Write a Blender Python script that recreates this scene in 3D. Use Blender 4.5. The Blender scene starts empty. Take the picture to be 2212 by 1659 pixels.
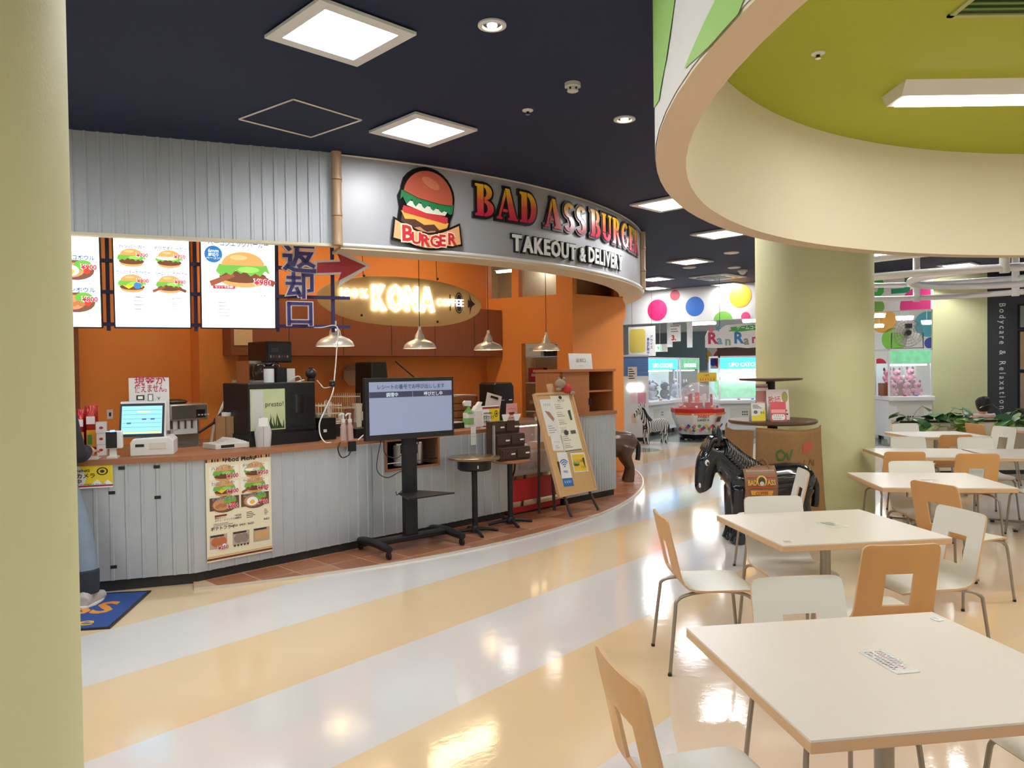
import bpy, math, random
from mathutils import Matrix, Vector
D = bpy.data; S = bpy.context.scene; COL = S.collection
R = math.radians; PI = math.pi
random.seed(7)
# ---------------------------------------------------------------- camera
IW, IH, FPX, EYE = 2212, 1659, 1650.0, 1.6
_p, _r = R(-1.1), R(.75)
FW = Vector((0, math.cos(_p), math.sin(_p))); RT0 = Vector((1, 0, 0)); UP0 = RT0.cross(FW)
RT = RT0*math.cos(_r) - UP0*math.sin(_r); UP = RT0*math.sin(_r) + UP0*math.cos(_r)
CAMO = Vector((0, 0, EYE))
cam = D.objects.new('camera', D.cameras.new('camera')); COL.objects.link(cam)
cam.data.sensor_width = 36; cam.data.lens = FPX/IW*36; cam.data.clip_end = 200; cam.data.clip_start = .05
cam.matrix_world = Matrix(((RT.x, UP.x, -FW.x, 0), (RT.y, UP.y, -FW.y, 0), (RT.z, UP.z, -FW.z, EYE), (0, 0, 0, 1)))
S.camera = cam
# ---------------------------------------------------------------- world, exposure
S.view_settings.view_transform = 'Standard'; S.view_settings.look = 'None'
S.view_settings.gamma = 1; S.view_settings.use_curve_mapping = False
S.view_settings.exposure = 0.62
wd = D.worlds.new('world'); S.world = wd; wd.use_nodes = True
wd.node_tree.nodes['Background'].inputs[0].default_value = (.97, .98, 1, 1)
wd.node_tree.nodes['Background'].inputs[1].default_value = .34
LIGHT_E = 30.0          # radiance of the ceiling diffusers
# ---------------------------------------------------------------- helpers
def lin(c):
    return tuple((x/255/12.92 if x/255 <= .04045 else ((x/255+.055)/1.055)**2.4) for x in c[:3])
def mat(name, col, rough=.5, metal=0., emit=0., noise=0., ns=12., bump=0., bs=40., trans=0., coat=0., stretch=None, spec=.5, alpha=1.):
    m = D.materials.new(name); m.use_nodes = True; n = m.node_tree.nodes; l = m.node_tree.links
    b = n['Principled BSDF']; c = lin(col)+(1,)
    b.inputs['Base Color'].default_value = c; b.inputs['Roughness'].default_value = rough
    b.inputs['Metallic'].default_value = metal; b.inputs['Specular IOR Level'].default_value = spec
    b.inputs['Coat Weight'].default_value = coat; b.inputs['Transmission Weight'].default_value = trans
    b.inputs['Alpha'].default_value = alpha
    if emit:
        b.inputs['Emission Color'].default_value = c; b.inputs['Emission Strength'].default_value = emit
    if noise or bump:
        tc = n.new('ShaderNodeTexCoord'); mp = n.new('ShaderNodeMapping'); l.new(tc.outputs['Object'], mp.inputs[0])
        if stretch: mp.inputs['Scale'].default_value = stretch
    if noise:
        t = n.new('ShaderNodeTexNoise'); t.inputs['Scale'].default_value = ns; t.inputs['Detail'].default_value = 5
        l.new(mp.outputs[0], t.inputs['Vector'])
        mx = n.new('ShaderNodeMix'); mx.data_type = 'RGBA'
        mx.inputs[6].default_value = tuple(x*(1-noise) for x in c[:3])+(1,); mx.inputs[7].default_value = tuple(min(1, x*(1+noise)) for x in c[:3])+(1,)
        l.new(t.outputs['Fac'], mx.inputs[0]); l.new(mx.outputs[2], b.inputs['Base Color'])
        if emit: l.new(mx.outputs[2], b.inputs['Emission Color'])
    if bump:
        t = n.new('ShaderNodeTexNoise'); t.inputs['Scale'].default_value = bs; t.inputs['Detail'].default_value = 3
        l.new(mp.outputs[0], t.inputs['Vector'])
        bp = n.new('ShaderNodeBump'); bp.inputs['Strength'].default_value = bump; bp.inputs['Distance'].default_value = .01
        l.new(t.outputs['Fac'], bp.inputs['Height']); l.new(bp.outputs[0], b.inputs['Normal'])
    return m
def tag(o, label=None, cat=None, group=None, kind=None):
    if label: o['label'] = label
    if cat: o['category'] = cat
    if group: o['group'] = group
    if kind: o['kind'] = kind
    return o
def M4(loc, yaw=0, tilt=0):
    return Matrix.Translation(loc) @ Matrix.Rotation(yaw, 4, 'Z') @ Matrix.Rotation(tilt, 4, 'X')
def empty(name, mw, label=None, cat=None, group=None, parent=None):
    o = D.objects.new(name, None); COL.objects.link(o); o.empty_display_size = .05
    if not isinstance(mw, Matrix): mw = Matrix.Translation(mw)
    o.matrix_basis = mw; o.parent = parent
    return tag(o, label, cat, group)
FACE = Matrix.Rotation(PI/2, 4, 'X')       # print plane -> upright, facing local -y
class B:
    def __init__(s): s.v = []; s.f = []; s.m = []; s.X = None; s.mi = 0
    def add(s, vs, fs):
        k = len(s.v)
        if s.X is not None: vs = [s.X @ Vector(p) for p in vs]
        s.v += [tuple(p) for p in vs]; s.f += [tuple(i+k for i in f) for f in fs]; s.m += [s.mi]*len(fs); return s
    def box(s, x0, x1, y0, y1, z0, z1):
        return s.add([(x0,y0,z0),(x1,y0,z0),(x1,y1,z0),(x0,y1,z0),(x0,y0,z1),(x1,y0,z1),(x1,y1,z1),(x0,y1,z1)],
                     [(0,3,2,1),(4,5,6,7),(0,1,5,4),(1,2,6,5),(2,3,7,6),(3,0,4,7)])
    def cbox(s, c, d): return s.box(c[0]-d[0]/2, c[0]+d[0]/2, c[1]-d[1]/2, c[1]+d[1]/2, c[2]-d[2]/2, c[2]+d[2]/2)
    def lathe(s, prof, c=(0,0,0), n=24, a0=0, a1=2*PI, cap=True):
        full = abs(a1-a0-2*PI) < 1e-6; k = n if full else n+1; vs = []; fs = []
        for i in range(k):
            a = a0+(a1-a0)*i/n
            for r, z in prof: vs.append((c[0]+r*math.cos(a), c[1]+r*math.sin(a), c[2]+z))
        L = len(prof)
        for i in range(n):
            j = (i+1) % k
            for q in range(L-1):
                f = [i*L+q, j*L+q, j*L+q+1, i*L+q+1]
                fs.append(f)
        if full and cap:
            if prof[0][0] > 1e-6: fs.append([i*L for i in range(n)][::-1])
            if prof[-1][0] > 1e-6: fs.append([i*L+L-1 for i in range(n)])
        return s.add(vs, fs)
    def cyl(s, c, r, h, r2=None, n=20): return s.lathe([(r, 0), (r if r2 is None else r2, h)], c, n)
    def ring(s, prof, c=(0,0,0), n=24, a0=0, a1=2*PI):   # closed profile swept round z
        return s.lathe(prof+[prof[0]], c, n, a0, a1) if abs(a1-a0-2*PI) > 1e-6 else s._ringc(prof, c, n)
    def _ringc(s, prof, c, n):
        L = len(prof); vs = [(c[0]+r*math.cos(2*PI*i/n), c[1]+r*math.sin(2*PI*i/n), c[2]+z) for i in range(n) for r, z in prof]
        return s.add(vs, [(i*L+q, ((i+1) % n)*L+q, ((i+1) % n)*L+(q+1) % L, i*L+(q+1) % L) for i in range(n) for q in range(L)])
    def prism(s, poly, z0, z1):
        a = sum(poly[i][0]*poly[(i+1) % len(poly)][1]-poly[(i+1) % len(poly)][0]*poly[i][1] for i in range(len(poly)))
        if a < 0: poly = poly[::-1]
        n = len(poly)
        return s.add([(x, y, z0) for x, y in poly]+[(x, y, z1) for x, y in poly],
                     [tuple(range(n))[::-1], tuple(range(n, 2*n))]+[(i, (i+1) % n, n+(i+1) % n, n+i) for i in range(n)])
    def tube(s, pts, r, n=8, closed=False, sy=1.):
        P = [Vector(p) for p in pts]; k = len(P); rad = r if isinstance(r, (list, tuple)) else [r]*k
        vs = []; fs = []; up = None
        for i in range(k):
            if closed: t = P[(i+1) % k]-P[i-1]
            else: t = P[min(i+1, k-1)]-P[max(i-1, 0)]
            t.normalize()
            if up is None:
                up = Vector((0, 0, 1)) if abs(t.z) < .9 else Vector((0, 1, 0))
            u = t.cross(up)
            if u.length < 1e-5: u = t.orthogonal()
            u.normalize(); w = u.cross(t).normalized(); up = w
            for j in range(n):
                a = 2*PI*j/n; vs.append(P[i]+u*math.cos(a)*rad[i]*sy+w*math.sin(a)*rad[i])
        for i in range(k if closed else k-1):
            for j in range(n):
                i2 = (i+1) % k; fs.append((i*n+j, i*n+(j+1) % n, i2*n+(j+1) % n, i2*n+j))
        if not closed: fs += [tuple(range(n))[::-1], tuple(range((k-1)*n, k*n))]
        return s.add(vs, fs)
    def ball(s, c, r, n=12, m=8):
        if not isinstance(r, (tuple, list)): r = (r, r, r)
        vs = [(c[0], c[1], c[2]-r[2])]; fs = []
        for i in range(1, m):
            a = -PI/2+PI*i/m
            for j in range(n): b = 2*PI*j/n; vs.append((c[0]+r[0]*math.cos(a)*math.cos(b), c[1]+r[1]*math.cos(a)*math.sin(b), c[2]+r[2]*math.sin(a)))
        vs.append((c[0], c[1], c[2]+r[2])); T = len(vs)-1
        for j in range(n):
            fs.append((0, 1+(j+1) % n, 1+j)); k = 1+(m-2)*n; fs.append((k+j, k+(j+1) % n, T))
            for i in range(m-2):
                q = 1+i*n; fs.append((q+j, q+(j+1) % n, q+n+(j+1) % n, q+n+j))
        return s.add(vs, fs)
    def mesh(s, name, mats):
        me = D.meshes.new(name); me.from_pydata(s.v, [], s.f)
        for m in (mats if isinstance(mats, (list, tuple)) else [mats]): me.materials.append(m)
        if any(s.m): me.polygons.foreach_set('material_index', s.m)
        me.update(); return me
    def build(s, name, mats, parent=None, mw=None, smooth=0, bev=0, label=None, cat=None, group=None, kind=None):
        me = s.mesh(name, mats)
        if smooth:
            me.polygons.foreach_set('use_smooth', [True]*len(me.polygons)); me.set_sharp_from_angle(angle=R(smooth))
        o = D.objects.new(name, me); COL.objects.link(o); o.parent = parent
        if mw is not None: o.matrix_basis = mw if isinstance(mw, Matrix) else Matrix.Translation(mw)
        if bev:
            q = o.modifiers.new('bevel', 'BEVEL'); q.width = bev; q.segments = 2; q.limit_method = 'ANGLE'; q.angle_limit = R(50)
        return tag(o, label, cat, group, kind)
def dup(o, mw=None, parent=None, label=None):
    c = o.copy(); COL.objects.link(c); c.parent = parent
    if mw is not None: c.matrix_basis = mw
    if label: c['label'] = label
    for ch in list(o.children): dup(ch, None, c)
    return c
_T = {}
def txtmesh(t, bold=0., ex=0.):
    k = (t, bold, ex)
    if k not in _T:
        c = D.curves.new('t', 'FONT'); c.body = t; c.size = 1; c.offset = bold; c.extrude = ex; c.resolution_u = 2
        o = D.objects.new('t', c); m = o.to_mesh()
        _T[k] = ([tuple(v.co) for v in m.vertices], [tuple(p.vertices) for p in m.polygons])
        o.to_mesh_clear(); D.objects.remove(o); D.curves.remove(c)
    return _T[k]
_PM = {}
def pm(col, emit=0.):
    k = (tuple(col), emit)
    if k not in _PM:
        _PM[k] = mat('print_%02x%02x%02x' % tuple(int(x) for x in col[:3])+('_lit' if emit else ''), col, .45, emit=emit)
    return _PM[k]
class P:                                    # flat print: lettering and pictures on a sheet
    def __init__(s, emit=0.): s.b = B(); s.mats = []; s.e = emit; s.done = []
    def cut(s, nm):                         # close the picture so far as a piece of its own
        s.done.append((nm, s.b, s.mats)); s.b = B(); s.mats = []; return s
    def _m(s, col):
        m = pm(col, s.e)
        if m not in s.mats: s.mats.append(m)
        s.b.mi = s.mats.index(m)
    def poly(s, pts, col, z=1): s._m(col); s.b.add([(x, y, z*.0007) for x, y in pts], [tuple(range(len(pts)))]); return s
    def rect(s, x0, y0, x1, y1, col, z=1): return s.poly([(x0, y0), (x1, y0), (x1, y1), (x0, y1)], col, z)
    def ell(s, cx, cy, rx, ry, col, z=1, n=18, a0=0, a1=360):
        return s.poly([(cx+rx*math.cos(R(a0+(a1-a0)*i/n)), cy+ry*math.sin(R(a0+(a1-a0)*i/n))) for i in range(n if a1-a0 == 360 else n+1)], col, z)
    def text(s, t, x, y, size, col, z=2, bold=.0, al='L', width=None, rot=0):
        vs, fs = txtmesh(t, bold)
        if not vs: return s
        x0 = min(v[0] for v in vs); x1 = max(v[0] for v in vs); k = size
        kx = k if width is None else width/(x1-x0)
        ox = {'L': -x0, 'C': -(x0+x1)/2, 'R': -x1}[al]
        ca, sa = math.cos(R(rot)), math.sin(R(rot))
        s._m(col); pts = [((v[0]+ox)*kx, v[1]*k) for v in vs]
        s.b.add([(x+a*ca-b*sa, y+a*sa+b*ca, z*.0007) for a, b in pts], fs); return s
    def vtext(s, t, x, y, size, col, z=2, bold=0., step=1.1):
        for i, ch in enumerate(t): s.text(ch, x, y-i*size*step, size, col, z, bold, 'C')
        return s
    def build(s, name, parent=None, mw=None, label=None):
        for nm, b, ms in s.done: b.build(nm, ms, parent, mw)
        return s.b.build(name, s.mats, parent, mw, label=label) if s.b.f else None
class Fr:                                   # a vertical plane in the place: s runs along it, w behind it, z up
    def __init__(s, o, a): s.o = Vector((o[0], o[1], 0)); s.a = R(a); s.u = Vector((math.cos(s.a), math.sin(s.a), 0)); s.n = Vector((-math.sin(s.a), math.cos(s.a), 0))
    def hit(s, px, py, w=0):
        d = ray(px, py); t = ((s.o-CAMO).dot(s.n)+w)/d.dot(s.n); p = CAMO+d*t; return (p-s.o).dot(s.u), p.z
    def at(s, q, w, z): return s.o+s.u*q+s.n*w+Vector((0, 0, z))
    def M(s, q, w, z, yaw=0, tilt=0): return M4(s.at(q, w, z), s.a+yaw, tilt)
def ray(px, py): return FW*FPX+RT*(px-IW/2)-UP*(py-IH/2)
def pz(px, py, z=0):
    d = ray(px, py); return CAMO+d*((z-EYE)/d.z)
def pd(px, py, y):
    d = ray(px, py); return CAMO+d*(y/d.y)
def glyphs(p, x0, x1, y, h, col, z=2, seed=1):   # a row of unreadable small characters
    r = random.Random(seed); x = x0
    while x < x1-h*.5:
        w = h*r.uniform(.6, .95)
        for k in range(3): p.rect(x+w*r.uniform(0, .3), y+h*(.1+.3*k), x+w*r.uniform(.6, 1), y+h*(.22+.3*k), col, z)
        p.rect(x+w*.4, y, x+w*.54, y+h, col, z); x += h*1.08
    return p
def bez(a, b, c, d, n=10):
    a, b, c, d = map(Vector, (a, b, c, d)); out = []
    for i in range(n+1):
        t = i/n; out.append(a*(1-t)**3+b*3*t*(1-t)**2+c*3*t*t*(1-t)+d*t**3)
    return out
def smoothpts(pts, k=6):                    # Catmull-Rom through points
    V = [Vector(p) for p in pts]; V = [V[0]]+V+[V[-1]]; out = []
    for i in range(1, len(V)-2):
        p0, p1, p2, p3 = V[i-1:i+3]
        for j in range(k):
            t = j/k; out.append(.5*((2*p1)+(p2-p0)*t+(2*p0-5*p1+4*p2-p3)*t*t+(3*p1-p0-3*p2+p3)*t**3))
    return out+[V[-2]]
def rrect(w, h, r, n=4, cx=0, cy=0):
    o = []
    for sx, sy, a in ((1, 1, 0), (-1, 1, 90), (-1, -1, 180), (1, -1, 270)):
        for i in range(n+1): o.append((cx+sx*(w/2-r)+r*math.cos(R(a+90*i/n)), cy+sy*(h/2-r)+r*math.sin(R(a+90*i/n))))
    return o
def ext(b, poly, d0, d1):                   # upright prism: poly in (x, z), depth y d0..d1
    X = b.X; b.X = (X if X is not None else Matrix())@FACE; b.prism(poly, -d1, -d0); b.X = X; return b
# ---------------------------------------------------------------- materials
m_white = mat('white_plastic', (225, 225, 222), .35); m_offw = mat('off_white', (214, 210, 200), .5)
m_black = mat('black_plastic', (24, 24, 26), .4); m_dark = mat('dark_metal', (30, 30, 32), .45, .3)
m_steel = mat('brushed_steel', (190, 186, 180), .3, .9, noise=.08, ns=30, stretch=(1, 1, 12)); m_chrome = mat('chrome', (215, 215, 215), .12, 1)
m_leg = mat('grey_steel_tube', (160, 150, 138), .32, .7); m_cable = mat('black_cable', (22, 22, 22), .5); m_wcable = mat('white_cable', (222, 218, 210), .45)
m_glass = mat('clear_glass', (255, 255, 255), .02, trans=1., spec=.5); m_paper = mat('white_paper', (232, 230, 226), .5)
m_aglass = mat('thin_clear_glass', (235, 245, 250), .03, alpha=.16)
m_film = mat('laminated_paper', (230, 230, 228), .15, coat=.8, bump=.4, bs=25)
m_oak = mat('oak_veneer', (206, 154, 94), .45, noise=.12, ns=9, stretch=(1, 1, .15), coat=.15)
m_oakedge = mat('oak_edge', (206, 166, 124), .5, noise=.06, ns=10)
m_seat = mat('chair_white_laminate', (228, 228, 218), .35)
m_lam = mat('table_laminate', (218, 209, 198), .33, noise=.02, ns=60)
m_wood = mat('counter_wood', (158, 104, 70), .45, noise=.15, ns=6, stretch=(.6, 6, 6))
m_cabw = mat('cabinet_wood', (172, 108, 64), .5, noise=.12, ns=5, stretch=(5, 5, .5))
m_orange = mat('orange_paint', (236, 146, 70), .6, noise=.05, ns=3, bump=.05, bs=80)
m_brown = mat('dark_veneer', (140, 80, 54), .5, noise=.15, ns=4, stretch=(6, 6, .4))
m_corr = mat('corrugated_steel', (188, 194, 200), .38, .35, noise=.06, ns=4)
m_kick = mat('black_kickboard', (38, 38, 38), .5); m_lime = mat('lime_wall_paint', (216, 216, 166), .6, noise=.03, ns=2, bump=.06, bs=120)
m_cream = mat('cream_plaster', (226, 216, 190), .7, bump=.04, bs=60); m_card = mat('cardboard', (178, 134, 90), .7, noise=.1, ns=8)
m_red = mat('red_plastic', (190, 36, 40), .4); m_navy = mat('navy_ceiling_paint', (20, 33, 66), .75, bump=.15, bs=90)
m_wallw = mat('white_wall_paint', (224, 222, 218), .7); m_lamp = mat('lit_diffuser', (253, 253, 255), .5, emit=LIGHT_E)
m_warm = mat('warm_bulb', (255, 205, 120), .5, emit=30.); m_alu = mat('spun_aluminium', (222, 214, 202), .36, .4)
# ================================================================ the setting
RC, RO, RI, HR, HC = (5.09, 2.82), 4.47, 4.33, 2.6, 3.55
def floor_mat():
    m = D.materials.new('striped_vinyl_floor'); m.use_nodes = True; n = m.node_tree.nodes; l = m.node_tree.links; b = n['Principled BSDF']
    g = n.new('ShaderNodeNewGeometry'); sx = n.new('ShaderNodeSeparateXYZ'); l.new(g.outputs['Position'], sx.inputs[0])
    def mth(op, a, c=None, d=None):
        q = n.new('ShaderNodeMath'); q.operation = op
        for i, v in enumerate((a, c, d)):
            if v is None: continue
            if isinstance(v, (int, float)): q.inputs[i].default_value = v
            else: l.new(v, q.inputs[i])
        return q.outputs[0]
    def mix(f, a, c):
        q = n.new('ShaderNodeMix'); q.data_type = 'RGBA'; l.new(f, q.inputs[0])
        for i, v in ((6, a), (7, c)):
            if isinstance(v, tuple): q.inputs[i].default_value = lin(v)+(1,)
            else: l.new(v, q.inputs[i])
        return q.outputs[2]
    X, Y = sx.outputs[0], sx.outputs[1]
    t = mth('ADD', mth('MULTIPLY', X, .755), mth('MULTIPLY', Y, -.656))
    k = mth('DIVIDE', mth('ADD', t, 5.05), 1.652)
    stripe = mth('GREATER_THAN', mth('FRACT', k), .5)
    col = mix(stripe, (214, 211, 208), (224, 198, 158))
    def circ(cx, cy, r):
        dx = mth('SUBTRACT', X, cx); dy = mth('SUBTRACT', Y, cy)
        return mth('LESS_THAN', mth('SQRT', mth('ADD', mth('MULTIPLY', dx, dx), mth('MULTIPLY', dy, dy))), r)
    col = mix(circ(RC[0], RC[1], 4.43), col, (220, 199, 176))
    col = mix(circ(RC[0]+.3, RC[1]-.2, 3.35), col, (226, 200, 162))
    c = pz(1378, 972)
    col = mix(circ(c.x, c.y, .42), col, (120, 140, 105))
    col = mix(mth('GREATER_THAN', mth('ADD', mth('MULTIPLY', X, .35), mth('MULTIPLY', Y, .935)), 16.45), col, (118, 124, 116))
    no = n.new('ShaderNodeTexNoise'); no.inputs['Scale'].default_value = 1.3; no.inputs['Detail'].default_value = 4; l.new(g.outputs['Position'], no.inputs['Vector'])
    hs = n.new('ShaderNodeHueSaturation'); l.new(col, hs.inputs['Color']); l.new(mth('ADD', mth('MULTIPLY', no.outputs['Fac'], .10), .95), hs.inputs['Value'])
    l.new(hs.outputs[0], b.inputs['Base Color'])
    b.inputs['Roughness'].default_value = .09; b.inputs['Specular IOR Level'].default_value = .9
    n2 = n.new('ShaderNodeTexNoise'); n2.inputs['Scale'].default_value = 14; n2.inputs['Detail'].default_value = 5; n2.inputs['Roughness'].default_value = .6; l.new(g.outputs['Position'], n2.inputs['Vector'])
    bp = n.new('ShaderNodeBump'); bp.inputs['Strength'].default_value = .05; bp.inputs['Distance'].default_value = .012; l.new(n2.outputs['Fac'], bp.inputs['Height']); l.new(bp.outputs[0], b.inputs['Normal'])
    return m
B().box(-14, 22, -7, 30, -.12, 0).build('floor', floor_mat(), kind='structure')
B().box(-14, 22, -7, 30, HC, HC+.12).build('ceiling', m_navy, kind='structure')
# ring bulkhead with the green coffer inside
m_green = mat('olive_green_ceiling_paint', (172, 178, 48), .7, bump=.05, bs=60)
m_leaf = mat('leaf_green_paint', (150, 200, 90), .6)
rg = B().ring([(RO, HR), (RO, HC), (RI, HC), (RI, HR)], (RC[0], RC[1], 0), 128).build('ceiling_ring', m_cream, smooth=30, kind='structure')
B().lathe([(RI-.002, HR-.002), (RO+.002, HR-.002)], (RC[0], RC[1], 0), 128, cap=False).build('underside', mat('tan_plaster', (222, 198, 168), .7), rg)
B().lathe([(RO+.004, HR+.012), (RO+.004, HC)], (RC[0], RC[1], 0), 128, cap=False).build('outer_face', m_wallw, rg, smooth=30)
B().lathe([(RI, HC-.012), (.001, HC-.012)], (RC[0], RC[1], 0), 96, cap=False).build('ceiling_coffer', m_green, kind='structure')
def ringface(px, py):                       # point on the outer face of the ring as (angle, z)
    d = ray(px, py); ox, oy = -RC[0], -RC[1]; a = d.x**2+d.y**2; bq = 2*(ox*d.x+oy*d.y); c = ox*ox+oy*oy-RO*RO
    t = (-bq-math.sqrt(max(0, bq*bq-4*a*c)))/(2*a); p = CAMO+d*t; return math.atan2(p.y-RC[1], p.x-RC[0]), p.z
for le, ri in (([(1406, -70), (1404, 0), (1403, 80), (1403, 160), (1404, 215), (1405, 249)], [(1470, -70), (1462, 0), (1452, 70), (1443, 130), (1433, 180), (1427, 217)]),
               ([(1590, -70), (1550, 0), (1525, 50), (1507, 90), (1493, 122), (1482, 150)], [(1640, -70), (1612, 0), (1600, 30), (1588, 55), (1570, 72), (1545, 93)])):
    b = B(); vs = []
    for (xa, ya), (xb, yb) in zip(le, ri):
        for k in range(7):
            a, z = ringface(xa+(xb-xa)*k/6, ya+(yb-ya)*k/6); vs.append((RC[0]+(RO+.008)*math.cos(a), RC[1]+(RO+.008)*math.sin(a), min(max(z, HR+.002), HC-.001)))
    b.add(vs, [(i*7+k, i*7+k+1, i*7+8+k, i*7+7+k) for i in range(5) for k in range(6)]); b.build('leaf_stripe', m_leaf, rg)
# columns
def column(name, x, y, r, label_=None): return B().cyl((x, y, 0), r, HC, n=72).build(name, m_lime, smooth=40, kind='structure')
CF = (-1.59, 1.52, .625); column('column_front', *CF)
CR = (9.3*math.sin(R(21.56)), 9.3*math.cos(R(21.56)), .625); column('column_round', *CR)
# shop planes
SH = Fr((-1.95, 6.25), 45.5); LF = Fr((-2.43, 5.77), 18.4); FA = Fr((-1.55, 6.85), 21.1)
W1 = Fr((-.38, 11.82), -30); W2 = Fr((.885, 11.09), 41); BK = Fr((3.3, 19.6), -36.9)
def wall_open(fr, s0, s1, z0, z1, ops, th, name, m, w=0):
    ss = sorted({s0, s1}|{o[0] for o in ops}|{o[1] for o in ops}); zs = sorted({z0, z1}|{o[2] for o in ops}|{o[3] for o in ops}); b = B()
    for i in range(len(ss)-1):
        for j in range(len(zs)-1):
            cs, cz = (ss[i]+ss[i+1])/2, (zs[j]+zs[j+1])/2
            if any(o[0] < cs < o[1] and o[2] < cz < o[3] for o in ops): continue
            b.box(ss[i], ss[i+1], w, w+th, zs[j], zs[j+1])
    return b.build(name, m, mw=fr.M(0, 0, 0), kind='structure')
B().box(-.62, 5.26, 2.95, 3.1, 0, HC).build('wall_back', m_orange, mw=SH.M(0, 0, 0), kind='structure')
B().box(-4, -.62, 2.85, 3.1, 0, HC).build('wall_back_dark', m_brown, mw=SH.M(0, 0, 0), kind='structure')
B().box(.56, 1.02, 2.72, 2.95, 0, HC).build('wall_pilaster', m_orange, mw=SH.M(0, 0, 0), kind='structure')
h = W1.hit
ops1 = [(h(1053, 600)[0], h(1105, 600)[0], 2.687, 3.36), (h(1120, 600)[0], h(1201, 600)[0], 2.687, 3.36), (h(1127, 800)[0], h(1204, 800)[0], 0, h(1165, 741)[1])]
wall_open(W1, 0, 1.47, 0, HC, ops1, .12, 'wall_kitchen_door', m_orange)
ops2 = [(W2.hit(1241, 640)[0], W2.hit(1345, 645)[0], 2.687, 3.3)]
w2 = wall_open(W2, 0, 1.12, 0, HC, ops2, .14, 'wall_right_end', m_orange)
sb, zb = W2.hit(1352, 672); b = B(); ext(b, [(1.1, zb-.2)]+[(1.1+.09*math.cos(a), zb+.17*math.sin(a)) for a in [R(-90+15*i) for i in range(13)]]+[(1.1, zb+.2)], 0, .14); b.build('scalloped_edge', m_orange, w2)
B().box(1.1, 3.6, .02, .14, 0, HC).build('wall_side', m_orange, mw=M4(W2.at(1.12, 0, 0), R(88))@Matrix.Translation((-1.1, 0, 0)), kind='structure')
# store room behind the doorway
m_beige = mat('beige_store_room_wall', (205, 178, 138), .7, noise=.05, ns=3)
B().box(-1.2, 1.3, 2.2, 2.3, 0, HC).build('wall_store_back', m_beige, mw=W1.M(0, 0, 0), kind='structure')
B().box(1.25, 1.3, .5, 2.2, 0, HC).build('wall_store_side', m_beige, mw=W1.M(0, 0, 0), kind='structure')
B().box(-1.2, -1.1, .3, 2.2, 0, HC).build('wall_store_left', m_beige, mw=W1.M(0, 0, 0), kind='structure')
B().box(.15, 1.6, 1.2, 1.3, 2.4, HC).build('wall_window_backing', m_cream, mw=W2.M(0, 0, 0), kind='structure')
# veneer soffit on the back wall
sf = B().box(.83, 1.03, 2.5, 2.715, 1.8, 2.5).box(1.03, 5.12, 2.5, 2.945, 1.8, 2.5).build('soffit_box', m_brown, mw=SH.M(0, 0, 0), label='long dark brown veneer soffit box above the back kitchen counter', cat='soffit')
for q in (1.55, 2.3, 3.05, 3.8, 4.55): B().box(q-.003, q+.003, 2.497, 2.5, 1.8, 2.5).build('panel_joint', m_kick, sf)
# arcade end of the hall
B().box(-8, 6.62, 0, .2, 2.72, HC).build('wall_bulkhead', m_wallw, mw=BK.M(0, 0, 0), kind='structure')
B().box(-10, 18, 6, 6.2, 0, HC).build('wall_arcade_back', m_wallw, mw=BK.M(0, 0, 0), kind='structure')
B().box(-10, 18, .2, 6, 3.2, 3.3).build('ceiling_arcade', m_wallw, mw=BK.M(0, 0, 0), kind='structure')
def dots(fr, w, lst, root=None):
    for px, py, r, c in lst:
        s_, z_ = fr.hit(px, py, w); n = 32
        pts = [(s_+r*math.cos(2*PI*i/n), z_+r*math.sin(2*PI*i/n)) for i in range(n)]
        zmin, zmax = root or (2.725, 3.545); pts = [(min(x, 6.6) if w == 0 else x, min(max(z, zmin), zmax)) for x, z in pts]
        b = B(); ext(b, pts, w-.006, w); o = b.build('wall_dot', pm(c), mw=fr.M(0, 0, 0))
        tag(o, DOTL.pop(0), 'wall dot', 'painted dots on the arcade walls')
DOTL = ['large magenta dot on the white arcade bulkhead', 'small crimson dot on the bulkhead above the magenta one', 'blue dot on the white arcade bulkhead', 'yellow orange dot on the bulkhead beside the round column',
        'small pink dot at the lower edge of the bulkhead', 'wide green dot cut off by the lower edge of the bulkhead', 'magenta dot on the bulkhead behind the white hoop rails', 'small green dot on the bulkhead just right of the round column',
        'orange dot high on the arcade back wall right of the column', 'lime green dot behind the big fan', 'red dot on the arcade wall beside the green claw machine', 'dark blue dot at the right foot of the fan', 'crimson oval dot low on the arcade back wall', 'orange dot on the arcade back wall behind the claw machines', 'small blue dot on the arcade back wall', 'teal dot behind the fan']
dots(BK, 0, [(1420, 670, .27, (205, 40, 100)), (1458, 638, .13, (190, 40, 62)), (1501, 662, .24, (55, 110, 190)), (1599, 639, .27, (250, 180, 40)), (1611, 684, .11, (235, 80, 140)), (1562, 694, .24, (130, 195, 80)), (1993, 662, .42, (215, 50, 125)), (1893, 663, .16, (120, 175, 70))])
dots(BK, 6, [(1908, 693, .34, (238, 170, 70)), (1932, 733, .33, (120, 190, 40)), (1900, 788, .18, (205, 40, 65)), (2011, 741, .16, (35, 65, 170)), (1562, 775, .33, (215, 40, 80)), (1524, 770, .22, (235, 160, 60)), (1541, 782, .13, (45, 75, 165)), (2005, 700, .35, (70, 170, 190))], (.2, 3.15))
H_ = lambda x, y: BK.hit(x, y)
P().poly([H_(1954, 562), H_(1966, 561), H_(1966, 632), H_(1925, 635), H_(1925, 624), H_(1954, 622)], (20, 140, 90), 2).poly([H_(1880, 600), H_(1903, 598), H_(1910, 612), H_(1909, 632), H_(1900, 642), H_(1880, 644), H_(1880, 633), H_(1895, 630), H_(1899, 615), H_(1880, 610)], (70, 190, 90), 2).build('printed_sign_letters', D.objects['wall_bulkhead'], FACE)
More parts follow.
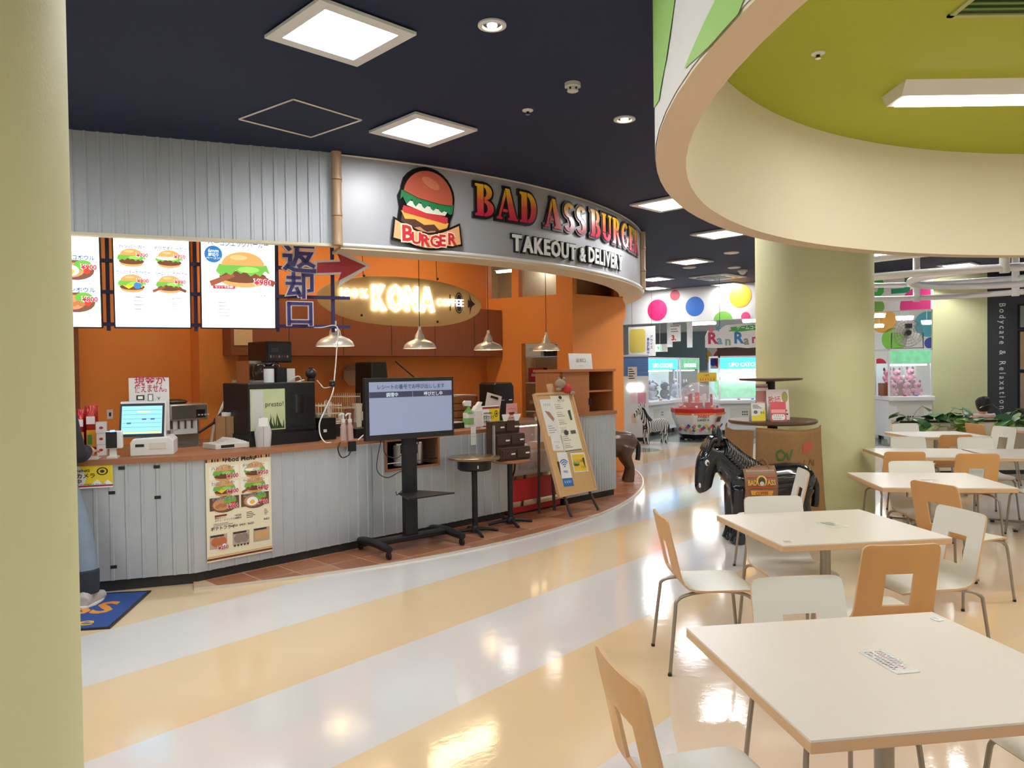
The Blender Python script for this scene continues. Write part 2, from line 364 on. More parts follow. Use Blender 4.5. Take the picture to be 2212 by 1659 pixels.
s0, z0 = BK.hit(1445, 740, 5.9); B().box(s0-.9, s0+1.3, 5.88, 5.98, 1.5, 2.75).build('wall_grey_panel', mat('grey_shutter', (120, 136, 142), .6), mw=BK.M(0, 0, 0), kind='structure')
s0, z0 = BK.hit(1610, 755, 5.9); B().box(s0-.9, s0+1.6, 5.85, 5.98, 1.7, 2.7).build('wall_brown_panel', mat('brown_wood_panel', (96, 70, 56), .6, noise=.2, ns=5, stretch=(8, 1, 1)), mw=BK.M(0, 0, 0), kind='structure')
# pillar and dark wall at the right
PDY = 15.9
p0, p1 = pd(2015, 800, PDY).x, pd(2133, 800, PDY).x
B().box(p0, p1, PDY, PDY+.05, 0, HC).build('wall_lime_pillar', m_lime, kind='structure')
m_char = mat('charcoal_wall', (66, 66, 70), .6, noise=.05, ns=6)
dw = B().box(p1, 21, PDY+.02, PDY+.2, 0, HC).build('wall_charcoal', m_char, kind='structure')
c = pd(2160, 655, PDY); P().text('B o d y c a r e   &   R e l a x a t i o n', 0, 0, .19, (225, 225, 220), 1, .012, 'L', width=2.2).build('printed_lettering', dw, Matrix.Translation((c.x, PDY+.018, c.z))@FACE@Matrix.Rotation(-PI/2, 4, 'Z'))
for i, (y0, y1, c) in enumerate(((660, 707, (150, 150, 145)), (716, 798, (180, 150, 115)), (805, 885, (176, 150, 125)))):
    a = pd(2203, y1, PDY); e = pd(2260, y0, PDY); zc = (a.z+e.z)/2; hh = e.z-a.z
    t = empty('framed_picture', (a.x, PDY+.019, a.z), ['topmost grey framed picture on the charcoal wall', 'middle tan framed picture on the charcoal wall', 'lowest framed picture on the charcoal wall beside the lettering'][i], 'picture', 'pictures on the charcoal wall')
    B().box(-.03, .5, -.03, 0, -.03, hh+.03).build('frame', m_black, t); B().box(0, .47, -.036, -.03, 0, hh).build('picture_sheet', mat('picture_print_%d' % i, c, .5, noise=.25, ns=5), t)
# tiled platform in front of the shop
PC, PR = (-4.58, 11.69), 6.47
cpoly = [(PC[0]+(PR-.02)*math.cos(R(a)), PC[1]+(PR-.02)*math.sin(R(a))) for a in [-100+1.2*i for i in range(134)]]+[PC]
def clip(poly, cl):
    for i in range(len(cl)):
        a, c = cl[i], cl[(i+1) % len(cl)]; out = []
        f = lambda p: (c[0]-a[0])*(p[1]-a[1])-(c[1]-a[1])*(p[0]-a[0])
        for j in range(len(poly)):
            p, q = poly[j], poly[(j+1) % len(poly)]; fp, fq = f(p), f(q)
            if fp >= 0: out.append(p)
            if fp*fq < 0: t = fp/(fp-fq); out.append((p[0]+(q[0]-p[0])*t, p[1]+(q[1]-p[1])*t))
        poly = out
        if len(poly) < 3: return []
    return poly
grout = [(PC[0]+PR*math.cos(R(a)), PC[1]+PR*math.sin(R(a))) for a in [-70+1.6*i for i in range(59)]]
inn = [SH.at(6.2, 2.0, 0), SH.at(2.6, 2.0, 0), SH.at(2.6, .35, 0), SH.at(-.55, .35, 0)]
pf = B().prism(grout+[(p.x, p.y) for p in inn], 0, .012).build('floor_tiled', mat('grout', (196, 164, 136), .8), kind='structure')
m_tile = [mat('terracotta_tile_%d' % i, c, .38, noise=.16, ns=6) for i, c in enumerate(((152, 96, 66), (162, 106, 74), (144, 88, 60), (168, 114, 84)))]
TS = .30
for i in range(-4, 22):
    for j in range(-6, 7):
        s0, w0 = i*TS, j*TS
        if w0 > .06 and s0 < 2.6: continue
        if s0 < -.65 or w0 > 1.7: continue
        sq = [SH.at(s0+a, w0+c, 0) for a, c in ((.006, .006), (TS-.006, .006), (TS-.006, TS-.006), (.006, TS-.006))]
        q = clip([(p.x, p.y) for p in sq], cpoly)
        if len(q) < 3: continue
        ar = abs(sum(q[k][0]*q[(k+1) % len(q)][1]-q[(k+1) % len(q)][0]*q[k][1] for k in range(len(q))))/2
        if ar < .003: continue
        B().prism(q, .012, .0135+.001*random.random()).build('tile', random.choice(m_tile), pf)
B().ring([(PR, 0), (PR+.02, 0), (PR+.02, .018), (PR, .018)], (PC[0], PC[1], 0), 90, R(-70), R(24)).build('edge_trim', m_alu, pf)
# ================================================================ ceiling fittings
m_frame = mat('light_frame_white', (225, 225, 225), .5)
def square_light(x, y, yaw, label):
    t = empty('ceiling_light', M4((x, y, HC), yaw), label, 'ceiling light', 'square ceiling lights'); a, i = .31, .235
    b = B(); b.X = None
    for sx in (-1, 1):
        b.box(sx*(a+i)/2-(a-i)/2, sx*(a+i)/2+(a-i)/2, -a, a, -.03, -.012); b.box(-i, i, sx*(a+i)/2-(a-i)/2, sx*(a+i)/2+(a-i)/2, -.03, -.012)
    b.build('frame', m_frame, t); B().box(-.285, .285, -.285, .285, -.012, 0).build('housing', m_offw, t)
    B().box(-i, i, -i, i, -.028, -.013).build('diffuser', m_lamp, t)
LY = R(44)
for px, py, lab in ((735, 68, 'largest square ceiling light at the top of the photo'), (914, 277, 'square ceiling light above the burger sign'), (1440, 438, 'square ceiling light half hidden by the cream ring'), (1555, 503, 'square ceiling light just below the cream ring by the round column'),
                    (1490, 563, 'square ceiling light left of the round column over the aisle'), (1415, 601, 'upper of the two square lights beside the bamboo end post'), (1410, 621, 'lower of the two square lights beside the bamboo end post'), (1575, 613, 'farthest square ceiling light in front of the yellow dot'), (1895, 549, 'square ceiling light right of the round column under the ring'), (2072, 571, 'square ceiling light above the white hoop rails')):
    p = pz(px, py, HC); square_light(p.x, p.y, LY, lab)
for i, (x, y) in enumerate(((-1.25, 2.55), (-3.3, 2.1), (-1.5, .4), (-3.6, -.6), (-1.4, -2.2), (-4.6, 4.6), (.4, -3.4), (4.2, -3.6), (8, -3.4), (-6.2, 2.6), (8.2, 9.6), (9.6, 12.3), (5.4, 9.3))):  # last three are unseen lights added to brighten the lime pillar area
    square_light(x, y, LY, 'square ceiling light out of view '+['above the foreground column', 'left of the foreground column', 'just behind the camera', 'far left behind the camera', 'well behind the camera', 'above the left end of the counter', 'farthest behind the camera', 'behind the ring and the camera', 'at the far right behind the ring', 'at the far left of the hall', 'to the right above the planter', 'to the right before the charcoal wall', 'hidden behind the cream ring'][i])
m_spot = mat('warm_lit_spot', (255, 225, 180), .5, emit=14)
def downlight(p, lab, k=1.):
    t = empty('downlight', (p.x, p.y, p.z), lab, 'downlight', 'round ceiling downlights')
    B().ring([(.055*k, -.002), (.085*k, -.002), (.085*k, -.012), (.06*k, -.016)], n=28).build('trim_ring', m_frame, t, smooth=30)
    B().lathe([(.058*k, 0), (.056*k, -.006)], n=24, cap=False).build('reflector', m_chrome, t); B().cyl((0, 0, -.012), .03*k, .008, n=16).build('bulb', m_spot, t)
downlight(pz(1063, 52, HC), 'round downlight between the two big square lights and the ring', .95); downlight(pz(1349, 256, HC), 'round downlight beside the white ring wall'); downlight(pz(1978, 211, HC-.014), 'round downlight under the long coffer light')
for px, py, lab in ((1580, 545, 'flat round ceiling speaker left of the column'), (1586, 577, 'wide flat round ceiling speaker near the air conditioner'), (1489, 577, 'tiny round ceiling sensor in front of the arcade')):
    p = pz(px, py, HC); B().lathe([(.13, 0), (.13, -.012), (.11, -.02)], n=24).build('ceiling_disc', m_offw, mw=(p.x, p.y, HC), label=lab, cat='ceiling speaker', smooth=30)
p = pz(1604, 583, HC); t = empty('dome_camera', (p.x, p.y, HC), 'white dome security camera on the ceiling left of the column', 'camera')
B().cyl((0, 0, -.03), .1, .03, n=24).build('base', m_offw, t, smooth=40); B().ball((0, 0, -.03), (.075, .075, .07), 16, 8).build('dome', m_offw, t, smooth=60)
p = pz(1237, 180, HC); t = empty('smoke_detector', (p.x, p.y, HC), 'cream smoke detector on the navy ceiling', 'smoke detector')
B().lathe([(.055, 0), (.055, -.025), (.05, -.032)], n=28).build('base', m_offw, t, smooth=30); b = B().lathe([(.04, -.032), (.038, -.055), (.02, -.062)], n=24)
b.build('sensor_head', m_offw, t, smooth=30)
for k in range(6): a = 2*PI*k/6; B().cbox((.04*math.cos(a), .04*math.sin(a), -.043), (.012, .012, .012)).build('slot', m_black, t)
for px, py, lab, zz in ((1140, 238, 'small sprinkler head on the navy ceiling', HC), (1767, 115, 'small sprinkler head on the olive green coffer', HC-.013)):
    p = pz(px, py, zz); t = empty('sprinkler', (p.x, p.y, zz), lab, 'sprinkler', 'ceiling sprinklers')
    B().lathe([(.042, 0), (.04, -.006), (.02, -.012)], n=20).build('rosette', m_white, t, smooth=30); B().cyl((0, 0, -.03), .012, .02, n=10).build('nozzle', m_dark, t); B().cyl((0, 0, -.034), .018, .004, n=12).build('deflector', m_chrome, t)
hp = [pz(*q, HC) for q in ((516, 256), (634, 213), (781, 258), (672, 295))]; t = empty('access_hatch', ((hp[0]+hp[2])/2), 'thin silver frame of an access hatch in the navy ceiling', 'hatch'); c0 = (hp[0]+hp[2])/2
for i in range(4):
    a, c = hp[i]-c0, hp[(i+1) % 4]-c0; B().tube([a+Vector((0, 0, -.004)), c+Vector((0, 0, -.004))], .008, 4).build('frame_bar', m_alu, t)
p = pz(1550, 597, HC); t = empty('ceiling_air_conditioner', M4((p.x, p.y, HC), LY), 'ceiling air conditioner cassette near the arcade', 'air conditioner')
B().box(-.45, .45, -.45, .45, -.03, 0).build('panel', m_offw, t, bev=.01); B().box(-.22, .22, -.22, .22, -.036, -.03).build('grille', mat('grey_grille', (120, 122, 122), .6), t)
for k in range(4):
    b = B(); b.X = Matrix.Rotation(k*PI/2, 4, 'Z'); b.box(-.28, .28, .3, .38, -.034, -.03); b.build('air_slot', m_black, t)
# long lights and vent inside the ring
def bar_light(x, y, L, lab):
    t = empty('linear_light', (x, y, HC-.012), lab, 'ceiling light', 'long coffer lights')
    b = B(); ext(b, [(-.17, 0), (.17, 0), (.11, -.09), (-.11, -.09)], -L/2, L/2); b.X = None; o = b.build('housing', m_frame, t); o.rotation_euler.z = PI/2
    B().box(-L/2+.05, L/2-.05, -.09, .09, -.1, -.09).build('diffuser', m_lampbar, t)
m_lampbar = mat('lit_bar_diffuser', (253, 252, 252), .5, emit=LIGHT_E*.55)
p = pz(1912, 190, HC); bar_light(p.x+1.25, p.y-.02, 2.4, 'long white bar light on the olive green coffer')
for x, y, lab in ((6.9, 5.4, 'in line with the visible one'), (3.2, 2.8, 'above the nearest table'), (6.5, 2.8, 'in the middle of the ring'), (3.6, .5, 'near the camera side of the ring'), (6.6, .3, 'at the far corner of the ring')): bar_light(x, y, 2.4, 'long bar light out of view '+lab)
p = pz(2045, 30, HC); t = empty('air_vent', (p.x, p.y, HC-.012), 'dark green louvred air vent on the coffer ceiling', 'vent')
b = B().box(0, .9, -.42, -.39, -.012, 0).box(0, .9, -.03, 0, -.012, 0).box(0, .03, -.42, 0, -.012, 0).box(.87, .9, -.42, 0, -.012, 0); b.build('frame', mat('vent_frame_green', (170, 176, 110), .5), t)
for k in range(5): B().box(.03, .87, -.37+.065*k, -.345+.065*k, -.01, -.002).build('slat', mat('vent_slat_green', (84, 120, 40), .5) if k == 0 else D.materials['vent_slat_green'], t)
B().box(.03, .87, -.4, -.02, -.001, 0).build('backing', mat('vent_back', (40, 62, 20), .7), t)
# ================================================================ shop front
def corr_sheet(L, z0, z1, pitch=.097, rib=.032, dep=.012, th=.004, off=0.):   # ribbed sheet, front towards -y
    pts = [(0, 0)]; x = off
    while x < L-rib:
        if x > 0: pts += [(x, 0), (x+.006, -dep), (x+rib-.006, -dep), (x+rib, 0)]
        x += pitch
    pts.append((L, 0)); n = len(pts); vs = []; fs = []
    for x, y in pts: vs += [(x, y, z0), (x, y, z1), (x, y+th, z0), (x, y+th, z1)]
    for i in range(n-1):
        a, c = 4*i, 4*i+4; fs += [(a, c, c+1, a+1), (c+2, a+2, a+3, c+3), (a+1, c+1, c+3, a+3), (c, a, a+2, c+2)]
    fs += [(0, 1, 3, 2), (4*n-4, 4*n-2, 4*n-1, 4*n-3)]
    return B().add(vs, fs)
# --- flat fascia left of the sign
FL = 3.3
fz0, fz1 = 2.74, HC
t = empty('corrugated_fascia', FA.M(-FL, 0, 0), 'grey ribbed metal fascia over the menu screens', 'fascia')
for i in range(4): corr_sheet(FL/4, fz0, fz1).build('ribbed_sheet', m_corr, t, (FL/4*i, 0, 0))
B().box(0, FL, .005, .03, fz0, fz1).build('backing_board', m_offw, t); B().box(0, FL, -.02, .06, fz0-.025, fz0).build('lower_trim', m_cream, t)
# --- bamboo posts
m_bam = mat('bamboo', (178, 148, 116), .4, noise=.12, ns=8, stretch=(1, 1, .3))
def bamboo(p, lab):
    t = empty('bamboo_post', p, lab, 'bamboo post', 'bamboo posts on the sign')
    zs = [2.72, 2.98, 3.3, HC]
    for i in range(3):
        a, c = zs[i], zs[i+1]; B().lathe([(.0, a), (.048, a), (.05, a+.015), (.045, a+.03), (.044, c-.03), (.049, c-.006), (.0, c-.004)], n=18).build('culm_segment', m_bam, t, smooth=50)
bamboo(FA.at(.0, -.05, 0), 'bamboo post where the ribbed fascia meets the curved sign')
# --- curved sign
SC, SR, SA = (-4.17, 12.5), 6.22, R(-63.9)
def sgn(a, z, out=0.): th = SA+a/SR; return (SC[0]+(SR+out)*math.cos(th), SC[1]+(SR+out)*math.sin(th), z)
m_sign = mat('sign_grey_panel', (172, 173, 177), .4, .15)
sg = empty('curved_sign', (SC[0], SC[1], 0), 'curved grey shop sign fascia with a burger emblem and coloured lettering', 'sign')
sgi = Matrix.Translation((-SC[0], -SC[1], 0))
a1 = SA+7.9/SR; SAs = SA; SA0 = SA-.1/SR
B().ring([(SR-.05, 2.72), (SR, 2.72), (SR, HC), (SR-.05, HC)], (0, 0, 0), 80, SA0, a1).build('panel', m_sign, sg, smooth=30)
B().ring([(SR-.34, 2.70), (SR+.015, 2.70), (SR+.015, 2.725), (SR-.34, 2.725)], (0, 0, 0), 80, SA0, a1).build('soffit_strip', m_cream, sg, smooth=30)
B().tube([(SR*math.cos(SA0+(a1-SA0)*i/80)*1.003, SR*math.sin(SA0+(a1-SA0)*i/80)*1.003, 2.735) for i in range(81)], .018, 8).build('lower_bead', mat('white_gloss_trim', (226, 224, 220), .2), sg, smooth=60)
B().tube([(SR*math.cos(SA0+(a1-SA0)*i/80)*1.002, SR*math.sin(SA0+(a1-SA0)*i/80)*1.002, HC-.012) for i in range(81)], .01, 6).build('upper_bead', m_alu, sg, smooth=60)
p = sgn(5.42, 0, .03); bamboo((p[0], p[1], 0), 'bamboo post at the right end of the curved sign')
def on_sign(b, vs, fs, a, z, k, out): b.add([tuple(Vector(sgn(a+x*k, z+y*k, out+w))-Vector((SC[0], SC[1], 0))) for x, y, w in vs], fs)
def subdiv(poly, m=.03):
    o = []
    for i in range(len(poly)):
        a, c = poly[i], poly[(i+1) % len(poly)]; n = max(1, int(math.dist(a, c)/m))
        o += [(a[0]+(c[0]-a[0])*j/n, a[1]+(c[1]-a[1])*j/n) for j in range(n)]
    return o
def offs(poly, d):
    A = sum(poly[i][0]*poly[(i+1) % len(poly)][1]-poly[(i+1) % len(poly)][0]*poly[i][1] for i in range(len(poly)))
    if A < 0: poly = poly[::-1]
    n = len(poly); o = []
    for i in range(n):
        p, q, r = Vector(poly[i-1]), Vector(poly[i]), Vector(poly[(i+1) % n]); e, f = (q-p), (r-q)
        if e.length < 1e-6 or f.length < 1e-6: o.append(tuple(q)); continue
        e.normalize(); f.normalize(); n1, n2 = Vector((e.y, -e.x)), Vector((f.y, -f.x)); m = n1+n2
        if m.length < .2: m = n1
        m.normalize(); o.append(tuple(q+m*d/max(.6, m.dot(n1))))
    return o
def plate(polys, a, z, k, out0, out1, name, m, off=0., parent=None):
    b = B()
    for poly in polys:
        if off: poly = offs(poly, off)
        q = [(x*k, y*k) for x, y in poly]; q = subdiv(q, .05); n = len(q)
        A = sum(q[i][0]*q[(i+1) % n][1]-q[(i+1) % n][0]*q[i][1] for i in range(n))
        if A < 0: q = q[::-1]
        o = [(x, y, out0) for x, y in q]+[(x, y, out1) for x, y in q]
        on_sign(b, o, [tuple(range(n))[::-1], tuple(range(n, 2*n))]+[(i, (i+1) % n, n+(i+1) % n, n+i) for i in range(n)], a, z, 1, 0)
    return b.build(name, m, parent or sg)
def arcp(cx, cy, rx, ry, a0, a1, n=14): return [(cx+rx*math.cos(R(a0+(a1-a0)*i/n)), cy+ry*math.sin(R(a0+(a1-a0)*i/n))) for i in range(n+1)]
def cres(cx, cy, ro, ri, a0, a1): return arcp(cx, cy, ro[0], ro[1], a0, a1)+arcp(cx, cy, ri[0], ri[1], a1, a0)
STEM = [(0, 0), (.32, 0), (.32, 1), (0, 1), (0, .94), (.08, .9), (.08, .1), (0, .06)]
BOW = cres(.36, .755, (.30, .245), (.09, .15), -90, 90)
GL = {'B': ([STEM, BOW, cres(.36, .26, (.37, .26), (.13, .16), -90, 90)], .74), 'D': ([STEM, cres(.36, .5, (.42, .5), (.17, .38), -90, 90)], .8),
      'A': ([[(.02, 0), (.24, 0), (.24, .06), (.17, .08), (.40, .76), (.36, .94), (.09, .08), (.02, .06)], [(.39, 1), (.56, 1), (.86, .08), (.93, .06), (.93, 0), (.5, 0), (.5, .06), (.58, .08)], [(.27, .24), (.49, .24), (.47, .33), (.30, .33)]], .93),
      'S': ([cres(.32, .735, (.30, .265), (.08, .13), 25, 275), cres(.32, .265, (.31, .265), (.08, .13), -155, 95)], .64),
      'U': ([[(0, 1), (.36, 1), (.36, .94), (.30, .92), (.30, .30), (.08, .30), (.08, .92), (0, .94)], cres(.42, .27, (.34, .27), (.10, .16), 180, 360), [(.54, 1), (.84, 1), (.84, .94), (.76, .92), (.76, .30), (.64, .30), (.64, .92), (.54, .94)]], .84),
      'R': ([STEM, BOW, [(.36, .46), (.54, .46), (.80, .07), (.87, .06), (.87, 0), (.62, 0)]], .86),
      'G': ([cres(.42, .5, (.42, .5), (.18, .38), 48, 312), [(.50, .44), (.88, .44), (.88, .38), (.81, .36), (.81, .05), (.62, .10), (.62, .36), (.5, .38)]], .88),
      'E': ([STEM, [(.35, .9), (.35, 1), (.68, 1), (.70, .72), (.64, .72), (.56, .9)], [(.35, .45), (.35, .55), (.48, .55), (.52, .66), (.56, .66), (.56, .34), (.52, .34), (.48, .45)], [(.35, 0), (.35, .1), (.57, .1), (.65, .29), (.71, .29), (.69, 0)]], .72)}
m_grad = D.materials.new('sunset_gradient_print'); m_grad.use_nodes = True; _n = m_grad.node_tree.nodes; _l = m_grad.node_tree.links
_tc = _n.new('ShaderNodeTexCoord'); _sx = _n.new('ShaderNodeSeparateXYZ'); _rp = _n.new('ShaderNodeValToRGB'); _l.new(_tc.outputs['Generated'], _sx.inputs[0]); _l.new(_sx.outputs[2], _rp.inputs[0])
_rp.color_ramp.elements[0].position = .05; _rp.color_ramp.elements[0].color = lin((206, 44, 78))+(1,); _rp.color_ramp.elements[1].position = .95; _rp.color_ramp.elements[1].color = lin((252, 196, 44))+(1,)
_e = _rp.color_ramp.elements.new(.5); _e.color = lin((224, 92, 70))+(1,); _l.new(_rp.outputs[0], _n['Principled BSDF'].inputs['Base Color']); _n['Principled BSDF'].inputs['Roughness'].default_value = .25
HL = .315
def word(w, a0, a1, z):
    tot = sum(GL[c][1] for c in w)+.10*(len(w)-1); kx = (a1-a0)/tot; x = a0
    for c in w:
        polys = [[(px*kx/HL, py) for px, py in q] for q in GL[c][0]]
        bk = plate(polys, x, z, HL, .004, .028, 'letter_backing', m_black, .085); plate(polys, x, z, HL, .028, .036, 'letter_face', m_grad, parent=bk); x += (GL[c][1]+.10)*kx
word('BAD', 1.27, 2.1, 3.125); word('ASS', 2.22, 3.0, 3.125); word('BURGER', 3.1, 4.92, 3.135)
m_blackg = mat('black_gloss_letter', (16, 16, 16), .3); m_wletter = mat('white_letter', (236, 236, 234), .3)
def sansword(w, a0, a1, z, hgt):
    L = []; x = 0
    for c in w:
        vs, fs = txtmesh(c, .03, 0); mn, mx = min(v[0] for v in vs), max(v[0] for v in vs); L.append((c, x-mn)); x += mx-mn+.09
    k = (a1-a0)/(x-.09); kz = hgt/.7
    for c, ox in L:
        bb = None
        for nm, bo, m, o0, ex in (('letter_backing', .085, m_blackg, .016, .012), ('letter_face', .03, m_wletter, .034, .006)):
            vs, fs = txtmesh(c, bo, ex); b = B(); on_sign(b, [((v[0]+ox)*k, v[1]*kz, v[2]) for v in vs], fs, a0, z, 1, o0); o = b.build(nm, m, bb or sg); bb = bb or o
sansword('TAKEOUT', 1.74, 2.78, 2.825, .16); sansword('&', 2.86, 2.99, 2.825, .15); sansword('DELIVERY', 3.05, 4.03, 2.835, .165)
# burger emblem
def wav(x0, x1, y, amp, n, y2, ph=0): return [(x0+(x1-x0)*i/(n*4), y+amp*math.sin(ph+i*PI/2)+amp*.4*math.sin(i*1.7)) for i in range(n*4+1)]+[(x1, y2), (x0, y2)]
def rotp(q, deg, c=(0, 0)):
    ca, sa = math.cos(R(deg)), math.sin(R(deg)); return [(c[0]+(x-c[0])*ca-(y-c[1])*sa, c[1]+(x-c[0])*sa+(y-c[1])*ca) for x, y in q]
EA, EZ = .73, 2.80
def ep(poly, col, o0, o1, nm, deg=-9, m=None, off=0): return plate([rotp(poly, deg, (0, .35))], EA, EZ, 1, o0, o1, nm, m or pm(col), off)
bun = [(-.25, .43)]+arcp(0, .43, .255, .25, 180, 0, 18)+[(.25, .42), (.1, .40), (-.1, .40)]
stack = [(-.26, .5)]+arcp(0, .45, .27, .25, 170, 10, 12)+[(.27, .36), (.25, .28), (.24, .15), (.17, .05), (-.17, .05), (-.25, .15), (-.25, .28), (-.28, .38)]
ep(stack, 0, .004, .02, 'emblem_backing', m=m_blackg, off=.022)
ep(arcp(0, .12, .19, .10, 180, 360)+[(.2, .17), (-.2, .17)], (205, 150, 105), .02, .024, 'bottom_bun')
ep(wav(-.235, .235, .13, .012, 3, .215), (92, 54, 44), .022, .027, 'patty'); ep([(-.25, .25), (.25, .25), (.24, .2), (.16, .16), (.1, .2), (0, .17), (-.1, .2), (-.2, .18)], (240, 180, 80), .024, .029, 'cheese_slice')
ep([(-.23, .30), (.23, .30), (.24, .26), (.22, .235), (-.22, .235), (-.24, .26)], (206, 60, 62), .026, .031, 'tomato_slice'); ep([(-.22, .36), (.22, .35), (.2, .31), (0, .285), (-.2, .31)], (226, 228, 212), .028, .033, 'sauce_layer')
ep(wav(-.275, .275, .345, .022, 6, .435), (40, 128, 76), .03, .036, 'lettuce'); ep(bun, (188, 92, 66), .034, .05, 'top_bun'); ep(arcp(-.06, .56, .10, .045, 0, 360), (206, 122, 92), .05, .052, 'bun_highlight', -25)
ban = [(-.35, -.01)]+[(-.33+.66*i/12, .15-.10*math.sin(PI*i/12)+.035*abs(6-i)/6*(1 if i < 6 else 1)) for i in range(13)]+[(.35, -.02), (.25, -.05)]+[(.2-.4*i/8, -.05-.045*math.sin(PI*i/8)) for i in range(9)]+[(-.26, -.03)]
ban = [(x, y*.85+.035) for x, y in ban]
plate([ban], EA, EZ, 1, .03, .05, 'banner_backing', m_blackg, .02); plate([ban], EA, EZ, 1, .05, .056, 'banner', pm((232, 172, 120)))
for i, c in enumerate('BURGER'):
    vs, fs = txtmesh(c, .045, .002); x = -.275+.095*i; y = -.01-.05*math.sin(PI*(i+.5)/6)+.03; k = .15 if i else .2
    for bo, col, o in ((.10, (245, 225, 190), .058), (.03, (200, 40, 52), .0605)):
        vs, fs = txtmesh(c, bo, .001); b = B(); on_sign(b, vs, fs, EA+x, EZ+y, k, o); b.build('banner_letter', pm(col), sg)
# ================================================================ counter
CT = .98
t = empty('service_counter', SH.M(0, 0, 0), 'long shop counter clad in grey ribbed metal with a wooden top', 'counter')
LFm = SH.M(0, 0, 0).inverted()@LF.M(0, 0, 0)
qs = -.68
nb = [SH.hit(832, 948)[0], SH.hit(942, 1000)[0]]
nz = (.69, .965)
def seg(s0, s1, z0, z1, w=0., off=0.): corr_sheet(s1-s0, z0, z1, .105, .03, .008, off=off).build('ribbed_sheet', m_corr, t, (s0, w, 0))
seg(qs, .95, .085, CT-.04); seg(.95, nb[0], .085, CT-.04, -.012); seg(nb[1], 2.68, .085, CT-.04, -.012); seg(nb[0], nb[1], .085, nz[0], -.012)
B().box(qs+.02, nb[0], .01, .62, .085, CT-.04).build('body', m_offw, t); B().box(nb[1], 2.68, .01, .62, .085, CT-.04).build('body', m_offw, t); B().box(nb[0], nb[1], .01, .62, .085, nz[0]).build('body', m_offw, t)
B().box(nb[0], nb[1], .45, .62, nz[0], CT-.04).build('niche_back', m_kick, t)
B().box(qs+.03, 2.66, .02, .6, 0, .085).build('kickboard', m_kick, t)
b = B().box(nb[0]-.025, nb[1]+.025, -.03, .45, nz[0]-.02, nz[0]).box(nb[0]-.025, nb[0], -.03, .45, nz[0], nz[1]-.02).box(nb[1], nb[1]+.025, -.03, .45, nz[0], nz[1]-.02).box(nb[0]-.025, nb[1]+.025, -.03, .45, nz[1]-.02, nz[1]); b.build('niche_frame', m_wood, t)
B().box(nb[0], nb[1], -.024, -.018, nz[0]+.05, nz[0]+.058).build('niche_rail', m_chrome, t)
b = B(); b.X = LFm; b.box(-2.4, -.02, .01, .62, .085, CT-.04); b.build('body', m_offw, t)
b = B(); b.X = LFm; b.box(-2.4, .02, .03, .6, 0, .085); b.build('kickboard', m_kick, t)
for i in range(2): o = corr_sheet(1.2, .085, CT-.04, .105, .03, .008).build('ribbed_sheet', m_corr, t); o.matrix_basis = LFm@Matrix.Translation((-2.4+1.2*i, 0, 0))
cpt = empty('counter_top', SH.M(0, 0, 0), 'brown wooden counter top running round the corner under the till', 'counter top')
b = B(); L0 = LFm@Vector((-2.4, -.03, 0)); L1 = LFm@Vector((-2.4, .68, 0)); c0 = LFm@Vector((0, -.03, 0))
b.prism([(L0.x, L0.y), (c0.x+.004, c0.y+.0), (qs+.05, -.035), (.72, -.035), (.72, .68), (-.45, .68), (L1.x, L1.y)], CT-.04, CT); b.build('board', m_wood, cpt)
B().box(.72, 2.75, .02, .68, CT-.04, CT).build('board', m_wood, cpt)
# --- stickers on the ribs
for i, (px, py) in enumerate(((263, 1011), (339, 1008), (242, 1064), (341, 1074), (246, 1224))):
    s_, z_ = LF.hit(px, py); B().box(-.022, .022, -.012, -.009, -.012, .012).build('black_patch', m_black, mw=LF.M(s_, 0, z_), label=['small black patch high on the ribbed counter beside the warning card', 'small black patch high on the ribbed counter below the till', 'small black patch on the ribs below the warning card', 'small black patch on the ribs below the upper till patch', 'lowest small black patch on the ribbed counter near the mat'][i], cat='patch', group='black patches on the counter')
# ================================================================ prints
YEL, GRN, DGR, BUN, PAT, TOM, WHT, CRM, RED_, INK = (246, 206, 60), (110, 180, 70), (50, 120, 50), (222, 160, 95), (110, 66, 44), (214, 66, 48), (248, 248, 244), (240, 226, 190), (190, 40, 66), (50, 44, 44)
def burger(p, cx, cy, w, extra=None, z=2):
    p.ell(cx, cy-.20*w, .40*w, .13*w, BUN, z); p.ell(cx, cy-.12*w, .44*w, .12*w, PAT, z+1)
    if extra == 'cheese': p.poly([(cx-.42*w, cy), (cx+.40*w, cy+.04*w), (cx+.34*w, cy-.14*w), (cx+.1*w, cy-.06*w), (cx-.12*w, cy-.2*w), (cx-.3*w, cy-.08*w)], YEL, z+2)
    if extra == 'bacon': p.poly([(cx-.62*w, cy-.22*w), (cx-.2*w, cy-.04*w), (cx-.15*w, cy-.12*w), (cx-.58*w, cy-.32*w)], (150, 84, 56), z+2); p.poly([(cx+.62*w, cy-.2*w), (cx+.2*w, cy-.02*w), (cx+.15*w, cy-.12*w), (cx+.56*w, cy-.3*w)], (126, 70, 48), z+2)
    n = 11; q = [(cx-.5*w+w*i/n, cy-.02*w-(.07*w if i % 2 else .0)-.03*w*math.sin(i)) for i in range(n+1)]
    p.poly(q+[(cx+.44*w, cy+.12*w), (cx-.44*w, cy+.12*w)], GRN, z+3); p.ell(cx+.1*w, cy+.02*w, .2*w, .06*w, (150, 210, 100), z+4)
    if extra == 'egg': p.ell(cx-.1*w, cy+.05*w, .36*w, .08*w, WHT, z+4)
    p.poly(arcp(cx, cy+.10*w, .40*w, .26*w, 0, 180, 14), BUN, z+5); p.ell(cx-.08*w, cy+.25*w, .16*w, .05*w, (236, 186, 126), z+6)
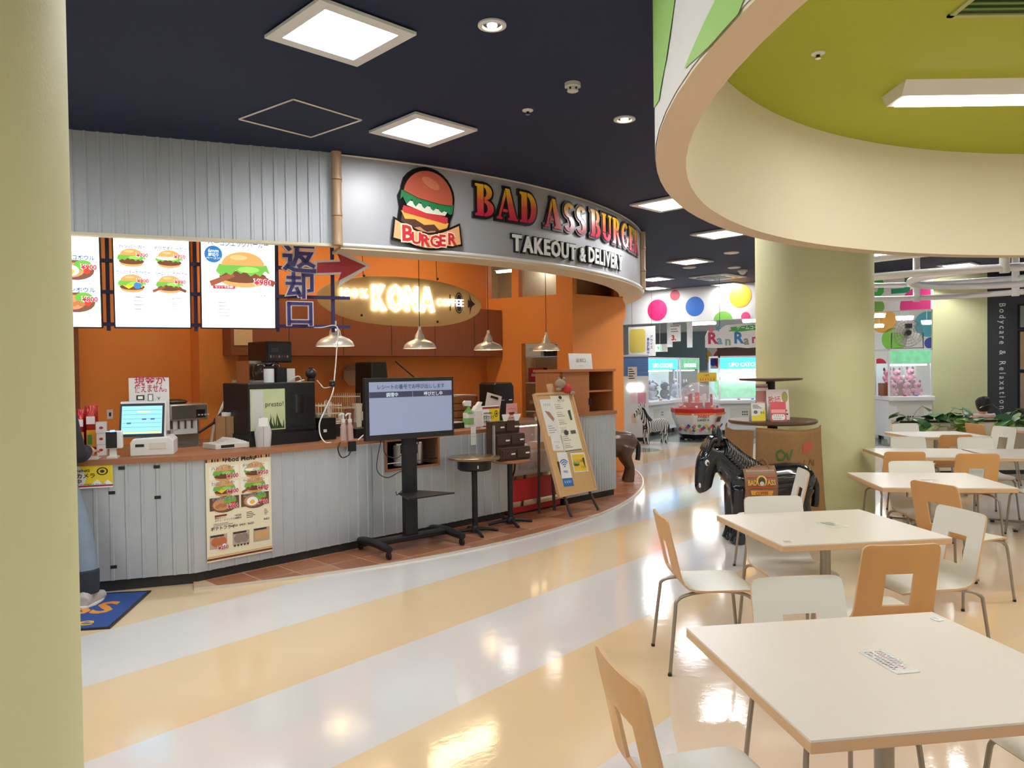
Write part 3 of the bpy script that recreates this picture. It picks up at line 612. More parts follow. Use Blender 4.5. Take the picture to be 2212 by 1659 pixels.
def bowl(p, cx, cy, w, egg=False, z=2):
    p.ell(cx, cy, .5*w, .3*w, (120, 84, 62), z); p.ell(cx-.1*w, cy, .34*w, .22*w, (206, 150, 104), z+1); p.ell(cx+.2*w, cy+.14*w, .24*w, .16*w, GRN, z+2); p.ell(cx+.3*w, cy-.02*w, .09*w, .09*w, TOM, z+3)
    if egg: p.ell(cx-.12*w, cy-.02*w, .22*w, .16*w, WHT, z+4); p.ell(cx-.12*w, cy-.05*w, .1*w, .08*w, (246, 190, 60), z+5)
    else:
        for k in range(5): p.ell(cx-.26*w+.1*w*k, cy-.06*w+.05*w*(k % 2), .09*w, .06*w, (190, 122, 80), z+4)
def price(p, t, x, y, s, z=9, al='R'): p.text(t, x, y, s, (255, 255, 255), z, .07, al).text(t, x, y, s, RED_, z+1, .03, al)
def name(p, t, x, y, s, w=None, z=9, col=(40, 90, 160)): p.text(t, x, y, s, (255, 255, 255), z, .06, 'C', w).text(t, x, y, s, col, z+1, .02, 'C', w)
GRY = (130, 130, 126)
def lines(p, x0, x1, y, n, dy, h, col=GRY, z=2):
    for i in range(n): p.rect(x0, y-i*dy, x0+(x1-x0)*(.55+.45*((i*7) % 5)/5), y-i*dy+h, col, z)
# --- menu screens
SF = Fr(FA.at(0, .36, 0).xy, 24)
SE = 1.2
m_scr = mat('lit_menu_screen', (246, 250, 250), .3, emit=SE)
def screen(px0, px1, pyb, lab, fill):
    s0, z0 = SF.hit(px0, pyb); s1, _ = SF.hit(px1, pyb); W = s1-s0; H = W*1.68
    t = empty('menu_screen', SF.M((s0+s1)/2, 0, z0, 0, R(6)), lab, 'screen', 'portrait menu screens')
    B().box(-W/2-.012, W/2+.012, 0, .07, -.012, H+.012).build('housing', m_black, t, bev=.004); B().box(-W/2, W/2, -.004, 0, 0, H).build('display', m_scr, t)
    p = P(.6); fill(p, W, H); p.build('screen_image', t, Matrix.Translation((0, -.0045, 0))@FACE); return s0, s1, z0
def f2(p, W, H):
    p.rect(-W/2, 0, W/2, H*.02, (200, 220, 240), 1)
    for i, (nm, pr, ex) in enumerate((('ハンバーガー', '¥700', None), ('テリヤキバーガー', '¥750', 'egg'), ('たっぷりチーズバーガー', '¥900', 'cheese'), ('ベーコンエッグバーガー', '¥980', 'bacon'))):
        cx = (-.25 if i % 2 == 0 else .25)*W; cy = W*(1.0 if i < 2 else .63)
        burger(p, cx-.02*W, cy, .38*W, ex); name(p, nm, cx, cy+.14*W, .062*W, .44*W if len(nm) > 7 else .36*W); price(p, pr, cx+.2*W, cy+.02*W, .075*W); lines(p, cx+.02*W, cx+.2*W, cy-.17*W, 2, .03*W, .008*W); p.cut('menu_item')
    lines(p, -.25*W, -.1*W, .26*H, 4, .035*H, .006*H); lines(p, .25*W, .32*W, .25*H, 5, .022*H, .005*H); p.ell(-.2*W, .36*H, .05*W, .05*W, (60, 130, 190), 8)
def f3(p, W, H):
    name(p, 'ベーコンエッグバーガー', 0, .695*H, .095*W, .82*W); burger(p, .06*W, .49*H, .74*W, 'bacon'); p.cut('burger_picture'); p.ell(-.34*W, .62*H, .12*W, .12*W, (40, 110, 180), 10)
    p.text('6mm', -.34*W, .635*H, .07*W, WHT, 11, .02, 'C'); p.text('厚切り', -.34*W, .605*H, .05*W, WHT, 11, .02, 'C'); p.text('ベーコン!', -.34*W, .578*H, .045*W, WHT, 11, .01, 'C')
    p.cut('round_badge'); price(p, '¥980', .46*W, .37*H, .12*W); p.poly(rrect(.3*W, .028*H, .01, 3, -.2*W, .345*H), RED_, 2); p.text('セットでお得!', -.2*W, .338*H, .04*W, WHT, 3, .01, 'C')
    for i, (a, c) in enumerate((('ポテトセット', '¥1180'), ('ポテト+ドリンクセット', '¥1430'))): p.text(a, -.3*W, (.30-.03*i)*H, .04*W, GRY, 2, 0); p.text(c, .42*W, (.30-.03*i)*H, .05*W, GRY, 2, .01, 'R')
    lines(p, -.28*W, -.1*W, .21*H, 5, .028*H, .006*H); lines(p, .25*W, .34*W, .2*H, 4, .028*H, .005*H)
def f1(p, W, H):
    for i, (nm, pr, y) in enumerate((('ロコモコボウル', '¥900', .70), ('チキンボウル', '¥800', .36))):
        bowl(p, .12*W, (y-.10)*H, .6*W, i == 0); name(p, nm, .12*W, (y+.01)*H, .10*W, .62*W); price(p, pr, .46*W, (y-.09)*H, .12*W)
        for k, c in enumerate(('¥1100', '¥1350')): p.text(c, .44*W, (y-.22-.03*k)*H, .05*W, GRY, 2, .01, 'R')
        p.rect(-.1*W, (y-.2)*H, .16*W, (y-.18)*H, (150, 60, 110), 2); p.cut('menu_item')
A = screen(80, 219, 705, 'portrait menu screen half hidden by the foreground column', f1); Bq = screen(250, 411, 706, 'portrait menu screen showing four burgers', f2); Cq = screen(437, 594, 707, 'portrait menu screen showing one large burger', f3)
# purple grid frame carrying the screens and the return sign
m_purp = mat('dark_violet_frame', (48, 40, 96), .45)
gf = empty('screen_grid_frame', SF.M(0, .08, 0), 'dark violet metal grid frame behind the menu screens', 'frame')
sR = SF.hit(760, 640)[0]; sV = SF.hit(724, 640)[0]; zt = HC-.1
for py in (575, 638, 703): z_ = SF.hit(600, py)[1]; B().box(A[0], sR, .0, .03, z_-.015, z_+.015).build('rail', m_purp, gf)
for q in (Bq[0]-.06, Bq[1]+.05, Cq[1]+.04, sV): B().box(q-.015, q+.015, .03, .055, SF.hit(724, 712)[1]-.02, zt).build('upright', m_purp, gf)
# return sign: three characters and an arrow
rs = empty('return_sign', SF.M(0, -.02, 0), 'hanging violet characters and red arrow showing the return point', 'sign')
m_vio = mat('violet_sign_face', (56, 44, 110), .4); m_rim = mat('sign_white_rim', (214, 208, 204), .4)
KJ = {'返': [[(.07, .95), (.2, .78)], [(.02, .57), (.22, .57), (.2, .3), (.05, .1)], [(.13, .2), (.34, .07), (.98, .05)], [(.36, .92), (.94, .92)], [(.43, .92), (.41, .52), (.31, .24)], [(.46, .66), (.85, .66), (.71, .38), (.47, .2)], [(.53, .56), (.72, .34), (.95, .22)]],
      '却': [[(.05, .8), (.5, .8)], [(.27, .99), (.27, .56)], [(.01, .56), (.53, .56)], [(.25, .54), (.1, .14), (.47, .19)], [(.38, .38), (.5, .04)], [(.6, .92), (.93, .92), (.93, .3), (.79, .27)], [(.63, .95), (.63, -.03)]],
      '口': [[(.09, .92), (.91, .92), (.91, .0)], [(.09, .95), (.09, .0)], [(.09, .14), (.91, .14)]]}
def strokes(ls, k, th, d0, d1):
    b = B()
    for L in ls:
        V = [Vector(p)*k for p in L]; V[0] = V[0]-(V[1]-V[0]).normalized()*th*.25; V[-1] = V[-1]+(V[-1]-V[-2]).normalized()*th*.25; le, ri = [], []
        for i in range(len(V)):
            d1_ = (V[i]-V[i-1]).normalized() if i else (V[1]-V[0]).normalized(); d2_ = (V[i+1]-V[i]).normalized() if i < len(V)-1 else d1_
            m = (d1_+d2_).normalized(); nn = Vector((-m.y, m.x)); h = th/2/max(.5, m.dot(d1_)); le.append(tuple(V[i]+nn*h)); ri.append(tuple(V[i]-nn*h))
        ext(b, [(x*1.12, y) for x, y in le+ri[::-1]], d0, d1)
    return b
for ch, px, pyb, pyt in (('返', 643, 588, 527), ('却', 645, 642, 590), ('口', 645, 702, 652)):
    s_, zb_ = SF.hit(px, pyb, -.02); zt_ = SF.hit(px, pyt, -.02)[1]; k = (zt_-zb_)
    b = strokes(KJ[ch], k, k*.215, -.01, .01); o = b.build('character_rim', m_rim, rs, (s_-k*.5, 0, zb_))
    strokes(KJ[ch], k, k*.125, -.018, -.01).build('character', m_vio, o)
def arrow(k): return [(685, 568-k), (735, 566-k), (728, 548-k*2.6), (790+k*2, 575), (730, 607+k*2.6), (737, 588+k), (684, 590+k)]
q = [SF.hit(*p, -.02) for p in arrow(0)]; q2 = [SF.hit(*p, -.02) for p in arrow(5)]; q2[0] = (q2[0][0]-.025, q2[0][1]); q2[-1] = (q2[-1][0]-.025, q2[-1][1])
b = B(); ext(b, q2, -.01, .01); ar = b.build('arrow_rim', m_rim, rs); b = B(); ext(b, q, -.016, -.01); b.build('arrow', mat('dull_red_sign', (168, 44, 52), .4), ar)
# --- food menu poster on the counter
s0, zt = SH.hit(443, 990, -.012); s1, _ = SH.hit(584, 975, -.012); zb = SH.hit(446, 1217, -.012)[1]; W, H = s1-s0, zt-zb
t = B().box(0, W, -.011, -.009, 0, H).build('menu_poster', pm((236, 226, 196)), mw=SH.M(s0, -.002, zb), label='long food menu poster taped to the ribbed counter front', cat='poster')
p = P()
for i in range(24):
    if 8 < i < 16: continue
    p.rect(W*i/24, H*.955, W*(i+.7)/24, H, [(120, 50, 40), (230, 180, 70), (60, 44, 44), (180, 90, 50)][i % 4], 1)
p.text('Food Menu', W*.52, H*.945, .055, INK, 3, .025, 'C'); p.rect(0, .012, W, .028, (120, 50, 40), 1); p.rect(0, .034, W, .042, (220, 180, 70), 1)
for i, (nm, pr, ex) in enumerate((('ハンバーガー', '¥700', None), ('テリヤキバーガー', '¥750', 'egg'), ('たっぷりチーズバーガー', '¥900', 'cheese'), ('ベーコンエッグバーガー', '¥980', 'bacon'), ('タコチキンボウル', '¥800', 'b'), ('ロコモコボウル', '¥900', 'c'))):
    cx = W*(.27 if i % 2 == 0 else .74); cy = H*(.845-.148*(i//2)); p.rect(cx-.22*W, cy-.062*H, cx+.22*W, cy+.062*H, (244, 238, 220) if ex not in ('b', 'c') else (96, 70, 58), 1)
    if ex in ('b', 'c'): bowl(p, cx, cy-.01*H, .40*W, ex == 'c')
    else: burger(p, cx, cy-.005*H, .34*W, ex)
    name(p, nm, cx-.02*W, cy+.035*H, .03, .34*W, col=INK); price(p, pr, cx+.21*W, cy-.055*H, .045); p.cut('menu_item')
p.rect(W*.12, H*.425, W*.3, H*.443, (140, 50, 44), 2)
for i, (a, c, y) in enumerate((('単品セット', '+¥200', .405), ('ポテト・ドリンクセット', '+¥450', .38))): p.text(a, W*.12, H*y, .018, INK, 2); p.text(c, W*.52, H*y, .022, INK, 2, .01, 'R')
lines(p, W*.6, W*.75, H*.425, 4, .017*H, .006*H, INK); lines(p, W*.88, W*.95, H*.43, 4, .016*H, .005*H, INK); lines(p, W*.1, W*.5, H*.355, 2, .014*H, .005*H); p.text('ポテトフライ', W*.06, H*.30, .033, INK, 2, .02); p.text('¥200  ¥400  ¥600', W*.36, H*.305, .026, INK, 2, .005); p.text('¥400', W*.96, H*.325, .024, INK, 2, .01, 'R')
for i, (a, c) in enumerate(((.17, (196, 110, 66)), (.51, (150, 130, 124)), (.83, (214, 170, 110)))):
    p.rect(W*(a-.13), H*.12, W*(a+.13), H*.255, (190, 170, 150), 1); p.ell(W*(a-.04), H*.185, .07*W, .045*H, c, 2); p.ell(W*(a+.05), H*.185, .07*W, .045*H, c, 3); p.rect(W*(a-.12), H*.235, W*(a+.08), H*.252, INK, 4); p.cut('side_dish_picture')
p.ell(W*.25, H*.145, .03*W, .016*H, WHT, 5); price(p, '¥250', W*.31, H*.11, .04)
for k in range(5): p.ell(W*(.41+.05*k), H*.12, .016*W, .010*H, INK, 6)
p.build('printed_menu', t, Matrix.Translation((0, -.0112, 0))@FACE)
# --- warning camera cards
def warncard(t, W, H):
    p = P(); p.rect(0, 0, W, H, WHT, 1); p.poly([(W*.45, H*.12), (W*.5, H*.45), (W*.35, H*.86), (W, H*.86), (W, H*.12), (W*.9, H*.3), (W*.8, H*.14), (W*.7, H*.32), (W*.58, H*.14)], (240, 214, 40), 2); p.rect(0, H*.86, W, H*.95, (170, 40, 60), 3); p.rect(0, H*.05, W, H*.11, (170, 40, 60), 3)
    p.ell(W*.8, H*.62, W*.11, H*.15, INK, 4); p.ell(W*.8, H*.62, W*.08, H*.11, (240, 214, 40), 5); p.ell(W*.8, H*.62, W*.045, H*.06, INK, 6)
    p.text('WARNING', W*.06, H*.62, H*.13, INK, 4, .02, width=W*.5); p.text('防犯カメラ', W*.06, H*.40, H*.2, INK, 4, .02, width=W*.6); p.text('作動中', W*.06, H*.2, H*.18, INK, 4, .02, width=W*.34); p.text('SECURITY CAMERA IN USE', W*.06, H*.12, H*.07, INK, 4, 0, width=W*.8)
    p.build('printed_notice', t, FACE)
s1, zt = LF.hit(243, 995, -.02); zb = LF.hit(243, 1052, -.02)[1]; W, H = .34, zt-zb
t = B().box(0, W, 0, .003, 0, H).build('warning_card', m_paper, mw=LF.M(s1-W, -.02, zb), label='white and yellow security camera warning card hung on the counter edge', cat='notice'); warncard(t, W, H)
# ================================================================ things hung in the shop
def it(name_, px0, px1, pyt, pyb, w, label, cat, zb=CT, fr=SH, group=None, yaw=0):
    s0 = fr.hit(px0, pyb, w)[0]; s1 = fr.hit(px1, pyb, w)[0]; zt = fr.hit((px0+px1)/2, pyt, w)[1]
    return empty(name_, fr.M((s0+s1)/2, w, zb, yaw), label, cat, group), s1-s0, zt-zb
for i, (px, py, d) in enumerate(((724, 746, 7.4), (907, 752, 8.5), (1055, 754, 9.55), (1180, 757, 10.25))):
    q = pd(px, py, d); t = empty('pendant_lamp', (q.x, q.y, 1.85), ['aluminium pendant lamp nearest the return sign', 'aluminium pendant lamp below the glowing surfboard', 'third aluminium pendant lamp in front of the brown soffit', 'aluminium pendant lamp in front of the kitchen doorway'][i], 'pendant lamp', 'pendant lamps over the counter')
    B().lathe([(.18, 0), (.177, .016), (.165, .04), (.135, .066), (.09, .086), (.062, .096), (.056, .11), (.05, .145), (.036, .165), (.02, .2)], n=32, cap=False).build('lamp_shade', m_alu, t, smooth=60)
    B().ring([(.178, -.004), (.184, -.004), (.184, .006), (.178, .006)], n=32).build('rim', m_frame, t, smooth=40); B().cyl((0, 0, .19), .018, .05, n=12).build('socket', m_alu, t, smooth=40)
    B().lathe([(.172, .012), (.10, .055), (.0, .07)], n=28).build('inner_reflector', mat('lit_shade_inside', (255, 226, 180), .5, emit=2.5) if i == 0 else D.materials['lit_shade_inside'], t, smooth=60)
    B().ball((0, 0, .03), (.03, .03, .038)).build('bulb', m_warm, t, smooth=60); B().tube([(0, 0, .23), (0, 0, HC-1.85)], .004, 6).build('cord', m_cable, t)
# --- surfboard
SBL, SBR = pd(682, 640, 8.5), pd(1040, 662, 9.6); SB = Fr(SBL.xy, math.degrees(math.atan2(SBR.y-SBL.y, SBR.x-SBL.x))); LEN = (SBR-SBL).xy.length
zc = (SBL.z+SBR.z)/2
m_surf = mat('glowing_surfboard_resin', (244, 204, 136), .3, noise=.08, ns=3)  # even warm cream base colour, the board itself emits nothing
t = empty('surfboard', SB.M(0, 0, 0), 'cream surfboard hung on wires above the kitchen soffit', 'surfboard')
def sz(x): return SBL.z+(SBR.z-SBL.z)*x/LEN
n = 60; pts = []; rad = []
for i in range(n+1):
    u = i/n; pts.append((LEN*u, 0, sz(LEN*u))); rad.append(max(.004, .29*max(0, 1-abs(2*u-1)**2.5)**.55))
B().tube(pts, rad, 24, sy=.10).build('board', m_surf, t, smooth=60)
m_neon = mat('white_neon', (255, 255, 255), .4, emit=1.9)
ns_ = empty('neon_sign', SB.M(0, -.045, 0), 'white neon coffee lettering fixed to the surfboard', 'neon sign')
def neon(txt_, px0, px1, pyb, pyt, r, outline):
    s0, z0 = SB.hit(px0, pyb, -.045); s1, _ = SB.hit(px1, pyb, -.045); h = SB.hit(px0, pyt, -.045)[1]-z0; x = 0; L = []
    for c in txt_:
        vs, fs = txtmesh(c, .035 if outline else .0, 0 if outline else .02); mn, mx = min(v[0] for v in vs), max(v[0] for v in vs); L.append((vs, fs, x-mn)); x += mx-mn+.14
    k = (s1-s0)/(x-.14); kz = h/.72
    for vs, fs, ox in L:
        b = B()
        f = lambda v: (s0+(v[0]+ox)*k, -v[2]*.5, z0+v[1]*kz+(sz(s0+v[0]*k)-sz(s0))*.3)
        if not outline: b.add([f(v) for v in vs], fs)
        else:
            E = {}
            for q in fs:
                for i in range(len(q)): e = (q[i], q[(i+1) % len(q)]); E[tuple(sorted(e))] = E.get(tuple(sorted(e)), [])+[e]
            nx = {e[0][0]: e[0][1] for e in E.values() if len(e) == 1}
            while nx:
                st, cur = nx.popitem(); loop = [st]
                while cur != st and cur in nx: loop.append(cur); cur = nx.pop(cur)
                if len(loop) > 2: b.tube([f(vs[j]) for j in loop], r, 6, closed=True)
        b.build('neon_letter', m_neon, ns_)
neon('100%', 736, 796, 642, 620, .012, False); neon('KONA', 806, 938, 667, 614, .015, True); neon('COFFEE', 944, 1001, 660, 644, .01, False)
p = P(); s_, z_ = SB.hit(989, 655); p.ell(s_, z_, .055, .13, (30, 30, 34), 1); p.ell(s_, z_, .046, .115, (228, 196, 130), 2); p.ell(s_, z_, .04, .105, (40, 40, 46), 3); p.rect(s_-.13, z_-.1, s_-.115, z_+.1, (60, 54, 50), 2); s_, z_ = SB.hit(1013, 657); p.poly([(s_-.01, z_+.13), (s_+.02, z_+.04), (s_+.07, z_), (s_+.02, z_-.04), (s_-.01, z_-.14), (s_+.0, z_-.03), (s_-.03, z_-.05), (s_-.025, z_+.05), (s_, z_+.03)], (40, 36, 34), 1)
p.build('printed_emblem', t, Matrix.Translation((0, -.031, 0))@FACE)
for px, py in ((785, 594), (944, 601)): s_, z_ = SB.hit(px, py); B().tube([(s_, .0, z_-.03), (s_, .01, z_+.02), (s_-.02, .01, HC)], .004, 6).build('hanging_wire', m_cable, t); B().ball((s_, -.015, z_-.01), .016, 8, 6).build('clamp', m_black, t)
for px, py in ((780, 683), (944, 697)): s_, z_ = SB.hit(px, py); B().ball((s_, -.015, z_+.01), .016, 8, 6).build('clamp', m_black, t)
# --- long white cable with cameras
a = pd(728, 706, 7.2)
t = empty('hanging_cable', a, 'long white cable looping down past the return sign to the counter', 'cable')
c = [pd(*q) for q in ((640, 705, 7.2), (690, 708, 7.2), (728, 706, 7.2), (727, 760, 7.1), (722, 820, 7.0), (718, 850, 6.9), (700, 890, 6.8), (690, 915, 6.7), (692, 940, 6.65), (702, 955, 6.6), (715, 956, 6.6))]
B().tube([p-a for p in smoothpts(c)], .006, 6).build('cable', m_wcable, t, smooth=60)
c = [pd(*q) for q in ((717, 835, 6.95), (700, 838, 6.9), (692, 830, 6.9), (685, 822, 6.85))]; B().tube([p-a for p in smoothpts(c)], .005, 6).build('cable', m_wcable, t, smooth=60)
for px, py in ((717, 826), (718, 831)): q = pd(px, py, 6.95)-a; B().ball(q, (.03, .03, .022), 10, 6).build('clip_camera', m_black, t, smooth=60)
# ================================================================ on the counter, left part
t, W, H = it('till_terminal', 281, 376, 868, 980, .12, 'white till terminal with a lit touch screen on the counter corner', 'till', fr=LF)
b = B(); ext(b, [(-W/2, 0), (W/2, 0), (W/2, .11), (W/2-.03, .14), (-W/2+.02, .13), (-W/2, .1)], 0, .3); b.build('base', m_white, t, bev=.008)
B().box(-W*.38, -W*.18, -.004, 0, .07, .09).build('receipt_slot', m_black, t); B().box(-.05+W*.1, W*.32, -.004, 0, .05, .1).build('cover_panel', m_offw, t, bev=.003)
hd = B().box(-W*.62, W*.46, -.02, .02, 0, .28).build('screen_housing', m_white, t, M4((-.05, .1, .135), R(-4), R(-14)), bev=.006); B().box(-W*.62, W*.42, -.026, -.02, .0, .26).build('bezel', m_black, hd)
B().box(-W*.57, W*.37, -.028, -.026, .022, .24).build('touch_screen', mat('lit_till_screen', (120, 176, 220), .3, emit=.9), hd)
p = P(.9)
for k in range(6): p.rect(-W*.55, .04+.033*k, W*.35, .043+.033*k, (80, 130, 180), 1)
p.rect(-W*.55, .025, W*.35, .04, (190, 210, 120), 2); p.rect(-W*.2, .19, W*.1, .20, (230, 220, 140), 2)
for x, y in ((-.1, .13), (.1, .13), (-.45, .10)): p.rect(W*x, y, W*(x+.1), y+.012, (50, 80, 110), 2)
p.build('screen_image', hd, Matrix.Translation((0, -.0283, 0))@FACE); B().cyl((0, .12, .12), .03, .06, n=14).build('neck', m_offw, t)
t, W, H = it('paper_notice', 279, 366, 816, 875, .34, 'laminated paper notice with red handwriting standing behind the till', 'notice', zb=LF.hit(320, 876, .34)[1], fr=LF)
b = B().box(-W/2, W/2, 0, .003, -.2, H); b.build('sheet', m_film, t); p = P(); p.text('現金が', -W*.36, H*.78, .075, (190, 50, 90), 1, .015); p.text('使えません。', -W*.36, H*.5, .07, (190, 50, 90), 1, .015, width=W*.8); p.rect(-W*.32, H*.2, -W*.12, H*.38, INK, 1); p.rect(-W*.28, H*.24, -W*.16, H*.34, WHT, 2); p.rect(-W*.04, H*.14, W*.1, H*.42, GRY, 1); p.rect(-W*.01, H*.18, W*.07, H*.38, WHT, 2); p.text('v', W*.2, H*.2, .05, INK, 1); p.rect(-W*.35, H*.04, W*.35, H*.055, GRY, 1); p.build('printed_text', t, Matrix.Translation((0, -.001, 0))@FACE)
B().box(-W*.2, W*.2, .005, .02, -.33, -.1).build('prop_stand', m_offw, t)
t, W, H = it('card_reader', 228, 258, 940, 986, .06, 'white card reader with a black face and a blue light', 'card reader', fr=LF)
B().box(-W*.4, W*.4, -.02, .09, 0, .012).build('foot', m_white, t); B().box(-W*.25, W*.25, .02, .05, .012, .08).build('neck', m_white, t); b = B().box(-W/2, W/2+.02, 0, .06, .07, .2); hd = b.build('reader_body', m_white, t, bev=.008)
B().box(-W*.45, W*.35, -.006, 0, .075, .195).build('black_face', m_black, hd); B().box(-W*.1, W*.2, -.012, .0, .196, .208).build('blue_light', mat('blue_led', (60, 130, 255), .4, emit=8), hd)
for i, (px0, px1, py0, py1, c) in enumerate(((166, 186, 884, 930, (176, 40, 44)), (184, 213, 876, 934, (178, 48, 40)))):
    t, W, H = it('snack_bag', px0, px1, py0, py1, .5, ['red snack bag at the left edge behind the column', 'red and gold snack bag with an orange label'][i], 'bag', fr=LF, group='snack bags by the till')
    vs = []; fs = []
    for k in range(9):
        u = k/8; th = .045*math.sin(PI*min(1, u*1.05))**.6+.003
        for x, y in ((-1, 0), (-.5, -1), (.5, -1), (1, 0), (.5, 1), (-.5, 1)): vs.append((x*W/2*(1-.04*math.sin(u*9)), y*th, H*u))
    for k in range(8): fs += [(k*6+j, k*6+(j+1) % 6, k*6+6+(j+1) % 6, k*6+6+j) for j in range(6)]
    fs += [tuple(range(6))[::-1], tuple(range(48, 54))]; B().add(vs, fs).build('pouch', mat('foil_bag_%d' % i, c, .25, .3, bump=.4, bs=20), t, smooth=50); P().rect(-W*.3, H*.62, W*.35, H*.78, (240, 230, 225), 1).rect(-W*.3, H*.15, W*.4, H*.5, (226, 160, 50), 1).rect(-W*.25, H*.2, W*.1, H*.4, (90, 150, 60), 2).build('printed_label', t, Matrix.Translation((0, -.052, 0))@FACE)
t, W, H = it('card_stand', 208, 231, 911, 950, .35, 'white card stand with small red logos beside the till', 'card stand', fr=LF)
for k in range(3): B().box(-W/2+.006*k, W/2, -.01-.01*k, -.007-.01*k, H*(.66-.33*k), H*(.98-.33*k)).build('card', m_paper, t); P().ell(0, H*(.82-.33*k), .014, .01, RED_, 1).build('printed_mark', t, Matrix.Translation((0, -.0105-.01*k, 0))@FACE)
B().box(-W/2, W/2, 0, .02, 0, H).build('back_plate', m_offw, t)
# person at the counter, mostly behind the foreground column, comes later
# soda fountain on the back counter
BCZ = .9
t = empty('back_counter', SH.M(0, 0, 0), 'steel back counter along the orange kitchen wall', 'counter'); B().box(-.6, 4.95, 1.5, 2.3, BCZ-.04, BCZ).build('worktop', m_steel, t); B().box(-.6, 4.95, 1.55, 2.28, .1, BCZ-.04).build('cabinet_body', m_brown, t); B().box(-.55, 4.9, 1.6, 2.2, 0, .1).build('kickboard', m_kick, t)
for k in range(9): B().box(-.58+.61*k, .02+.61*k, 1.535, 1.55, .12, BCZ-.06).build('door', m_brown, t)
t, W, H = it('soda_fountain', 372, 443, 872, 962, 1.55, 'stainless drink dispenser with white taps behind the till', 'dispenser', zb=BCZ)
B().box(-W/2, W/2, .12, .5, 0, H*.95).build('body', m_steel, t, bev=.01); hd = B().box(-W/2-.02, W/2+.03, -.02, .5, H*.62, H).build('head', m_steel, t, bev=.015); B().box(W*.22, W*.48, -.028, -.02, H*.68, H*.86).build('control_panel', m_black, hd); B().box(-W/2+.02, W/2-.1, -.05, .12, 0, .03).build('drip_tray', m_steel, t)
for k in range(4): B().cyl((-W*.36+W*.2*k, .03, H*.42), .022, H*.2, n=12).build('tap', m_white, t, smooth=40); B().box(W*.26+.03*k, W*.26+.018+.03*k, -.033, -.028, H*.72, H*.75).build('button', m_white, hd)
B().box(-W*.42, W*.3, .02, .1, H*.3, H*.42).build('splash_panel', m_white, t); B().ball((-W*.2, .2, H+.015), (.14, .1, .03), 14, 6).build('black_bag', m_black, t, smooth=60)
t, W, H = it('paper_cup_carton', 488, 524, 888, 948, .55, 'open brown carton of white paper cups on the counter', 'carton')
b = B().box(-W/2, W/2, 0, .2, 0, .006)
for q in ((-W/2, -W/2+.006, 0, .2), (W/2-.006, W/2, 0, .2), (-W/2, W/2, 0, .006), (-W/2, W/2, .194, .2)): b.box(*q, 0, H*.85)
b.build('box', m_card, t); b = B(); b.lathe([(.035, 0), (.045, .12), (.04, .12), (.03, .01)], (-.02, .09, .16), 16); b.build('cup_stack', m_paper, t, smooth=40); b = B(); b.lathe([(.035, 0), (.045, .12), (.04, .12), (.03, .01)], (.07, .12, .12), 16); b.build('cup_stack', m_paper, t, smooth=40)
t, W, H = it('paper_tray', 466, 545, 930, 966, .25, 'grey tray heaped with napkins and paper bags', 'tray'); B().box(-W/2, W/2, 0, .25, 0, .045).build('tray', m_offw, t, bev=.006); B().box(-W*.36, W*.0, -.002, 0, .012, .035).build('slot', m_black, t)
for k in range(5): B().box(-W*.3+.03*k, W*.35-.02*k, .03, .22, .046+.008*k, .052+.008*k).build('napkin', m_paper, t, Matrix.Rotation(R(4*k-8), 4, 'Z'))
# black cold drink machine
t, W, H = it('cold_drink_machine', 541, 686, 826, 958, .25, 'black countertop drink machine with a glass front showing green leaves', 'drink machine'); H = max(H, .5)
B().box(-W/2, W/2, .02, .5, 0, H).build('cabinet', m_black, t, bev=.012); B().box(-W/2-.01, W/2+.01, -.01, .5, 0, .1).build('base', m_dark, t)
wn = B().box(-W*.48, W*.02, .012, .02, .13, H*.9).build('window', mat('backlit_menu_glass', (176, 182, 140), .1, noise=.2, ns=6, emit=.12), t); p = P(); p.rect(-W*.46, .15, -W*.30, H*.88, (200, 200, 196), 1)
for k in range(14): x = -W*.26+W*.018*k; p.poly([(x, .14), (x+.02, .14), (x+.03*math.sin(k), .2+.1*((k*5) % 4)/4)], (58, 76, 44), 2)
p.text('presto!', -W*.27, H*.62, .06, (40, 44, 36), 3, .0); p.build('printed_picture', wn, Matrix.Translation((0, .0115, 0))@FACE)
B().box(W*.18, W*.3, .012, .02, H*.5, H*.8).build('chrome_plate', m_chrome, t); B().box(W*.02, W*.48, .0, .02, .12, .14).build('shelf_lip', m_dark, t)
B().lathe([(.06, 0), (.07, .12), (.05, .2), (.02, .23), (.02, .25)], (-W*.36, -.05, .0), 14).build('plastic_jug', mat('clear_plastic', (226, 226, 222), .25, alpha=.75), t, smooth=50)
zt = CT+H
t, W, H = it('metal_canister', 577, 600, 797, 827, .4, 'white canister on top of the black drink machine', 'canister', zb=zt); B().cyl((0, .06, 0), W*.45, .12, n=18).build('can', m_white, t, smooth=40); B().cyl((0, .06, .12), W*.46, .02, n=18).build('lid', m_dark, t, smooth=40)
t, W, H = it('acrylic_box', 600, 640, 795, 826, .4, 'clear acrylic boxes with a white lead on the black drink machine', 'box', zb=zt); B().box(-W/2, 0, 0, .18, 0, .13).build('smoked_box', m_dark, t); B().box(.01, W/2, .02, .18, 0, .12).build('pale_box', mat('frosted_acrylic', (206, 200, 190), .3), t); B().tube(smoothpts([(.03, .0, .02), (.1, -.02, .05), (.14, 0, .01), (.08, -.02, .0), (.18, .02, .015)]), .006, 6).build('coiled_lead', m_wcable, t, smooth=60)
t, W, H = it('ball_camera', 664, 680, 803, 823, .42, 'black ball camera on the corner of the drink machine', 'camera', zb=zt); B().cyl((0, 0, 0), .035, .03, n=14).build('foot', m_black, t); B().ball((0, 0, .07), .05, 16, 10).build('ball', m_black, t, smooth=60); B().cyl((0, 0, .115), .02, .015, n=12).build('cap', m_black, t)
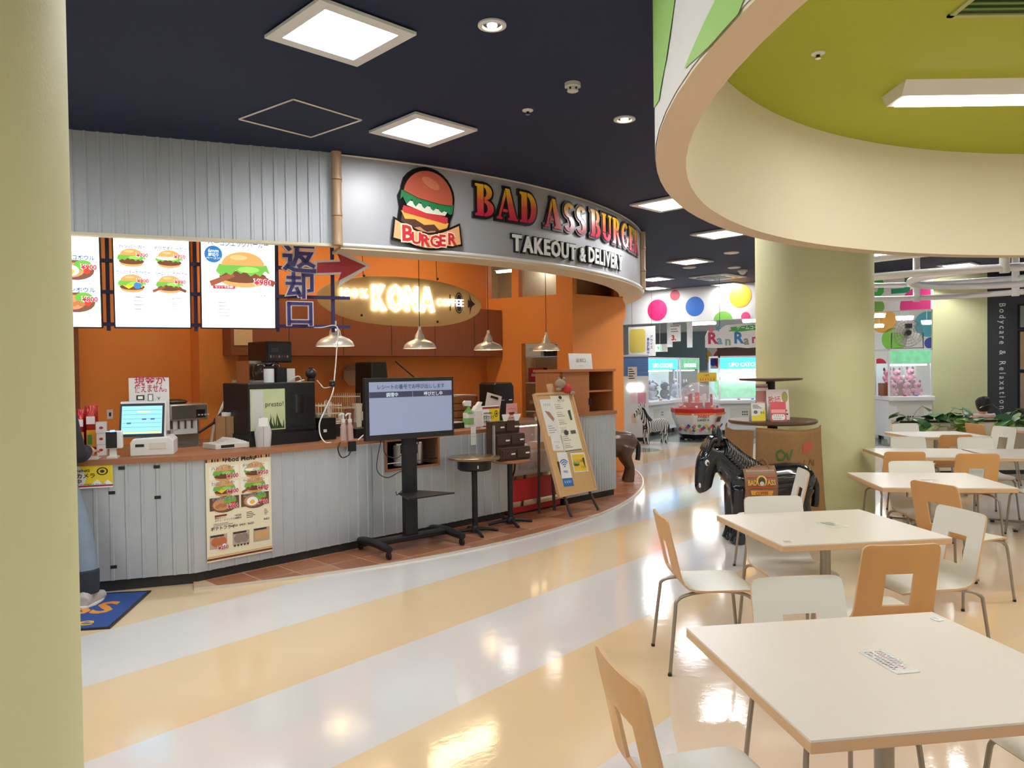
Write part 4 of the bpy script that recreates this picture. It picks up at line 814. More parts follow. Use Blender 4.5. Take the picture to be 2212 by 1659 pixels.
t, W, H = it('price_tag_stand', 561, 578, 903, 960, .1, 'small white price tag on a thin wire stand', 'tag'); B().cyl((0, 0, 0), .02, .006, n=14).build('foot', m_chrome, t); B().tube([(0, 0, 0), (0, 0, H*.75)], .002, 5).build('wire', m_chrome, t); B().box(-.04, .04, -.002, .0, H*.72, H).build('tag_card', m_paper, t)
# espresso machine and things on the back counter
t, W, H = it('coffee_brewer', 530, 632, 737, 945, 1.75, 'tall black and steel coffee brewer with a control panel against the soffit', 'coffee brewer', zb=BCZ)
B().box(-W*.42, W*.45, .05, .4, 0, H*.55).build('tower', m_dark, t); B().box(-W*.3, W*.25, .1, .4, H*.55, H*.8).build('column', m_steel, t); hd = B().box(-W*.05, W*.5, -.02, .4, H*.78, H).build('control_head', m_black, t, bev=.01)
B().box(-W*.02, W*.47, -.025, -.02, H*.8, H*.98).build('panel_face', mat('dark_glass_panel', (34, 34, 36), .2), hd); p = P()
for k in range(7): p.rect(W*(.02+.06*k), H*.83, W*(.05+.06*k), H*.855, [(200, 200, 196), (120, 120, 120), (200, 60, 60)][k % 3], 1)
p.rect(W*.05, H*.89, W*.2, H*.93, (90, 90, 92), 1); p.build('printed_buttons', hd, Matrix.Translation((0, -.0255, 0))@FACE)
for k in range(2): B().lathe([(.06, 0), (.08, .08), (.06, .16), (.03, .18)], (-W*.18+W*.32*k, -.0, H*.6), 18).build('glass_pot', mat('smoked_glass', (60, 54, 50), .1), t, smooth=50) if k == 0 else B().lathe([(.06, 0), (.08, .08), (.06, .16), (.03, .18)], (-W*.18+W*.32*k, 0, H*.6), 18).build('glass_pot', D.materials['smoked_glass'], t, smooth=50)
B().box(-W*.4, W*.45, -.06, .1, H*.56, H*.585).build('warmer_plate', m_steel, t)
for i, (px, py, lab) in enumerate(((512, 830, 'upper white note on the orange pilaster'), (511, 848, 'lower white note on the orange pilaster'))):
    s_, z_ = SH.hit(px, py, 2.71); s_ = min(s_, .98); B().box(-.045, .045, 0, .004, -.05, .05).build('wall_note', m_paper, mw=SH.M(s_, 2.714, z_), label=lab, cat='note', group='wall notes')
s_, z_ = SH.hit(517, 725, 2.49); B().box(-.11, .11, 0, .004, -.09, .09).build('certificate', mat('cream_certificate', (220, 190, 150), .5), mw=SH.M(s_+.05, 2.494, z_-.02, 0, 0), label='pale certificate pinned to the left end of the soffit', cat='certificate')
s_, z_ = SH.hit(238, 895, 2.94); t = empty('wall_outlet', SH.M(s_, 2.945, z_), 'small white wall outlet on the orange wall behind the till', 'outlet'); B().box(-.03, .03, 0, .005, -.05, .05).build('plate', m_white, t); B().box(-.01, .01, -.003, 0, -.02, .02).build('socket', m_black, t)
t, W, H = it('broom_tube', 440, 498, 830, 940, 1.3, 'bent grey hose and black brush leaning on the pilaster', 'hose', zb=.0)
s1, z1 = SH.hit(500, 832, 1.3); s0, z0 = SH.hit(455, 960, 1.3); m0 = SH.hit((440+498)/2, 940, 1.3)[0]; mid = (SH.hit(440, 940, 1.3)[0]+SH.hit(498, 940, 1.3)[0])/2
B().tube(smoothpts([(s0-mid-.1, 0, 0), (s0-mid, 0, z0), ((s0+s1)/2-mid-.02, 0, (z0+z1)/2), (s1-mid, 0, z1)]), .013, 8).build('pipe', m_offw, t, smooth=60); B().tube(smoothpts([(s0-mid-.12, -.02, z0+.12), (s0-mid+.05, -.02, z0+.22), (s0-mid+.18, 0, z0+.32), (s0-mid+.3, 0, z0+.27)]), [.012]*6+[.03]*6+[.045]*6+[.03], 8).build('brush', m_black, t, smooth=60)
# right of the drink machine
t, W, H = it('black_receipt_box', 692, 727, 908, 950, .3, 'black receipt printer box beside the drink machine', 'printer'); B().box(-W/2, W/2, 0, .2, 0, H*1.15).build('case', m_black, t, bev=.008); B().box(-W*.3, -W*.1, -.002, 0, H*.4, H*.55).build('label', m_paper, t); B().box(-W*.35, W*.35, -.003, 0, H*.75, H*.8).build('paper_slot', m_dark, t)
for i, (px, lab) in enumerate(((742, 'left white pump bottle of syrup'), (756, 'right white pump bottle of syrup'))):
    t, W, H = it('pump_bottle', px-6, px+6, 893, 938, .12, lab, 'bottle', group='syrup pump bottles')
    B().lathe([(.03, 0), (.032, .02), (.028, H*.45), (.03, H*.5), (.018, H*.62), (.016, H*.7)], n=16).build('bottle', mat('syrup_pink', (206, 176, 166), .25) if i == 0 else D.materials['syrup_pink'], t, smooth=50); B().lathe([(.02, H*.66), (.02, H*.78), (.008, H*.8), (.008, H*.95)], n=12).build('pump_collar', m_white, t, smooth=40); B().tube([(.01, 0, H*.97), (-.02, 0, H*.99), (-.05, -.01, H*.93)], .009, 8).build('spout', m_white, t)
def basket(t, W, D_, H, m):
    b = B()
    for k in range(3): z = H*(k+.3)/2.6; b.tube([(-W/2, 0, z), (W/2, 0, z), (W/2, D_, z), (-W/2, D_, z)], .005, 5, closed=True)
    n = 8
    for k in range(n+1):
        x = -W/2+W*k/n; b.tube([(x, 0, .003), (x, 0, H)], .003, 4); b.tube([(x, D_, .003), (x, D_, H)], .003, 4)
    b.box(-W/2, W/2, 0, D_, 0, .004); b.build('basket_mesh', m, t)
m_ivory = mat('ivory_plastic', (218, 206, 184), .45)
t, W, H = it('straw_basket', 688, 738, 882, 906, .52, 'ivory plastic basket holding jars and straws', 'basket', zb=CT+.12); basket(t, W, .2, H*1.3, m_ivory); B().box(-W/2, W/2, 0, .2, -.12, 0).build('riser', m_kick, t)
for k in range(14): a = random.uniform(-.25, .25); B().tube([(W*.05+.004*k, .1, .02), (W*.05+.004*k+a*.18, .1+.1*random.uniform(-.3, .3), .2+.03*random.random())], .003, 5).build('straw', m_paper, t)
for k in range(2): B().lathe([(.03, 0), (.035, .08), (.03, .1)], (-W*.3+.08*k, .1, .01), 14).build('jar', m_glassy if k else m_steel, t, smooth=50) if False else B().lathe([(.03, 0), (.035, .08), (.03, .1)], (-W*.3+.08*k, .1, .01), 14).build('jar', m_steel, t, smooth=50)
t, W, H = it('cup_basket', 743, 778, 860, 888, 1.6, 'ivory basket of white cups on the back counter', 'basket', zb=BCZ+.12); basket(t, W, .25, H*1.2, m_ivory); B().box(-W/2, W/2, 0, .25, -.12, 0).build('riser', m_steel, t)
for k in range(4): B().lathe([(.03, 0), (.045, .1), (.04, .1), (.028, .005)], (-W*.3+.09*k, .12, .01), 14).build('cup', m_paper, t, smooth=40)
for i, (px0, px1, py0, py1, w, m, nm, lab, cat) in enumerate(((773, 790, 872, 925, 1.55, m_offw, 'white_bin', 'narrow white bin on the back counter left of the display', 'bin'), (752, 772, 884, 925, 1.55, m_brown, 'brown_jar', 'brown glass jar on the back counter', 'jar'))):
    t, W, H = it(nm, px0, px1, py0, py1, w, lab, cat, zb=BCZ); B().lathe([(W*.4, 0), (W*.5, H*.9), (W*.46, H), (W*.44, H), (W*.4, .02)], (0, .08, 0), 18).build('body', m, t, smooth=50); B().ring([(W*.5, H*.94), (W*.53, H*.94), (W*.53, H), (W*.5, H)], (0, .08, 0), 18).build('rim', m, t)
t, W, H = it('black_scale', 780, 795, 925, 950, .2, 'small black box partly behind the display', 'box'); B().box(-.09, .09, 0, .15, 0, .09).build('case', m_black, t, bev=.005); B().box(-.05, .05, -.002, 0, .03, .06).build('window', m_dark, t)
# cables and adapter on the counter front
q = [SH.hit(x, y, -.05) for x, y in ((735, 955), (730, 970), (738, 988), (752, 984), (758, 974))]
t = empty('power_adapter', SH.M(0, -.05, 0), 'black power adapter dangling over the counter edge', 'adapter'); B().tube(smoothpts([(a, 0, z) for a, z in q]), .005, 6).build('cable', m_cable, t, smooth=60); a, z = SH.hit(761, 965, -.05); B().box(a-.035, a+.03, -.02, .02, z-.04, z+.05).build('brick', m_black, t, bev=.005)
q = [SH.hit(x, y, .05) for x, y in ((760, 955), (770, 940), (785, 932), (800, 938), (820, 945))]; B().tube(smoothpts([(a, 0, max(z, CT+.012)) for a, z in q]), .006, 6).build('cable', m_wcable, t, smooth=60)
# back wall things
s_, z_ = SH.hit(792, 810, 2.6); t = empty('octagonal_speaker', SH.M(s_, 2.6, z_), 'cream octagonal wall speaker left of the display', 'speaker'); b = B(); ext(b, [(.15*math.cos(R(22.5+45*k)), .15*math.sin(R(22.5+45*k))) for k in range(8)], 0, .33); b.build('housing', m_ivory, t, bev=.006); b = B(); ext(b, [(.12*math.cos(R(15*k)), .12*math.sin(R(15*k))) for k in range(24)], -.008, 0); b.build('grille', mat('speaker_cloth', (206, 190, 158), .7), t)
t, W, H = it('tilted_black_bin', 800, 848, 781, 822, 1.9, 'black sloping machine hood behind the display', 'machine', zb=BCZ+.05); b = B(); ext(b, [(-W*.5, 0), (W*.5, 0), (W*.25, H), (-W*.45, H)], 0, .35); b.build('hood', m_black, t, bev=.02); B().tube([(W*.0, -.01, H*.35), (W*.35, -.01, H*.1)], .008, 6).build('chrome_bar', m_chrome, t); B().box(-W*.4, W*.4, .05, .3, -.05, 0).build('foot', m_dark, t)
a, z = SH.hit(864, 780, 1.9); a2, z2 = SH.hit(898, 818, 1.9); t = empty('mop_stick', SH.M(a, 2.0, BCZ), 'thin dark stick leaning in front of the orange wall', 'stick'); B().tube([(a2-a, -.1, 0), (a2-a, -.1, z2-BCZ), (0, 0, z-BCZ)], .009, 8).build('stick', m_cable, t); B().cyl((a2-a, -.1, 0), .03, .02, n=12).build('ferrule', m_dark, t)
# right end of the counter
t, W, H = it('wicker_basket', 988, 1040, 848, 905, 1.55, 'stack of brown wicker baskets topped with papers', 'basket', zb=BCZ)
m_wick = mat('wicker', (150, 98, 62), .7, noise=.35, ns=30, bump=.8, bs=40)
for k in range(4): z = H*.9/4*k; b = B(); b.prism(rrect(W*(1-.02*k), .34, .04, 4, 0, .2), z, z+H*.2); b.build('basket_layer', m_wick, t)
for k in range(3): B().box(-W*.5+.05*k, W*.45, .04, .36, H*.88+.008*k, H*.885+.008*k).build('paper_sheet', m_paper, t, Matrix.Rotation(R(3*k), 4, 'Z'))
t, W, H = it('water_dispenser', 1070, 1112, 826, 915, 1.2, 'black rounded water dispenser by the kitchen doorway', 'dispenser', zb=BCZ); BW = W
b = B(); ext(b, [(-W/2, 0), (W*.45, 0), (W*.42, H*.35), (W*.5, H*.6), (W*.48, H*.9), (W*.38, H), (-W*.42, H), (-W/2, H*.95)], 0, .3); b.build('body', m_black, t, bev=.015)
for k in (-.12, .28): B().box(W*k-.03, W*k+.03, -.006, 0, H*.56, H*.585).build('lever', m_chrome, t)
B().box(-W*.52, W*.55, -.04, .32, -.03, 0).build('tray', m_dark, t); B().box(-W*.45, W*.5, .0, .28, -BCZ, -.03).build('cupboard', m_brown, t)
t, W, H = it('clipboard', 1040, 1076, 840, 880, .62, 'grey clipboard propped on the counter by the water dispenser', 'clipboard', zb=CT); B().box(-W*.45, W*.45, 0, .006, 0, .34).build('board', m_offw, t, M4((0, 0, 0), 0, 0)@Matrix.Rotation(R(14), 4, 'Y')); B().box(-.06, .06, -.008, 0, .29, .315).build('clip', m_black, t, Matrix.Rotation(R(14), 4, 'Y'))
t, W, H = it('spray_bottle', 1003, 1021, 866, 922, .3, 'spray bottle with a green trigger on the counter end', 'bottle'); H *= 1.02; b = B(); b.prism(rrect(W*1.0, .08, .03), 0, H*.55); b.build('bottle', mat('translucent_white', (222, 226, 214), .3), t, bev=.008); b = B(); b.prism(rrect(W*1.02, .083, .03), H*.12, H*.36); b.build('green_label', mat('label_green', (130, 180, 110), .4), t); B().lathe([(W*.45, H*.55), (.02, H*.7), (.018, H*.78)], n=14).build('neck', pm((96, 160, 70)), t, smooth=50); b = B(); ext(b, [(-.06, H*.8), (.03, H*.78), (.035, H*.98), (-.05, H), (-.075, H*.92)], -.015, .015); b.build('trigger_head', m_white, t, bev=.004)
t, W, H = it('white_jug', 1021, 1043, 870, 922, .28, 'square white plastic jug beside the spray bottle', 'jug'); b = B(); b.prism(rrect(W, .1, .02), 0, H*.7); b.build('body', m_white, t, bev=.01); b = B(); ext(b, [(-W*.45, H*.7), (W*.45, H*.7), (W*.2, H*.88), (-W*.2, H*.88)], -.03, .03); b.build('shoulder', m_white, t); b = B(); ext(b, [(-.03, H*.86), (.03, H*.86), (.06, H*1.02), (.02, H*1.04)], -.02, .02); b.build('spout_flap', m_white, t)
t, W, H = it('standing_warning_card', 1042, 1079, 876, 918, .1, 'small standing security camera warning card on the counter end', 'notice'); B().box(-W/2, W/2, 0, .003, 0, H).build('card', m_paper, t); o = empty('print_holder', (-W/2, -.001, 0), parent=t); D.objects.remove(o); c_ = B().box(-W/2, W/2, .003, .03, 0, .01).build('foot', m_white, t); c_ = B().box(0, W, -.0012, -.0008, 0, H).build('face_sheet', m_paper, t, (-W/2, 0, 0)); p0_ = len(c_.children); warncard(c_, W, H); c_.children[0].location.y = -.0014
t, W, H = it('black_tray', 974, 1002, 905, 922, .3, 'black tray with a white phone on the counter end', 'tray'); B().box(-W*.6, W*.6, 0, .25, 0, .06).build('tray', m_black, t, bev=.006); B().box(-W*.4, W*.5, .02, .1, .06, .07).build('phone', m_white, t)
s_, z_ = SH.hit(1022, 938, -.02); t = B().box(-.035, .035, 0, .003, -.11, .08).build('hanging_tag', m_paper, mw=SH.M(s_, -.026, z_), label='white paper tag hanging on the ribbed counter end', cat='tag'); glyphs(glyphs(P(), -.025, .03, 0, .014, GRY, 1, 4), -.025, .03, -.03, .014, GRY, 1, 5).build('printed_text', t, Matrix.Translation((0, -.0006, 0))@FACE)
# niche contents
for k in range(3):
    s_ = nb[0]+(nb[1]-nb[0])*(.42+.2*k); t = empty('steel_cylinder', SH.M(s_, .14, nz[0]+.0), ['left steel cup dispenser in the counter niche', 'middle steel cup dispenser in the counter niche', 'right steel cup dispenser in the counter niche'][k], 'cup dispenser', 'cup dispensers in the niche'); B().cyl((0, 0, 0), .05, .2, n=20).build('tube', m_steel if k else m_paper, t, smooth=40); B().ring([(.046, .2), (.054, .2), (.054, .215), (.046, .215)], n=20).build('rim', m_chrome, t)
# ================================================================ shop lights and store room
for i, (s_, w_) in enumerate(((1.9, 1.9), (3.7, 1.9), (.2, 1.6))):
    t = empty('shop_strip_light', SH.M(s_, w_, HC), ['warm strip light on the shop ceiling behind the burger emblem', 'warm strip light on the shop ceiling above the surfboard', 'warm strip light on the shop ceiling above the till'][i], 'ceiling light', 'warm strip lights in the shop')
    B().box(-.6, .6, -.07, .07, -.05, 0).build('housing', m_frame, t); B().box(-.57, .57, -.05, .05, -.06, -.05).build('tube', mat('warm_tube', (255, 226, 180), .5, emit=32) if i == 0 else D.materials['warm_tube'], t)
for i, (s_, w_) in enumerate(((.35, .95), (.75, 1.75))):
    t = empty('store_tube_light', W1.M(s_, w_, 3.25), ['tube light seen through the left store room window', 'second tube light in the store room farther in'][i], 'tube light', 'tube lights in the store room')
    B().box(-.75, .5, -.06, .06, 0, .3).build('housing', m_frame, t); B().box(-.72, .47, -.025, .025, -.035, 0).build('tube', mat('cool_tube', (255, 250, 240), .5, emit=14) if i == 0 else D.materials['cool_tube'], t)
t = empty('store_shelf', W1.M(.08, 1.7, 0), 'steel shelf rack with boxes inside the kitchen doorway', 'shelf rack')
for x in (-.35, .35):
    for y in (0, .4): B().cyl((x, y, 0), .012, 1.95, n=8).build('post', m_chrome, t)
for z in (.35, .85, 1.35, 1.8): B().box(-.36, .36, -.01, .41, z, z+.02).build('shelf_board', m_steel, t)
for i, (x, z, w, h, m) in enumerate(((-.18, .35, .3, .28, m_card), (.18, .35, .3, .3, m_brown), (-.2, .85, .26, .3, m_card), (.15, .85, .34, .22, m_dark), (-.15, 1.35, .3, .25, m_red), (.2, 1.35, .25, .3, m_card), (-.2, 1.8, .3, .25, m_paper), (.12, 1.8, .22, .2, m_dark))):
    o = B().box(-w/2, w/2, 0, .3, 0, h).build('store_box', m, mw=W1.M(.08+x, 1.72, z+.0205), label=['brown carton on the lowest store shelf', 'dark brown box on the lowest store shelf', 'brown carton on the second store shelf', 'dark crate on the second store shelf', 'red box on the third store shelf', 'brown carton on the third store shelf', 'white bundle on the top store shelf', 'dark box on the top store shelf'][i], cat='box', group='boxes on the store rack'); B().box(-w*.3, w*.3, -.002, 0, h*.4, h*.6).build('tape_label', m_offw, o)
# ================================================================ display on a wheeled stand
t = empty('display_stand', M4((-.93, 6.83, 0), R(40)), 'black wheeled stand carrying the order number display', 'display stand')
B().box(-.065, .065, -.03, .03, .1, 1.35).build('column', m_dark, t, bev=.006); B().box(-.07, .07, -.035, .035, .86, .94).build('clamp_block', m_dark, t)
for sx in (-1, 1): B().tube(smoothpts([(sx*.38, .24, .10), (sx*.38, .0, .115), (sx*.38, -.28, .10)]), [.028, .032, .035, .036, .036, .036, .036, .036, .036, .036, .034, .03, .028], 10).build('foot_bar', m_dark, t, smooth=50)
B().box(-.38, .38, -.05, .05, .085, .135).build('cross_bar', m_dark, t, bev=.01)
b = B(); b.prism([(-.1, .03), (-.2, -.3), (.28, -.3), (.12, .03)], .5, .512); b.build('tray_shelf', m_dark, t)
for sx in (-1, 1):
    for y in (-.26, .22):
        c = B().box(sx*.38-.012, sx*.38+.012, y-.012, y+.012, .05, .08).build('caster', m_chrome, t); b = B(); b.X = Matrix.Translation((sx*.38-.012, y, .0475))@Matrix.Rotation(PI/2, 4, 'Y'); b.cyl((0, 0, 0), .03, .024, n=16); b.build('wheel', m_dark, c)
tv = empty('order_display', M4((-.93+.075*math.sin(R(40)), 6.83-.075*math.cos(R(40)), 1.03), R(38)), 'flat display showing receipt numbers being called', 'display')
tv.location = (-.905, 6.775, 1.0); W, H = .90, .54
B().box(-W/2, W/2, -.02, .03, 0, H).build('housing', m_black, tv, bev=.006); B().box(-.15, .15, .03, .045, .12, .4).build('mount_plate', m_dark, tv)
B().box(-W/2+.035, W/2-.025, -.024, -.02, .05, H-.035).build('screen', mat('lit_blue_grey_screen', (146, 158, 190), .3, emit=.14), tv)
p = P(.2); x0, x1, y0, y1 = -W/2+.035, W/2-.025, .05, H-.035
p.rect(x0, y1-.135, x1, y1-.085, (56, 58, 84), 1); p.text('レシートの番号でお呼び出しします', (x0+x1)/2, y1-.06, .045, (40, 44, 60), 2, .004, 'C', width=.68); p.text('調理中', x0+.22, y1-.127, .04, (215, 235, 245), 2, .01, 'C'); p.text('呼びだし中', x1-.2, y1-.127, .04, (235, 240, 250), 2, .01, 'C'); p.rect(-.002+.01, y0, .002+.01, y1-.09, (150, 160, 190), 3)
p.build('screen_image', tv, Matrix.Translation((0, -.0245, 0))@FACE)
q = tv.matrix_basis
B().tube(smoothpts([(-.25, .03, .02), (-.23, .06, -.12), (-.12, .05, -.17), (.0, .06, -.1)]), .004, 6).build('cable', m_cable, tv, smooth=60); B().tube(smoothpts([(-.28, .03, .0), (-.3, .08, -.25), (-.2, .08, -.34), (-.05, .08, -.3), (.0, .07, -.4), (-.1, .07, -.5), (-.12, .07, -.47)]), .004, 6).build('cable', m_cable, tv, smooth=60); B().tube(smoothpts([(.05, .03, .03), (.12, .07, -.05), (.07, .05, -.1)]), .004, 6).build('cable', m_cable, tv, smooth=60)
# ================================================================ small round tables
def star_table(p, r, h, ztop, mtop, lab, cat, box):
    t = empty('round_side_table', M4(p, R(20)), lab, cat, 'small round tables by the counter')
    B().lathe([(0, h-.028), (r-.015, h-.028), (r, h-.02), (r, h-.004), (r-.006, h)], n=40).build('table_top', mtop, t, smooth=40); B().cyl((0, 0, .06), .028, h-.09, n=18).build('pole', m_dark, t, smooth=40)
    if box: B().lathe([(.15, h-.13), (.165, h-.115), (.165, h-.03), (0, h-.03)], n=28).build('under_box', m_black, t, smooth=30); B().box(-.02, -.01, -.17, -.16, h-.1, h-.07).build('white_label', m_paper, t)
    B().lathe([(.03, .09), (.045, .06), (.045, .03), (0, .03)], n=16).build('hub', m_dark, t, smooth=40)
    for k in range(4): a = k*PI/2; b = B(); b.X = Matrix.Rotation(a, 4, 'Z'); b.tube([(.03, 0, .055), (.13, 0, .045), (.235, 0, .025)], [.02, .017, .014], 8); f = b.build('foot_arm', m_dark, t, smooth=50); b = B(); b.X = Matrix.Rotation(a, 4, 'Z'); b.cyl((.225, 0, 0.0165), .014, .014, n=10); b.build('glide', m_black, f)
    return t
m_pat = mat('map_print_top', (122, 100, 70), .12, noise=.6, ns=5)
q = SH.at(1.92, -.32, .0); star_table(q, .255, .76, .76, m_pat, 'small round table with a patterned glossy top in front of the counter', 'table', True)
q = SH.at(2.46, -.27, .0); star_table(q, .205, .68, .68, m_wood, 'small round wooden table carrying the brown rack', 'table', False)
t = empty('brown_rack', SH.M(2.45, -.31, .68, R(-6)), 'stepped brown leather pocket rack with white tags on the small table', 'rack')
m_lea = mat('brown_leather', (66, 42, 32), .5, noise=.1, ns=10)
for k in range(3):
    b = B(); ext(b, [(-.19, 0), (.19, 0), (.19, .13+.13*k), (-.19, .13+.13*k)], -.03+.085*k-.04, .05+.085*k-.04); st = b.build('step', m_lea, t, bev=.006)
    for x in (-.095, .095): pk = B().box(x-.085, x+.085, -.085+.085*k, -.071+.085*k, .02+.13*k, .11+.13*k).build('pocket', m_lea, t, bev=.004); B().box(x+.02, x+.07, -.088+.085*k, -.085+.085*k, .06+.13*k, .075+.13*k).build('tag', m_paper, pk)
for x, y in ((-.02, .06), (.1, .02)): b = B(); ext(b, [(x-.03, .39), (x+.01, .39), (x+.05, .46), (x-.05, .46)], y, y+.01); b.build('white_holder', m_white, t)
b = B().box(-.02, .02, -.004, .004, 0, .36); b.build('slanted_panel', m_steel, t, M4((-.23, 0, .0), R(80), R(-0)))
# ================================================================ display case
t = empty('display_case', SH.M(2.76, 0.0, 0), 'red glass-fronted cake display case at the counter end', 'display case'); W = .82
B().box(0, W, .02, .6, .03, .4).build('base', m_red, t, bev=.01); B().box(-.004, W+.004, .0, .61, .1, .16).build('chrome_skirt', m_chrome, t); B().box(0, W, .03, .58, 0, .03).build('plinth', m_kick, t); B().box(0, W, 0, .6, .4, .44).build('chrome_rim', m_chrome, t)
cv = [(0, .44), (-.04, .55), (-.03, .75), (.05, .9), (.2, .97)]
vs = []; fs = []
for x in (0.01, W-.01):
    for y, z in cv: vs.append((x, y, z))
for i in range(4): fs.append((i, i+5, i+6, i+1))
o = B().add(vs, fs).build('curved_glass', m_aglass, t, smooth=60); sm = o.modifiers.new('thickness', 'SOLIDIFY'); sm.thickness = .006
for x in (0, W-.02): B().tube([(x+.01, y, z) for y, z in smoothpts([(a, c, 0) for a, c in cv])] if False else [(x+.01, p_.x, p_.y) for p_ in smoothpts([(a, c, 0) for a, c in cv])], .009, 6).build('glass_edge', m_dark, t, smooth=50)
B().box(0, W, .2, .6, .96, .99).build('top_panel', m_steel, t); B().box(0, W, .57, .6, .44, .96).build('back_panel', m_red, t); B().box(.02, W-.02, .05, .56, .66, .67).build('glass_shelf', m_aglass, t); B().box(.02, W-.02, .04, .56, .44, .46).build('floor_tray', m_steel, t)
B().box(.03, W-.03, .22, .25, .945, .958).build('lit_strip', mat('case_strip', (255, 230, 190), .5, emit=6), t)
for k in range(5): o = B().box(-.06, .06, 0, .18, 0, .08).build('pastry_box', [m_brown, m_card, m_paper][k % 3], mw=SH.M(2.86+.15*k, .2, .4605 if k % 2 else .6705), label=['brown pastry box on the glass shelf at the left end', 'tan pastry box at the left of the case floor', 'white pastry box in the middle of the glass shelf', 'brown pastry box at the right of the case floor', 'tan pastry box at the right end of the glass shelf'][k], cat='pastry box', group='pastry boxes in the display case'); B().box(-.04, .04, .03, .15, .08, .083).build('lid_label', m_offw, o)
t = empty('pink_card_stand', SH.M(3.13, .35, .991), 'pink card standing on the display case', 'card'); b = B(); ext(b, [(-.1, 0), (.1, 0), (.085, .22), (-.085, .22)], 0, .004); b.build('card', pm((240, 176, 172)), t); glyphs(P(), -.06, .06, .15, .02, RED_, 1, 7).rect(-.06, .05, .05, .06, GRY, 1).rect(-.05, .09, .04, .12, PAT, 1).build('printed_text', t, Matrix.Translation((0, -.0006, 0))@FACE); B().box(-.1, .1, 0, .08, 0, .004).build('foot', pm((240, 176, 172)), t)
B().box(-.25, .28, 0, .24, 0, .02).build('red_tray', m_red, mw=SH.M(3.1, .3, .9905), label='flat red tray lying on the display case top', cat='tray') if False else None
# ================================================================ easel board
EF = Fr((.735, 8.42), 46.8); s_, z_ = EF.hit(1248, 1063); TL = R(-17.5)
t = empty('easel_board', EF.M(s_, 0, 0), 'tall wooden easel board covered with menu sheets', 'easel'); W, H = .62, 1.13
bd = B().box(-W/2, W/2, -.012, .012, 0, H).build('board', mat('easel_plywood', (206, 164, 106), .55, noise=.08, ns=5, stretch=(4, 4, .4)), t, M4((0, 0, z_), 0, TL)); bfm = bd.matrix_basis
for x in (-W/2-.01, W/2+.01): B().box(x-.014, x+.014, -.018, .018, -.02, H+.01).build('frame_rail', m_oakedge, bd)
B().box(-W/2, W/2, -.02, .02, H-.01, H+.015).build('frame_rail', m_oakedge, bd); B().box(-W/2, W/2, -.02, .02, -.02, .0).build('frame_rail', m_oakedge, bd)
lg = mat('dark_easel_leg', (58, 42, 34), .5)
for x in (-.22, .22): B().tube([(x, .1, z_+.35), (x, 0.02, z_), (x*1.1, -.1, .017)], .016, 8).build('leg', lg, t)
rl = EF.hit(1160, 1102)
B().tube([(-.05, .37, 1.28), (-.08, .27, .017)], .018, 8).build('rear_leg', lg, t); B().tube([(-.25, .34, 1.2), (-.34, .27, .017)], .016, 8).build('rear_leg', lg, t); B().box(-.04, .04, .0, .03, H, H+.12).build('top_block', m_oakedge, bd)
def sheet(x, y, w, h, m, nm, rot=0): return B().box(-w/2, w/2, -.0016, 0, -h/2, h/2).build(nm, m, bd, Matrix.Translation((x, -.0135, y))@Matrix.Rotation(R(rot), 4, 'Y'))
def onsheet(o, p): p.build('printed_sheet', o, Matrix.Translation((0, -.0018, 0))@FACE)
o = sheet(.09, .78, .33, .66, pm((232, 228, 206)), 'menu_sheet'); p = P()
glyphs(p, -.06, .06, .25, .03, (70, 70, 60), 1, 2); p.ell(0, .30, .03, .02, INK, 1)
for k in range(14): p.rect(-.15+.022*k, .322, -.14+.022*k, .33, INK, 2)
for k, y in enumerate((.21, .12, .03, -.06, -.16, -.24)): glyphs(p, -.13, -.02, y, .016, (90, 76, 50), 1, k); lines(p, -.13, .05, y-.02, 2, .02, .006)
p.cut('menu_text'); p.poly([(.07, .14), (.12, .15), (.115, .03), (.08, .03)], (60, 80, 60), 2); p.ell(-.05, -.11, .04, .03, (60, 60, 66), 2); p.rect(.03, -.13, .12, -.09, (90, 90, 96), 2); p.rect(-.15, -.325, .15, -.31, (120, 116, 90), 2); onsheet(o, p)
o = sheet(-.17, .86, .2, .42, m_film, 'laminated_sheet'); p = P(); glyphs(p, -.06, .06, .13, .03, (140, 130, 130), 1, 8); p.poly([(-.06, .08), (.02, .06), (.07, -.02), (.04, -.05), (-.03, .03)], (170, 120, 90), 1); lines(p, -.07, .07, -.1, 4, .025, .006); onsheet(o, p)
o = sheet(-.15, .57, .19, .18, m_film, 'laminated_sheet', 4); p = P(); glyphs(p, -.05, .05, 0, .018, GRY, 1, 9); lines(p, -.05, .05, -.04, 2, .02, .005); onsheet(o, p)
o = sheet(-.13, .27, .17, .38, m_paper, 'wifi_sheet', 3); p = P(); BL = (40, 110, 180)
for k in range(3): p.poly(cres(0, .02, (.03+.024*k+.012, .03+.024*k+.012), (.03+.024*k, .03+.024*k), 40, 140), BL, 2)
p.ell(0, .03, .01, .01, BL, 2); p.text('FREE', 0, -.04, .035, BL, 2, .01, 'C'); p.rect(-.085, -.19, .085, -.1, BL, 1); glyphs(p, -.06, .06, -.155, .03, WHT, 2, 3); onsheet(o, p)
o = sheet(.14, .32, .25, .22, m_paper, 'picture_sheet', 3); p = P(); p.rect(-.11, -.1, .11, .09, (236, 196, 50), 1); burger(p, -.06, -.01, .12); p.text('100g', .01, .0, .045, (120, 60, 40), 3, .02); glyphs(p, .01, .1, -.07, .03, (170, 80, 40), 3, 6); onsheet(o, p)
